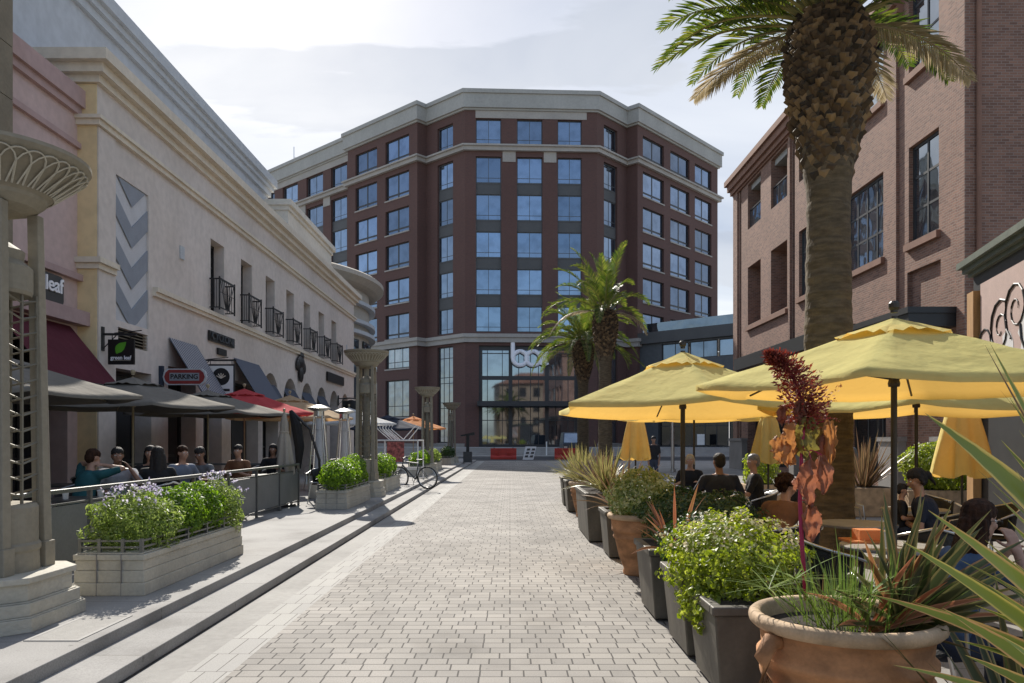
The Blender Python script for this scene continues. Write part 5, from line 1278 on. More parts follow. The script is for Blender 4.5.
planter_box(1.22, 12.4, .85, 2.0, .80, 'tallest grey box planter, full of yellow flax')
planter_box(1.28, 17.6, .7, .8, .72, 'dark grey box planter beyond the far terracotta pot')
planter_box(1.30, 19.3, .7, .8, .72, 'farthest dark grey box planter of the row')
def terracotta_pot(x, y, r, h, label, base=.6, handles=False):
    t = thing('terracotta_pot', label, 'flower pot', (x, y, 0)); n = 56; k = r
    b = MB(); rb_ = r * base
    pr = [(0, 0), (rb_ * .96, 0), (rb_, .03), (rb_ * .94, .07), (rb_ + (r - rb_) * .25, h * .30), (rb_ + (r - rb_) * .50, h * .58), (rb_ + (r - rb_) * .50 + .02, h * .60), (rb_ + (r - rb_) * .50 + .025, h * .63), (rb_ + (r - rb_) * .56, h * .66), (rb_ + (r - rb_) * .60, h * .70), (rb_ + (r - rb_) * .62 + .02, h * .72), (rb_ + (r - rb_) * .62 + .02, h * .75), (r * .86, h * .78), (r * .885, h * .91)]
    b.lathe(pr, n, (x, y, 0)); b.build('body', M['terracotta'], t, smooth=True)
    b = MB(); pr = [(r * .885, h * .905), (r * .955, h * .915), (r * .99, h * .935), (r * 1.0, h * .96), (r * .99, h * .985), (r * .96, h), (r * .90, h), (r * .86, h * .98), (r * .84, h * .85)]
    b.lathe(pr, n, (x, y, 0)); b.build('rim', M['terrarim'], t, smooth=True)
    b = MB(); b.lathe([(0, h * .90), (r * .85, h * .90)], n, (x, y, 0)); b.build('soil', M['soil'], t)
    if handles:
        for a in (200, 20):
            a = radians(a); cx, cy = x + cos(a) * r * .84, y + sin(a) * r * .84; ox, oy = cos(a), sin(a)
            b = MB(); b.tube([(cx - ox * .02, cy - oy * .02, h * .86), (cx + ox * .06, cy + oy * .06, h * .87), (cx + ox * .105, cy + oy * .105, h * .78), (cx + ox * .09, cy + oy * .09, h * .62), (cx + ox * .03, cy + oy * .03, h * .52), (cx - ox * .06, cy - oy * .06, h * .50)], [.035, .045, .04, .036, .034, .03], 12); b.build('handle', M['terracotta'], t, smooth=True)
    return t
terracotta_pot(1.65, 3.82, .455, .80, 'large terracotta pot with side handles at the bottom of the photo', base=.66, handles=True)
terracotta_pot(1.60, 9.55, .40, .75, 'slim terracotta urn holding a round variegated shrub', base=.52)
terracotta_pot(1.62, 17.0 - .3, .36, .75, 'terracotta pot far along the row under yellow flax', base=.55)
terracotta_pot(2.15, 2.15, .42, .55, 'terracotta pot of yellow flax below the right corner', base=.65)

# ------------------------------------------------------------------ patio furniture
def patio_chair():
    t = thing('patio_chair', 'x', 'chair', (0, 0, 0)); b = MB()
    b.lathe([(0, .43), (.21, .43), (.23, .445), (.23, .46), (.2, .47), (0, .465)], 20, (0, 0, 0)); b.build('seat', M['wicker'], t)
    b = MB(); K = 14; vs = []; fs = []
    for i in range(K + 1):
        a = radians(-205 + 230 * i / K) if False else radians(180 + 180 * i / K)
        for j, (zz, rr) in enumerate(((.48, .235), (.62, .255), (.76, .275), (.86 - .12 * abs(i / K - .5) * 2, .285))): vs.append((rr * cos(a), rr * sin(a), zz))
    for i in range(K):
        for j in range(3): a = i * 4 + j; fs.append((a, a + 4, a + 5, a + 1))
    b.add(vs, fs); bo = b.build('backrest', M['wicker'], t, smooth=True); s = bo.modifiers.new('thick', 'SOLIDIFY'); s.thickness = .018
    b = MB(); b.tube([(.29 * cos(radians(180 + 180 * i / 16)), .29 * sin(radians(180 + 180 * i / 16)), .87 - .12 * abs(i / 16 - .5) * 2) for i in range(17)], .014, 6)
    b.build('top_rail', M['steel'], t, smooth=True)
    for sx in (-1, 1):
        b = MB(); b.tube([(sx * .29, 0, .75), (sx * .28, .2, .68), (sx * .24, .24, .45)], .012, 6); b.build('arm', M['steel'], t)
        for sy in (-1, 1): b = MB(); b.rod((sx * .18, sy * .17, .44), (sx * .23, sy * .23, 0), .012, 6); b.build('leg', M['steel'], t)
    return t
CH = patio_chair()
chairs = [
 (2.35, 10.9, 200, 'dark woven chair at the table under the parasol nearest the street'), (3.15, 11.3, 15, 'dark woven chair under the broad-backed man in a dark shirt'), (3.97, 12.35, 80, 'dark woven chair under the older man facing left'),
 (3.5, 15.0, 170, 'dark woven chair under the person in black'), (2.9, 12.9, 190, 'empty dark woven chair across from the man in a dark shirt'), (4.75, 12.9, 120, 'empty dark woven chair under the folded parasol left of the palm'),
 (3.85, 7.1, -20, 'empty dark woven chair beside the pole of the largest parasol'), (2.55, 6.2, -70, 'dark woven chair low behind the big pot'), (2.75, 7.6, 20, 'dark woven chair under the curly haired person'),
 (5.35, 9.1, 10, 'empty dark woven chair near the bronze flax'), (4.65, 8.2, 70, 'dark woven chair under the person holding a child'), (6.1, 11.0, 200, 'dark woven chair at the far side of the wide parasol table'),
 (5.9, 9.5, 100, 'dark woven chair right of the folded parasol'), (2.28, 4.5, -90, 'dark woven chair under the person in a blue shirt'), (3.9, 4.2, 95, 'dark woven chair across from the person in a blue shirt'), (4.9, 11.3, 240, 'empty dark woven chair just right of the palm trunk')]
for i, (x, y, rz, lab) in enumerate(chairs):
    if i == 0: CH.location = (x, y, 0); CH.rotation_euler = (0, 0, radians(rz)); CH['label'] = lab; CH['group'] = 'dark woven patio chairs'
    else: dup(CH, (x, y, 0), radians(rz), lab)
def table(x, y, zg, label, r=.42, mat='patio', sq=False, h=.74):
    t = thing('cafe_table', label, 'table', (x, y, zg), group='cafe tables'); b = MB()
    if sq: b.box(x - r, x + r, y - r, y + r, zg + h - .03, zg + h)
    else: b.lathe([(0, h), (r - .005, h), (r, h - .008), (r, h - .022), (r - .005, h - .03), (0, h - .03)], 32, (x, y, zg))
    b.build('top', M[mat], t)
    b = MB(); b.rod((x + .05, y, zg), (x + .05, y, zg + h - .03), .03, 8); b.build('pedestal', M['dark'], t)
    b = MB(); 
    for k in range(4): a = pi / 4 + k * pi / 2; b.rod((x + .05, y, zg + .06), (x + r * .75 * cos(a), y + r * .75 * sin(a), zg + .015), .018, 6)
    b.build('foot', M['dark'], t); return t
for x, y, lab in ((2.23, 10.0, 'round table round the pole of the parasol nearest the street'), (3.3, 13.3, 'round table among the far seated group'), (3.3, 6.7, 'round table under the largest yellow parasol'), (5.35, 10.25, 'round table under the wide yellow parasol'), (3.15, 4.45, 'round table in front of the person in a blue shirt'), (3.8, 8.5, 'round table in front of the person holding a child'), (4.9, 14.0, 'round table below the folded parasol left of the palm')):
    table(x, y, 0, lab)
for x, y, lab in ((-5.35, 9.6, 'dark square table of the teal shirt diner'), (-5.35, 11.6, 'dark square table among the middle diners'), (-5.2, 14.2, 'dark square table in front of the diner in a dark shirt'), (-5.3, 16.2, 'dark square table near the folded beige parasol'), (-7.2, 12.6, 'dark square table between the first taupe parasols'), (-7.2, 16.6, 'dark square table near the shop doors')):
    table(x, y, .19, lab, r=.36, mat='tableD', sq=True)
lch = [(-5.75, 10.3, 200, 'dark chair under the diner in a teal shirt'), (-5.6, 11.0, 180, 'dark chair under the diner in a white shirt'), (-5.7, 12.3, 200, 'dark chair under the black haired diner facing the camera'), (-4.97, 11.0, 60, 'dark chair under the long haired diner seen from behind'),
       (-5.4, 12.6, 180, 'dark chair under the man in a light blue shirt'), (-5.25, 13.5, 20, 'dark chair under the diner in a dark shirt'), (-5.3, 15.0, 180, 'dark chair under the diner with a red scarf'), (-5.2, 17.0, 180, 'dark chair under the last diner by the folded parasol'), (-4.35, 17.9, 160, 'empty dark chair standing by the terrace gate'), (-7.2, 13.3, 0, 'empty dark chair by the shop window'), (-7.2, 17.3, 0, 'empty dark chair below the PARKING sign'), (-6.6, 19.5, 40, 'added empty dark chair beneath the red parasol'), (-5.9, 20.4, 120, 'added empty dark chair left of the nearer patio heater'), (-5.7, 22.6, 80, 'added empty dark chair behind the two patio heaters'), (-5.6, 25.2, 10, 'added empty dark chair beneath the beige parasol'), (-5.2, 28.5, 60, 'added empty dark chair left of the white tube rack'), (-5.9, 18.6, 200, 'added empty dark chair behind the folded beige parasol')]  # empty chairs from the red parasol on are added to darken the background
for (x, y, rz, lab) in lch: dup(CH, (x, y, .19), radians(rz), lab, group='dark chairs on the left terrace')
def cup(x, y, z, lab, m='cup', h=.12):
    t = thing('cup', lab, 'cup', (x, y, z)); b = MB(); b.lathe([(0, 0), (.03, 0), (.04, h), (.0, h)], 14, (x, y, z)); b.build('body', M[m], t); b = MB(); b.lathe([(0, h + .001), (.043, h + .001), (.043, h + .012), (0, h + .016)], 14, (x, y, z)); b.build('lid', M['white'], t)
cup(-5.42, 9.45, .93, 'white paper cup at the edge of the teal diner’s table'.replace('’', "'")); cup(-5.15, 9.75, .93, 'smaller white cup beside the first paper cup', h=.08); cup(-5.2, 11.5, .93, 'pale cup between the middle diners'); cup(2.1, 9.75, .74, 'clear plastic cup on the table by the street', m='patio'); cup(3.2, 6.6, .74, 'cup on the table beside the bronze parasol pole')
t = thing('food_tray', 'orange red food tray on the table of the person in a blue shirt', 'tray', (3.55, 7.6, .74)); x, y = 3.2, 6.95
t.location = (x, y, .74); b = MB(); b.box(x - .2, x + .2, y - .14, y + .14, .741, .76); b.build('tray', M['orange'], t); b = MB(); b.box(x - .1, x + .12, y - .08, y + .08, .761, .85); b.build('basket', M['orange'], t)
t['label'] = 'orange food tray on the table under the largest yellow parasol'
# ------------------------------------------------------------------ shrubs in the terrace planters
rg = random.Random(11)
def shrub(name, c, R, n, size, mat, label, cat='shrub', group=None, extra=None, **kw):
    t = thing(name, label, cat, c, group=group)
    b = MB(); leaves(b, (c[0], c[1], c[2] + R[2] * .75), R, n, size, rg, **kw); b.build('foliage', M[mat], t)
    s = MB()
    for k in range(7):
        a = rg.uniform(0, 2 * pi); s.tube([(c[0], c[1], c[2] - .03), (c[0] + R[0] * .3 * cos(a), c[1] + R[1] * .3 * sin(a), c[2] + R[2] * .5), (c[0] + R[0] * .6 * cos(a), c[1] + R[1] * .6 * sin(a), c[2] + R[2] * 1.1)], [.012, .008, .004], 5)
    s.build('stems', M['soil'], t)
    return t
def lavender(c, R, n, nf, label):
    t = thing('lavender', label, 'flowering plant', c, group='lavender in the nearest stone planter')
    b = MB(); leaves(b, (c[0], c[1], c[2] + R[2] * .6), R, n, .022, rg, aspect=2.6, shell=.5, noise_amp=.2); b.build('foliage', M['leafLav'], t)
    s = MB(); f = MB()
    for _ in range(nf):
        a = rg.uniform(0, 2 * pi); ph = rg.uniform(.15, 1.25); d = V((cos(a) * sin(ph), sin(a) * sin(ph), cos(ph)))
        p0 = V((c[0] + d.x * R[0] * .8, c[1] + d.y * R[1] * .8, c[2] + R[2] * .6 + d.z * R[2] * .85)); dd = (d + V((rg.uniform(-.3, .3), rg.uniform(-.3, .3), .8))).normalized(); p1 = p0 + dd * rg.uniform(.08, .20)
        s.tube([p0, p1], .0025, 3, caps=False)
        for _k in range(5):
            q = p1 + V((rg.gauss(0, .011), rg.gauss(0, .011), rg.gauss(0, .011))); nn = V((rg.gauss(0, 1), rg.gauss(0, 1), rg.gauss(0, 1))).normalized(); u_ = nn.orthogonal().normalized() * .013; v_ = nn.cross(u_)
            f.add([q - u_, q - v_, q + u_, q + v_], [(0, 1, 2, 3)])
    s.build('flower_stems', M['leafLav'], t); f.build('flowers', M['lilac'], t)['kind'] = 'stuff'
zt = .58
lavender((-3.78, 7.80, zt), (.38, .50, .33), 7500, 70, 'lavender with lilac flowers at the near end of the nearest planter')
shrub('box_shrub', (-3.72, 8.55, zt), (.33, .46, .31), 6000, .034, 'leafB', 'bright green box shrub in the middle of the nearest planter', noise_amp=.12)
shrub('box_shrub', (-3.72, 9.15, zt), (.32, .42, .32), 5000, .034, 'leafB', 'second bright box shrub, between the first one and the far lavender', noise_amp=.12)
lavender((-3.66, 9.68, zt), (.30, .32, .34), 4000, 45, 'paler lavender at the far end of the nearest planter')
for (y, lab, m) in ((16.75, 'box shrub at the near end of the second planter', 'leafB'), (17.6, 'box shrub in the middle of the second planter', 'leafB'), (18.5, 'box shrub at the far end of the second planter', 'leafB'), (22.1, 'box shrub at the near end of the planter after the second lamp pillar', 'leafB'), (23.3, 'box shrub at the far end of the planter after the second lamp pillar', 'leafB'),
                     (31.6, 'box shrub in the planter behind the bicycle', 'leafB'), (33.0, 'far box shrub in the planter behind the bicycle', 'leafB'), (37.0, 'yellow green shrub in the planter after the third lamp pillar', 'leafLav'), (38.3, 'second yellow green shrub in the planter after the third lamp pillar', 'leafLav'), (45.9, 'dark shrub in the farthest planter', 'leafD'), (47.2, 'second dark shrub in the farthest planter', 'leafD')):
    shrub('box_shrub', (-3.75 + rg.uniform(-.04, .04), y, zt), (.36, .60, rg.uniform(.33, .40)), 3000 if y < 25 else 1200, .045 if y < 25 else .07, m, lab, group='shrubs in the stone planters', noise_amp=.14)

# ------------------------------------------------------------------ plants along the right side of the street
def flax(name, c, n, Lr, wd, mat, label, seed, spread=(.05, 1.15), droop=(0, .35), base_r=.12, seg=7):
    r_ = random.Random(seed); b = MB(); clump(b, c, n, Lr, wd, r_, spread, droop, base_r, seg=seg)
    o = b.build(name, M[mat], origin=c, smooth=True); return tag(o, label, 'plant', group='flax plants in the planters')
flax('flax_plant', (1.62, 13.0, .78), 110, (.5, .95), .034, 'phormL', 'yellow flax in the tallest grey box planter', 21)
flax('flax_plant', (1.62, 13.9, .78), 65, (.5, .9), .04, 'phormP', 'bronze tinged flax at the back of the tallest box planter', 22)
flax('flax_plant', (1.62, 16.7, .70), 130, (.5, 1.0), .034, 'phormL', 'bushy yellow flax in the far terracotta pot', 23)
flax('flax_plant', (1.63, 18.0, .70), 110, (.5, 1.0), .034, 'phormL', 'bronze and yellow flax in the box beyond the far terracotta pot', 24)
flax('flax_plant', (1.65, 19.7, .70), 110, (.5, .95), .034, 'phormL', 'farthest yellow flax of the row', 25)
flax('flax_plant', (1.62, 11.1, .64), 45, (.5, .95), .035, 'phormP', 'bronze flax rising behind the round variegated shrub', 26)
flax('flax_plant', (1.55, 7.25, .62), 22, (.4, .75), .034, 'phormR', 'coral pink flax in front of the dark hedge', 27, spread=(.2, 1.35))
shrub('variegated_shrub', (1.62, 9.5, .70), (.42, .42, .34), 4200, .036, 'leafVar', 'round variegated shrub in the slim terracotta urn')
shrub('hedge_shrub', (2.0, 8.2, .55), (.62, .85, .34), 7000, .03, 'leafD', 'dark low hedge behind the coral flax')
shrub('hedge_shrub', (1.75, 6.9, .50), (.42, .55, .28), 3600, .03, 'leafD', 'dark small leaved shrub between coral flax and bright sedum')
t = shrub('sedum', (1.64, 5.72, .50), (.46, .58, .33), 8500, .036, 'leafG', 'bright green fleshy plant spilling over the nearest box planters', aspect=1.15, noise_amp=.25, blob=3.5)
b = MB(); leaves(b, (1.64, 5.72, .50 + .25), (.46, .58, .33), 900, .03, rg, shell=.05, aspect=1.0, noise_amp=.25, bottom=.35, blob=3.5); b.build('blossom_tips', M['leafTip'], t)
b = MB(); leaves(b, (1.38, 5.45, .50), (.17, .36, .16), 1500, .036, rg, shell=.5, aspect=1.15, noise_amp=.3); b.build('trailing_stems', M['leafG'], t)
# right background planters and plants by the brick wall
def low_wall(x0, x1, y0, y1, h, lab):
    t = thing('low_planter_wall', lab, 'planter', (x0, y0, 0)); MB().box(x0, x1, y0, y1, 0, h).build('wall', M['terrarim'], t, bevel=.015); MB().box(x0 + .08, x1 - .08, y0 + .08, y1 - .08, h, h + .01).build('soil', M['soil'], t)
low_wall(6.6, 8.3, 16.6, 17.5, .62, 'low tan planter under the bronze flax at the back'); low_wall(8.45, 11.2, 16.4, 17.4, .58, 'low tan planter under the bright round bush'); low_wall(5.6, 6.4, 18.2, 19, .6, 'small tan planter behind the palm trunk')
flax('flax_plant', (7.75, 17.0, .55), 70, (.8, 1.45), .06, 'phormP', 'tall spiky bronze flax at the back of the patio', 28, spread=(.05, 1.0), droop=(0, .1))
shrub('round_bush', (9.4, 16.9, .55), (.85, .6, .62), 6000, .06, 'leafG', 'bright round green bush at the back of the patio', noise_amp=.12)
shrub('round_bush', (6.0, 18.6, .55), (.4, .4, .5), 1800, .06, 'leafG', 'small bright bush just behind the palm trunk')

# ------------------------------------------------------------------ big pot: sedge, dark flax, withered amaranth
rp = random.Random(41); pc = (1.66, 3.82, .73)
b = MB()
for _ in range(150):
    az = rp.uniform(0, 2 * pi); th = rp.uniform(0, .75); Lg = rp.uniform(.25, .52); p0 = V(pc) + V((cos(az), sin(az), 0)) * rp.uniform(0, .3)
    d = V((cos(az) * sin(th), sin(az) * sin(th), cos(th))); blade(b, p0, p0 + d * Lg - V((0, 0, th * .10)), rp.uniform(.006, .011), rp, droop=.06, seg=6, fold=.2, twist=rp.uniform(-1, 1))
for (hx, hy, hz) in ((1.33, 3.62, 1.0), (1.48, 3.55, .92), (1.30, 3.9, .9), (1.62, 3.5, .95)):   # umbrella-like rays on stalks
    h = V((hx, hy, hz)); b.tube([V((1.55, 3.75, .72)), h], .004, 4)
    for k in range(18):
        a = 2 * pi * k / 18 + rp.uniform(-.1, .1); d = V((cos(a), sin(a), rp.uniform(.0, .55))).normalized(); blade(b, h, h + d * rp.uniform(.16, .30) - V((0, 0, .03)), .009, rp, droop=.08, seg=5, fold=.2)
tag(b.build('sedge_grass', M['grass'], origin=pc), 'fine bright green sedge in the large terracotta pot', 'plant')
b = MB(); c0 = V((1.86, 3.78, .72))
for (tx, ty, tz, wd) in ((1.98, 3.7, 1.38, .05), (1.90, 3.6, 1.28, .05), (2.08, 3.75, 1.30, .045), (1.80, 3.75, 1.34, .04), (2.15, 3.8, 1.2, .05), (1.88, 3.9, 1.40, .05), (1.70, 3.7, 1.22, .035), (2.22, 3.6, 1.02, .045), (2.18, 3.5, .92, .04), (1.95, 3.45, .80, .04), (2.05, 3.35, .72, .04), (2.3, 3.9, 1.1, .045), (1.55, 3.6, 1.08, .03), (2.25, 3.65, 1.22, .04), (2.0, 3.9, 1.15, .05), (2.35, 3.5, 1.0, .035), (1.45, 3.5, .98, .03), (1.40, 3.35, .84, .028), (2.05, 3.6, 1.35, .055), (2.3, 3.7, 1.32, .05), (2.45, 3.7, 1.05, .05), (2.4, 3.5, .86, .045), (2.15, 3.4, 1.12, .05), (1.95, 3.6, 1.12, .06), (2.2, 3.3, .8, .04), (1.78, 3.5, 1.2, .045), (2.5, 3.6, .95, .04), (2.1, 3.95, 1.42, .05), (1.62, 3.6, 1.15, .04), (2.35, 3.85, 1.22, .05), (1.75, 3.65, 1.30, .05), (1.92, 3.5, 1.22, .06), (2.12, 3.5, 1.24, .055), (2.28, 3.45, 1.12, .05), (2.0, 3.3, .92, .05), (2.42, 3.6, 1.2, .05), (1.68, 3.45, 1.05, .04), (1.5, 3.4, .95, .035)):
    blade(b, c0 + V((rp.uniform(-.1, .1), rp.uniform(-.08, .08), 0)), (tx, ty, tz), wd, rp, droop=.06, seg=9, fold=.4, side=(V((tx, ty, tz)) - c0).cross(V((rp.uniform(-.7, .7), -.8, rp.uniform(0, .5)))))
tag(b.build('dark_flax', M['phormD'], origin=tuple(c0), smooth=True), 'dark green flax blades at the right of the large terracotta pot', 'plant')
# amaranth: Y about 3.75
am = thing('withered_amaranth', 'tall withered amaranth with a dark red plume and orange leaves', 'plant', (1.40, 3.78, .72))
def ap(px, py, Y=3.78): return V(((px - 510) * Y / 775, Y, EYE - (py - 440) * Y / 775))
b = MB(); b.tube([ap(806, 600), ap(802, 545), ap(800, 500), ap(802, 450), ap(805, 410), ap(795, 380), ap(782, 358)], [.011, .011, .010, .009, .008, .006, .004], 8); b.build('stem', M['magenta'], am, smooth=True)
b = MB(); axis = [ap(806, 425), ap(806, 405), ap(800, 388), ap(790, 370), ap(778, 360), ap(768, 355)]; rad = [.055, .088, .085, .062, .038, .010]
for i in range(len(axis) - 1):
    for _ in range(620):
        t_ = rp.random(); p = axis[i].lerp(axis[i + 1], t_); r_ = rad[i] * (1 - t_) + rad[i + 1] * t_; d = V((rp.gauss(0, 1), rp.gauss(0, 1), rp.gauss(0, .8))).normalized()
        q = p + d * r_ * rp.uniform(.1, 1.25); e = (d + V((rp.uniform(-.5, .5), rp.uniform(-.5, .5), rp.uniform(-.2, .9)))).normalized() * rp.uniform(.012, .036); s_ = e.orthogonal().normalized() * .006
        b.add([q, q + e * .5 + s_, q + e, q + e * .5 - s_], [(0, 1, 2, 3)])
for (px, py) in ((820, 372), (835, 400), (845, 383), (778, 405), (780, 420), (838, 420)):
    pe = ap(px, py, 3.76); p0 = ap(808, 412)
    for _ in range(45):
        f = rp.random(); q = p0.lerp(pe, f) + V((rp.gauss(0, .006), rp.gauss(0, .006), rp.gauss(0, .006))); e = V((rp.gauss(0, 1), rp.gauss(0, 1), rp.gauss(0, 1))).normalized() * .018; s_ = e.orthogonal().normalized() * .004
        b.add([q, q + e * .5 + s_, q + e, q + e * .5 - s_], [(0, 1, 2, 3)])
b.build('plume', M['plume'], am)
def crumple(mb, c, w_, h, seed, curl=.5, az=0.0, tip=.25):
    """a hanging withered leaf: folded, puckered and curled lamina"""
    r_ = random.Random(seed); o = V((r_.random() * 30, r_.random() * 30, 0)); n = 12; m = 16; vs = []; fs = []
    for j in range(m + 1):
        v_ = j / m
        for i in range(n + 1):
            u_ = i / n * 2 - 1; ww = w_ * .5 * (sin(pi * min(1, v_ * .92 + .08)) ** .6) * (1 + .5 * mnoise.noise(V((v_ * 7, u_ * 2, 0)) + o))
            x = u_ * ww; y = curl * w_ * .5 * (abs(u_) ** 1.5) * sin(pi * v_) + .42 * w_ * mnoise.noise(V((u_ * 2.2, v_ * 3.5, 1)) + o) + .16 * w_ * mnoise.noise(V((u_ * 6, v_ * 9, 2)) + o); z = -v_ * h + .15 * w_ * mnoise.noise(V((u_ * 3, v_ * 4, 5)) + o) * 1.5
            y += tip * h * v_ * v_ * .5
            vs.append((c[0] + x * cos(az) - y * sin(az), c[1] + x * sin(az) + y * cos(az), c[2] + z))
    for j in range(m):
        for i in range(n): a = j * (n + 1) + i; fs.append((a, a + 1, a + n + 2, a + n + 1))
    mb.add(vs, fs)
for k, (px, py, w_, h, mt, Y, az) in enumerate(((790, 424, .10, .20, 'dryleaf', 3.74, .3), (780, 436, .09, .13, 'dryleaf', 3.71, -.4), (808, 418, .13, .20, 'olive', 3.75, .1), (829, 420, .07, .22, 'dryleaf', 3.74, -.6), (836, 426, .045, .17, 'dryleaf', 3.76, .9), (812, 462, .115, .22, 'pinkleaf', 3.72, .2), (822, 455, .09, .19, 'pinkleaf', 3.75, -.8), (812, 506, .09, .17, 'pinkleaf', 3.73, -.3), (797, 478, .04, .06, 'pinkleaf', 3.74, .6), (795, 440, .07, .12, 'dryleaf', 3.79, 1.6), (824, 434, .05, .14, 'plumeleaf', 3.77, .4), (783, 405, .05, .10, 'plumeleaf', 3.76, .1), (800, 400, .06, .12, 'plumeleaf', 3.73, -.2))):
    b = MB(); crumple(b, ap(px, py, Y), w_, h, 60 + k, az=az); b.build('withered_leaf', M[mt], am, smooth=True)
for (a_, b_) in (((806, 430), (829, 420)), ((804, 445), (812, 462)), ((803, 450), (822, 455)), ((802, 500), (812, 506))):
    s = MB(); s.tube([ap(*a_), (ap(*a_) + ap(*b_)) / 2 + V((0, -.01, .01)), ap(*b_, 3.75)], .003, 5); s.build('leaf_stalk', M['magenta'], am)

# ------------------------------------------------------------------ foreground flax (its pot stands below the right corner)
rf = random.Random(77); fb = MB(); fbase = V((2.15, 2.15, .52))
def fpx(px, py, Y): return V(((px - 510) * Y / 775, Y, EYE - (py - 440) * Y / 775))
fl = [  # tip px, py, Y, width, droop
 (925, 413, 2.25, .085, .10), (928, 510, 2.1, .050, .05), (902, 541, 2.15, .046, .06), (869, 594, 2.15, .040, .10), (942, 608, 1.95, .050, .04), (893, 665, 2.0, .030, .10), (990, 343, 2.5, .040, .0),
 (1001, 440, 2.4, .045, .0), (993, 492, 2.2, .030, .03), (1016, 470, 2.2, .05, .0), (988, 585, 2.0, .026, .03), (1003, 582, 1.95, .040, .02), (1012, 560, 2.1, .035, .0), (975, 605, 2.3, .028, .1), (913, 602, 2.3, .025, .12), (956, 640, 2.1, .03, .1), (1010, 398, 2.6, .04, .0), (1022, 520, 1.9, .04, 0), (960, 560, 2.5, .022, .1), (1008, 520, 2.2, .045, .02), (985, 540, 2.4, .03, .05), (1018, 600, 1.9, .05, .02), (965, 655, 1.95, .045, .05), (1000, 635, 1.9, .05, .02), (1019, 430, 2.5, .03, 0), (935, 560, 2.6, .02, .12), (978, 470, 2.7, .022, .05)]
for (px, py, Y, wd, dr) in fl:
    blade(fb, fbase + V((rf.uniform(-.12, .1), rf.uniform(-.1, .1), rf.uniform(0, .05))), fpx(px, py, Y), wd * 1.45, rf, droop=dr + .03, seg=16, fold=.22, side=(fpx(px, py, Y) - fbase).cross(V((rf.uniform(-.3, .3), -.9, rf.uniform(.1, .6)))))
for _ in range(16):
    az = rf.uniform(-1.4, 1.5); th = rf.uniform(.1, 1.0); Lg = rf.uniform(.6, 1.0); d = V((cos(az) * sin(th), sin(az) * sin(th), cos(th))); blade(fb, fbase, fbase + d * Lg, rf.uniform(.025, .05), rf, droop=.1, seg=12, fold=.25)
tag(fb.build('flax_plant', M['phormY'], origin=tuple(fbase), smooth=True), 'large yellow edged flax reaching in from the lower right corner', 'plant')
# thin curved dry blades crossing the largest parasol
fb = MB()
blade(fb, (2.3, 2.5, .6), fpx(985, 345, 2.35), .016, rf, droop=.25, seg=14, fold=.3, mid=fpx(1030, 430, 2.4)); blade(fb, (2.3, 2.4, .6), fpx(1000, 390, 2.5), .02, rf, droop=.1, seg=14, fold=.3)
tag(fb.build('dry_flax_blade', M['phormP'], origin=(2.3, 2.5, .6), smooth=True), 'thin dry bronze flax blades in front of the largest parasol', 'plant')

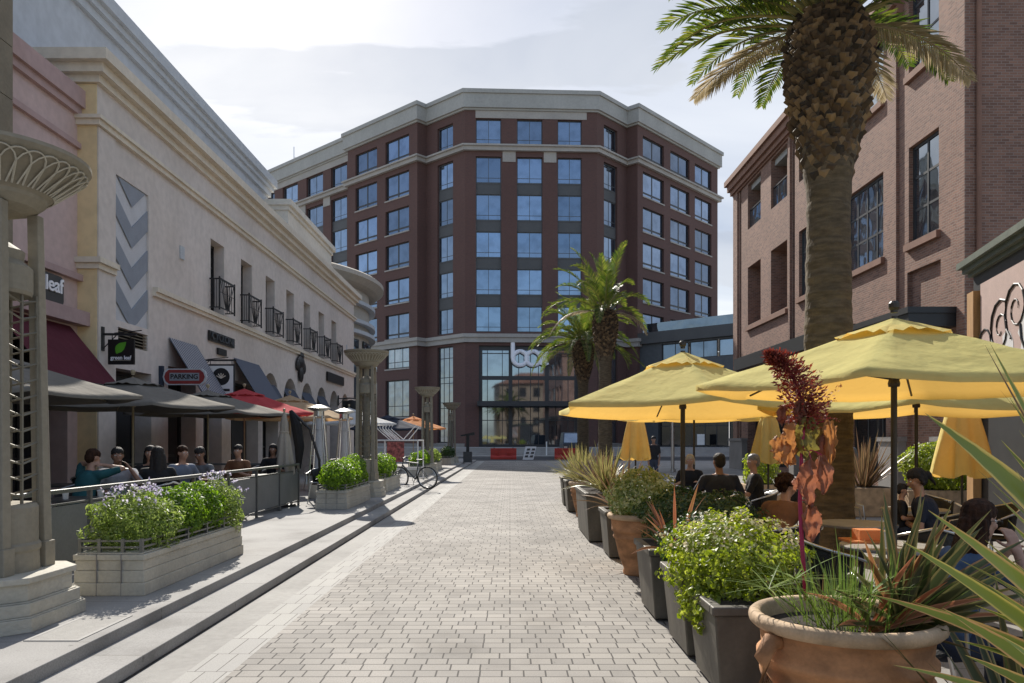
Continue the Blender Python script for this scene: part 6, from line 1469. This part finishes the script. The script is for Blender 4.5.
# ------------------------------------------------------------------ palms
def palm(x, y, H, nf, label, seed, elo=-35, ehi=85, Lf=(2.6, 3.4), s=1.0, dead=3, azb=None, boots=True, sagk=1.0):
    r_ = random.Random(seed); t = thing('palm_tree', label, 'palm tree', (x, y, 0), group='date palms')
    prof = [(.40, -.05), (.37, .3), (.35, 1), (.335, 2), (.325, 3.3), (.30, H - 3.2), (.295, H - 2.9), (.305, H - 2.65), (.335, H - 2.35), (.385, H - 2.05), (.45, H - 1.7), (.52, H - 1.3), (.555, H - .9), (.55, H - .5), (.46, H - .2), (.3, H)]
    b = MB(); vs = []; fs = []; n = 36
    pp = []
    for i in range(len(prof) - 1):
        m = max(1, int((prof[i + 1][1] - prof[i][1]) / .11))
        for k in range(m): f = k / m; pp.append((prof[i][0] * (1 - f) + prof[i + 1][0] * f, prof[i][1] * (1 - f) + prof[i + 1][1] * f))
    pp.append(prof[-1])
    for i, (rr, zz) in enumerate(pp):
        for k in range(n):
            a = 2 * pi * k / n; q = rr * (1 + .035 * ((i % 2) - .5) + .05 * mnoise.noise(V((cos(a) * 2, sin(a) * 2, zz * 3)))); vs.append((x + q * cos(a), y + q * sin(a), zz))
    for i in range(len(pp) - 1):
        for k in range(n): k2 = (k + 1) % n; fs.append((i * n + k, i * n + k2, (i + 1) * n + k2, (i + 1) * n + k))
    b.add(vs, fs); tr = b.build('trunk', M['palmtrunk'], t)
    # persistent leaf bases on the bulge
    b = MB()
    def rad(z):
        for i in range(len(prof) - 1):
            if prof[i][1] <= z <= prof[i + 1][1]: f = (z - prof[i][1]) / (prof[i + 1][1] - prof[i][1]); return prof[i][0] * (1 - f) + prof[i + 1][0] * f
        return .3
    rows = 40
    for j in range(rows):
        z = H - 2.45 + 2.4 * j / rows; rr = rad(z); m = max(12, int(2 * pi * rr / .16))
        for k in range(m):
            a = 2 * pi * (k + .5 * (j % 2)) / m + r_.uniform(-.05, .05); d = V((cos(a), sin(a), 0)); u_ = V((-sin(a), cos(a), 0)); c = V((x, y, z)) + d * (rr - .03)
            w_ = .095 * r_.uniform(.75, 1.2); hh = r_.uniform(.045, .075); out = r_.uniform(.06, .15) * (.35 + .65 * min(1, j / 14))
            tl, tr_ = c + u_ * w_ * .62 + V((0, 0, hh)) + d * out * .75, c - u_ * w_ * .62 + V((0, 0, hh)) + d * out * .75
            bl, br_, tp = c + u_ * w_ * .9 - V((0, 0, hh * .3)), c - u_ * w_ * .9 - V((0, 0, hh * .3)), c + V((0, 0, hh * .35)) + d * out
            bt = c - V((0, 0, hh)) + d * out * .35
            b.add([bl, br_, tr_, tl, tp, bt], [(0, 4, 3), (4, 1, 2), (4, 2, 3), (0, 5, 4), (5, 1, 4)])
    b.build('leaf_bases', M['boot'], tr)
    fr = MB(); ra = MB(); dd = MB()
    for i in range(nf):
        f = i / nf; el = radians(elo + (ehi - elo) * (f ** .85)); az = i * 2.39996 + r_.uniform(-.2, .2)
        if azb: az = azb[0] + (azb[1] - azb[0]) * ((i * .618) % 1.0)
        isdead = i < dead; Lg = r_.uniform(*Lf) * (1 if not isdead else .85)
        p = V((x, y, H - .15 + .2 * f)) + V((cos(az), sin(az), 0)) * (.42 * (1 - f * .6)); d = V((cos(az) * cos(el), sin(az) * cos(el), sin(el)))
        sag = r_.uniform(.10, .17) * (1.0 if el > 0 else .6) * sagk; pts = [p.copy()]; K = 16; st = Lg / K
        for k in range(K):
            d = (d + V((0, 0, -sag * (.35 + .9 * k / K)))).normalized(); p = p + d * st; pts.append(p.copy())
        (dd if isdead else ra).tube(pts, [.028 * (1 - .85 * k / K) for k in range(K + 1)], 5, caps=False)
        side0 = V((-sin(az), cos(az), 0)); roll = r_.uniform(-.5, .5)
        NL = 46 * 1
        for q in range(NL):
            s_ = .12 + .87 * q / (NL - 1); ii = s_ * K; k = min(K - 1, int(ii)); ff = ii - k; c = pts[k].lerp(pts[k + 1], ff); tg = (pts[k + 1] - pts[k]).normalized(); up = side0.cross(tg).normalized() * -1
            if up.z < 0: up = -up
            ll = (.10 + .40 * sin(pi * min(1, s_ * .95 + .05)) ** .7) * r_.uniform(.85, 1.1) * s
            for sg in (-1, 1):
                ang = r_.uniform(.15, .55); dl = (side0 * sg * cos(ang) + up * sin(ang) * (1 if not isdead else -.6)).normalized(); dl = (dl * .8 + tg * (.55 + .5 * s_)).normalized(); dl.rotate(Matrix.Rotation(roll * .3, 3, tg))
                e = c + dl * ll * .55; e2 = e + (dl + V((0, 0, -.28))).normalized() * ll * .45; wv = tg.cross(dl).cross(dl).normalized() * .017
                (dd if isdead else fr).add([c - wv * .5, c + wv * .5, e + wv, e2, e - wv], [(0, 1, 2, 3, 4)])
    cr_ = fr.build('crown', M['frond'], t); ra.build('leaf_stems', M['rachis'], cr_)
    if dead: dd.build('dry_fronds', M['deadfrond'], cr_)
    return t
palm(4.60, 11.2, 7.85, 64, 'big near date palm with a pineapple shaped leaf base bulge, rising from the patio', 3, elo=4, dead=4, Lf=(2.1, 2.75), sagk=.62)
palm(4.55, 37.0, 7.9, 26, 'far date palm with upright wind-blown fronds and a round bulge', 8, elo=5, ehi=88, dead=3, Lf=(2.4, 3.4), azb=(.2, 5.2))
palm(4.20, 44.5, 7.4, 46, 'far date palm left of the upright one, fronds drooping beside the glass entrance', 9, elo=-8, ehi=80, dead=0, Lf=(2.8, 3.7))

flax('flax_plant', (2.35, 3.35, .02), 46, (.7, 1.2), .06, 'phormD', 'dark green flax standing between the big pot and the nearest table', 29, spread=(.02, .75), droop=(0, .12), base_r=.15, seg=9)
flax('flax_plant', (2.05, 5.05, .02), 30, (.7, 1.05), .05, 'phormD', 'dark flax behind the big pot beside the bright green plant', 30, spread=(.02, .6), droop=(0, .12), base_r=.15, seg=9)

b = MB()
for (tx, ty, tz, wd) in ((1.62, 3.55, 1.20, .035), (1.40, 3.3, .86, .03), (1.30, 3.4, .98, .03), (1.95, 3.45, 1.02, .035), (2.15, 3.45, .95, .035), (1.78, 3.4, 1.15, .03), (2.05, 3.6, 1.28, .035), (2.3, 3.4, .88, .03)):
    blade(b, (1.76 + rp.uniform(-.1, .1), 3.74, .72), (tx, ty, tz), wd, rp, droop=.1, seg=9, fold=.35, side=(V((tx, ty, tz)) - V((1.76, 3.74, .72))).cross(V((rp.uniform(-.6, .6), -.85, .3))))
tag(b.build('bronze_flax', M['phormR'], origin=(1.76, 3.74, .72), smooth=True), 'few coral and bronze blades among the green sedge in the large terracotta pot', 'plant')
# ------------------------------------------------------------------ people
def capsule(mb, p0, p1, r0, r1, n=12):
    p0, p1 = V(p0), V(p1); d = p1 - p0
    if d.length < 1e-5: d = V((0, 0, 1e-4))
    u = d.normalized(); a = u.orthogonal().normalized(); b = u.cross(a); rings = []
    for t in (-90, -60, -30, 0): rings.append((p0 + u * r0 * sin(radians(t)), r0 * cos(radians(t))))
    for t in (0, 30, 60, 90): rings.append((p1 + u * r1 * sin(radians(t)), r1 * cos(radians(t))))
    vs = [c + a * (cos(2 * pi * k / n) * max(r, 1e-4)) + b * (sin(2 * pi * k / n) * max(r, 1e-4)) for c, r in rings for k in range(n)]
    fs = [(i * n + k, i * n + (k + 1) % n, (i + 1) * n + (k + 1) % n, (i + 1) * n + k) for i in range(len(rings) - 1) for k in range(n)]
    fs += [tuple(range(n - 1, -1, -1)), tuple(range((len(rings) - 1) * n, len(rings) * n))]
    mb.add(vs, fs)
def ellips(mb, c, R, rot=None, n=16, m=12):
    c = V(c); vs = []; fs = []
    vs.append(c + ((rot @ V((0, 0, -R[2]))) if rot else V((0, 0, -R[2]))))
    for i in range(1, m):
        ph = -pi / 2 + pi * i / m
        for k in range(n):
            q = V((R[0] * cos(ph) * cos(2 * pi * k / n), R[1] * cos(ph) * sin(2 * pi * k / n), R[2] * sin(ph))); vs.append(c + (rot @ q if rot else q))
    vs.append(c + ((rot @ V((0, 0, R[2]))) if rot else V((0, 0, R[2])))); L_ = len(vs) - 1
    for k in range(n): fs.append((0, 1 + (k + 1) % n, 1 + k)); fs.append((L_, L_ - n + k, L_ - n + (k + 1) % n))
    for i in range(m - 2):
        for k in range(n): a = 1 + i * n; fs.append((a + k, a + (k + 1) % n, a + n + (k + 1) % n, a + n + k))
    mb.add(vs, fs)
JOBS = []
def skin_build(mb, name, mat, parent, voxel, it=6, disp=0, dsc=.05):
    o = mb.build(name, mat, parent, smooth=True)
    r = o.modifiers.new('r', 'REMESH'); r.mode = 'VOXEL'; r.voxel_size = voxel
    s = o.modifiers.new('s', 'SMOOTH'); s.iterations = it; s.factor = .5
    JOBS.append((o, name, mat, disp, dsc)); return o
def finish_skins():
    bpy.context.view_layer.update(); dg = bpy.context.evaluated_depsgraph_get()
    new = [bpy.data.meshes.new_from_object(o.evaluated_get(dg)) for (o, *_r) in JOBS]
    for (o, name, mat, disp, dsc), me in zip(JOBS, new):
        o.modifiers.clear(); me.name = name; o.data = me
        if disp:
            for v in me.vertices: v.co += v.normal * disp * (mnoise.noise(v.co / dsc + V((3, 7, 1))) + .5 * mnoise.noise(v.co / dsc * 2.3))
        me.polygons.foreach_set('use_smooth', [True] * len(me.polygons))
        if not me.materials: me.materials.append(mat)
def ik(s, h, l1, l2, pole):
    s, h = V(s), V(h); d = h - s; L_ = d.length
    if L_ > (l1 + l2) * .995: h = s + d.normalized() * (l1 + l2) * .995; d = h - s; L_ = d.length
    a = (l1 * l1 - l2 * l2 + L_ * L_) / (2 * L_); hh = sqrt(max(0, l1 * l1 - a * a)); u = d / L_; p = V(pole) - u * V(pole).dot(u); p.normalize()
    return s + u * a + p * hh, h
def hand(mb, w_, dirv, palm_n, curl=.5, s=1.0, side=1):
    """palm, four unequal bent fingers and a thumb leaving the side of the palm"""
    f = V(dirv).normalized(); n = V(palm_n); n = (n - f * n.dot(f)).normalized(); sd_ = f.cross(n) * side; w_ = V(w_)
    for k in (-1.2, -.4, .4, 1.2): capsule(mb, w_ + sd_ * k * .013 * s, w_ + f * .085 * s + sd_ * k * .019 * s, .017 * s, .013 * s, 8)
    for k, Lg in ((-1.5, .062), (-.5, .075), (.5, .080), (1.5, .072)):
        p = w_ + f * .085 * s + sd_ * k * .0195 * s; d = f.copy(); r = .0088 * s
        for j, q in enumerate((.45, .32, .23)):
            d = (d + n * curl * (.6 + .4 * j)).normalized(); e = p + d * Lg * q * s * 1.25; capsule(mb, p, e, r, r * .9, 7); p = e; r *= .9
    p = w_ + f * .03 * s + sd_ * .028 * s; d = (f * .6 + sd_ * .75 + n * .25).normalized(); e = p + d * .042 * s; capsule(mb, p, e, .0125 * s, .0105 * s, 8); d = (d + f * .5 + n * curl * .6 - sd_ * .2).normalized(); capsule(mb, e, e + d * .034 * s, .0105 * s, .0085 * s, 8)
def person(x, y, zf, rz, label, skin='skin', hair='short', hairm='hairD', shirt='c_black', trousers='c_jean', lean=.15, head=(0, 0), hands=None, s=1.0, voxel=.014, stand=False, broad=1.0, sleeve=.5, group=None, glasses=False, turn=0.0, grip=.5):
    t = thing('person', label, 'person', (x, y, zf), group=group)
    Mw = Matrix.Translation((x, y, zf)) @ Matrix.Rotation(radians(rz), 4, 'Z') @ Matrix.Scale(s, 4)
    def nb(): b = MB(); b.M = Mw; return b
    pz = .54 if not stand else .95
    pel = V((0, 0, pz)); up = V((0, sin(lean), cos(lean))); chest = pel + up * .34; nk = pel + up * .53
    B = nb(); S = nb(); T = nb(); w_ = broad
    ellips(B, pel, (.155, .11, .12)); ellips(B, pel + up * .18, (.135 * w_, .10, .16), Matrix.Rotation(-lean, 3, 'X')); ellips(B, chest + up * .02, (.155 * w_, .11, .17), Matrix.Rotation(-lean, 3, 'X'))
    S_p = [(pel + up * .05, (.175 * w_, .13, .13)), (pel + up * .19, (.160 * w_, .125, .18)), (chest + up * .03, (.180 * w_, .132, .18))]
    for c_, R in S_p: ellips(S, c_, R, Matrix.Rotation(-lean, 3, 'X'))
    ellips(T, pel - V((0, 0, .02)), (.175, .13, .125))
    hd_up = (up + V((0, -.3 * sin(lean), .5))).normalized(); hc = nk + hd_up * .185
    capsule(B, nk - up * .04, hc - hd_up * .05, .056, .050)
    Rh = Matrix.Rotation(radians(head[0]), 3, 'Z') @ Matrix.Rotation(radians(head[1]), 3, 'X')
    def H(q): return hc + Rh @ V(q)
    ellips(B, H((0, -.008, .022)), (.075, .094, .092), Rh); ellips(B, H((0, .030, -.045)), (.056, .062, .068), Rh); ellips(B, H((0, .052, -.085)), (.030, .032, .024), Rh)
    capsule(B, H((0, .086, .012)), H((0, .106, -.022)), .007, .012); ellips(B, H((0, .088, -.052)), (.022, .012, .010), Rh); ellips(B, H((0, .068, .034)), (.050, .018, .012), Rh)
    for q in (-1, 1): ellips(B, H((q * .076, -.005, -.008)), (.010, .018, .030), Rh); ellips(B, H((q * .038, .064, -.022)), (.024, .022, .022), Rh)
    hh = hands or [(-.18, .36, .30), (.18, .36, .30)]
    for i, q in enumerate((-1, 1)):
        sh = pel + up * .475 + V((q * .175 * w_, 0, 0)); tgt = pel + V(hh[i])
        el, hn = ik(sh, tgt, .285, .245, (q * .55, -.35, -.8))
        capsule(B, nk - up * .03, sh, .06, .052); capsule(B, sh, el, .046, .038); capsule(B, el, hn, .038, .026)
        capsule(S, nk - up * .06, sh, .072, .066); capsule(S, sh, sh.lerp(el, min(1, sleeve * 1.6)), .064, .054)
        if sleeve > .7: capsule(S, el, el.lerp(hn, sleeve * .95), .050, .036)
        fd = (hn - el).normalized(); hand(B, hn, fd, (-q * .5, .1, -.8) if grip < .9 else (-q * .6, .2, .6), grip, 1.0, q)
        if stand: kn, an, toe = V((q * .10, .02, .50)), V((q * .10, -.02, .09)), V((q * .11, .13, .04))
        else: kn, an, toe = V((q * .13, .42, .50)), V((q * .13, .40, .10)), V((q * .14, .54, .045))
        hp = pel + V((q * .09, 0, -.03)); capsule(B, hp, kn, .080, .055); capsule(B, kn, an, .052, .036); capsule(B, an, toe, .04, .034)
        capsule(T, hp, kn, .096, .068); capsule(T, kn, an + V((0, 0, .02)), .066, .052)
    skin_build(B, 'body', M[skin], t, voxel, it=3)
    skin_build(S, 'shirt', M[shirt], t, max(voxel, .013), it=8, disp=.006, dsc=.07)
    skin_build(T, 'trousers', M[trousers], t, max(voxel, .02), it=8, disp=.004, dsc=.08)
    G = nb(); rr = random.Random(hash(label) % 1000 if False else len(label) * 7 + int(x * 10))
    ellips(G, H((0, -.010, .050)), (.083, .099, .078), Rh); ellips(G, H((0, -.042, .0)), (.079, .068, .088), Rh)
    if hair in ('long', 'curly', 'tied'):
        for q in (-1, 1): capsule(G, H((q * .070, -.01, .03)), H((q * .076, -.025, -.06)), .024, .020)
    if hair == 'long':
        for q in (-1, 1): capsule(G, H((q * .070, -.035, -.02)), hc + Rh @ V((q * .085, -.06, -.12)) + V((0, 0, -.10)), .036, .036)
        capsule(G, H((0, -.05, -.02)), hc + Rh @ V((0, -.08, -.15)) + V((0, -.01, -.12)), .070, .062)
    if hair == 'tied': ellips(G, H((0, -.115, .01)), (.042, .045, .04), Rh); capsule(G, H((0, -.13, .0)), H((0, -.15, -.12)), .028, .012)
    if hair == 'curly':
        for _ in range(60):
            a = rr.uniform(0, 2 * pi); e = rr.uniform(-.6, 1.5); q = V((cos(a) * cos(e) * .10, sin(a) * cos(e) * .11 - .02, sin(e) * .10 + .02))
            if q.y > .05 and q.z < .055: continue
            ellips(G, H(q), (.026, .026, .026), None, 8, 6)
    skin_build(G, 'hair', M[hairm], t, min(voxel, .012), it=2, disp=.006 if hair != 'curly' else .008, dsc=.022)
    for q in (-1, 1):
        E = nb(); ellips(E, H((q * .031, .0755, .006)), (.0135, .012, .009), Rh, 10, 8); eo = E.build('eye', M['white'], t, smooth=True)
        E = nb(); ellips(E, H((q * .031, .084, .006)), (.006, .005, .006), Rh, 8, 6); E.build('pupil', M['dark'], eo, smooth=True)
    if glasses:
        E = nb()
        for q in (-1, 1): E.tube([H((q * .033 + .025 * cos(2 * pi * k / 16), .104, .004 + .019 * sin(2 * pi * k / 16))) for k in range(17)], .0024, 5, caps=False); E.tube([H((q * .058, .102, .008)), H((q * .080, .06, .010)), H((q * .083, -.01, .0))], .0022, 5)
        E.tube([H((-.008, .105, .008)), H((.008, .105, .008))], .0022, 5); E.build('glasses', M['dark'], t)
    return t
GR = 'people seated on the patio under yellow parasols'; GL = 'people seated on the left terrace'
person(2.50, 4.50, -.03, -88, 'person with long brown hair and glasses in a blue T-shirt, eating at the nearest table', hair='long', hairm='hairB', shirt='c_blue', lean=.38, head=(8, -8), hands=[(-.10, .42, .42), (.08, .40, .50)], s=1.0, voxel=.0065, group=GR, glasses=True, broad=1.05, grip=.45)
person(4.55, 8.25, 0, 60, 'person with tied dark hair in a navy top, holding a dark haired child', hair='tied', shirt='c_navy', lean=.32, head=(20, -22), hands=[(-.02, .30, .22), (.02, .34, .30)], voxel=.009, group=GR, sleeve=.4)
person(4.22, 8.42, .38, 250, 'small dark haired child held against the person in a navy top', hair='short', shirt='c_black', lean=.1, s=.58, head=(0, -10), hands=[(-.15, .25, .2), (.15, .25, .2)], voxel=.009, group=GR)
person(3.12, 11.45, 0, 8, 'broad-backed person in a dark navy shirt, seen from behind', shirt='c_navy', lean=.12, broad=1.25, s=1.06, hands=[(-.42, .30, .16), (.36, .32, .16)], group=GR, skin='skinD')
person(3.97, 12.4, 0, 75, 'older person with thin grey hair in a black shirt, turned to the left', hairm='hairG', shirt='c_black', lean=.12, broad=1.15, s=1.04, head=(30, 0), group=GR)
person(3.50, 15.05, 0, 165, 'blond person in black facing the camera between two parasol poles', hair='tied', hairm='hairF', shirt='c_black', lean=.1, group=GR)
person(2.78, 8.15, 0, -40, 'curly haired person in a brown fleece leaning over a table behind the bright green plant', hair='curly', hairm='hairB', shirt='c_brown', lean=.62, head=(-60, -20), hands=[(-.2, .42, .22), (.2, .42, .22)], sleeve=.95, voxel=.009, group=GR)
person(7.75, 17.9, 0, 150, 'blond person in a pale top standing at the back of the patio', voxel=.018, hair='long', hairm='hairF', shirt='c_grey', stand=True, lean=.05, hands=[(-.22, .1, .0), (.22, .2, .05)])
person(5.0, 27.0, 0, 180, 'person in dark clothes standing beside the folded parasol in the distance', voxel=.025, shirt='c_black', stand=True, lean=.02, hands=[(-.2, .05, -.05), (.2, .05, -.05)], skin='skinD')
for (x, y, rz, kw, lab) in (
    (-5.72, 10.3, -20, dict(hair='short', hairm='hairB', shirt='c_teal', lean=.35, hands=[(-.12, .25, .60), (.14, .26, .58)], head=(-10, -15)), 'diner in a teal shirt with hands raised to the face'),
    (-5.58, 11.0, -150, dict(hair='short', shirt='c_white', lean=.25, hands=[(-.15, .30, .52), (.2, .4, .22)], broad=1.15, skin='skinD'), 'broad diner in a white shirt beside the one in teal'),
    (-5.65, 12.2, -165, dict(hair='long', shirt='c_black', lean=.1), 'diner with long black hair facing the camera'),
    (-4.99, 11.0, 30, dict(hair='long', shirt='c_black', lean=.15), 'diner with long dark hair seen from behind at the railing'),
    (-5.38, 12.6, -120, dict(hair='short', hairm='hairB', shirt='c_light', lean=.15, hands=[(-.4, .30, .25), (.35, .35, .25)], broad=1.1), 'diner in a light blue shirt reaching across the table'),
    (-5.27, 13.55, 160, dict(hair='short', shirt='c_grey', lean=.35, head=(10, -20), skin='skinD'), 'diner in dark grey bending over the table'),
    (-5.25, 15.1, 170, dict(hair='short', shirt='c_brown', lean=.15), 'diner in a reddish brown top farther along the railing'),
    (-5.18, 17.0, 180, dict(hair='long', shirt='c_black', lean=.1, skin='skinD'), 'last diner in black beside the folded beige parasol')):
    person(x, y, .19, rz, lab, group=GL, voxel=.015, **kw)
finish_skins()
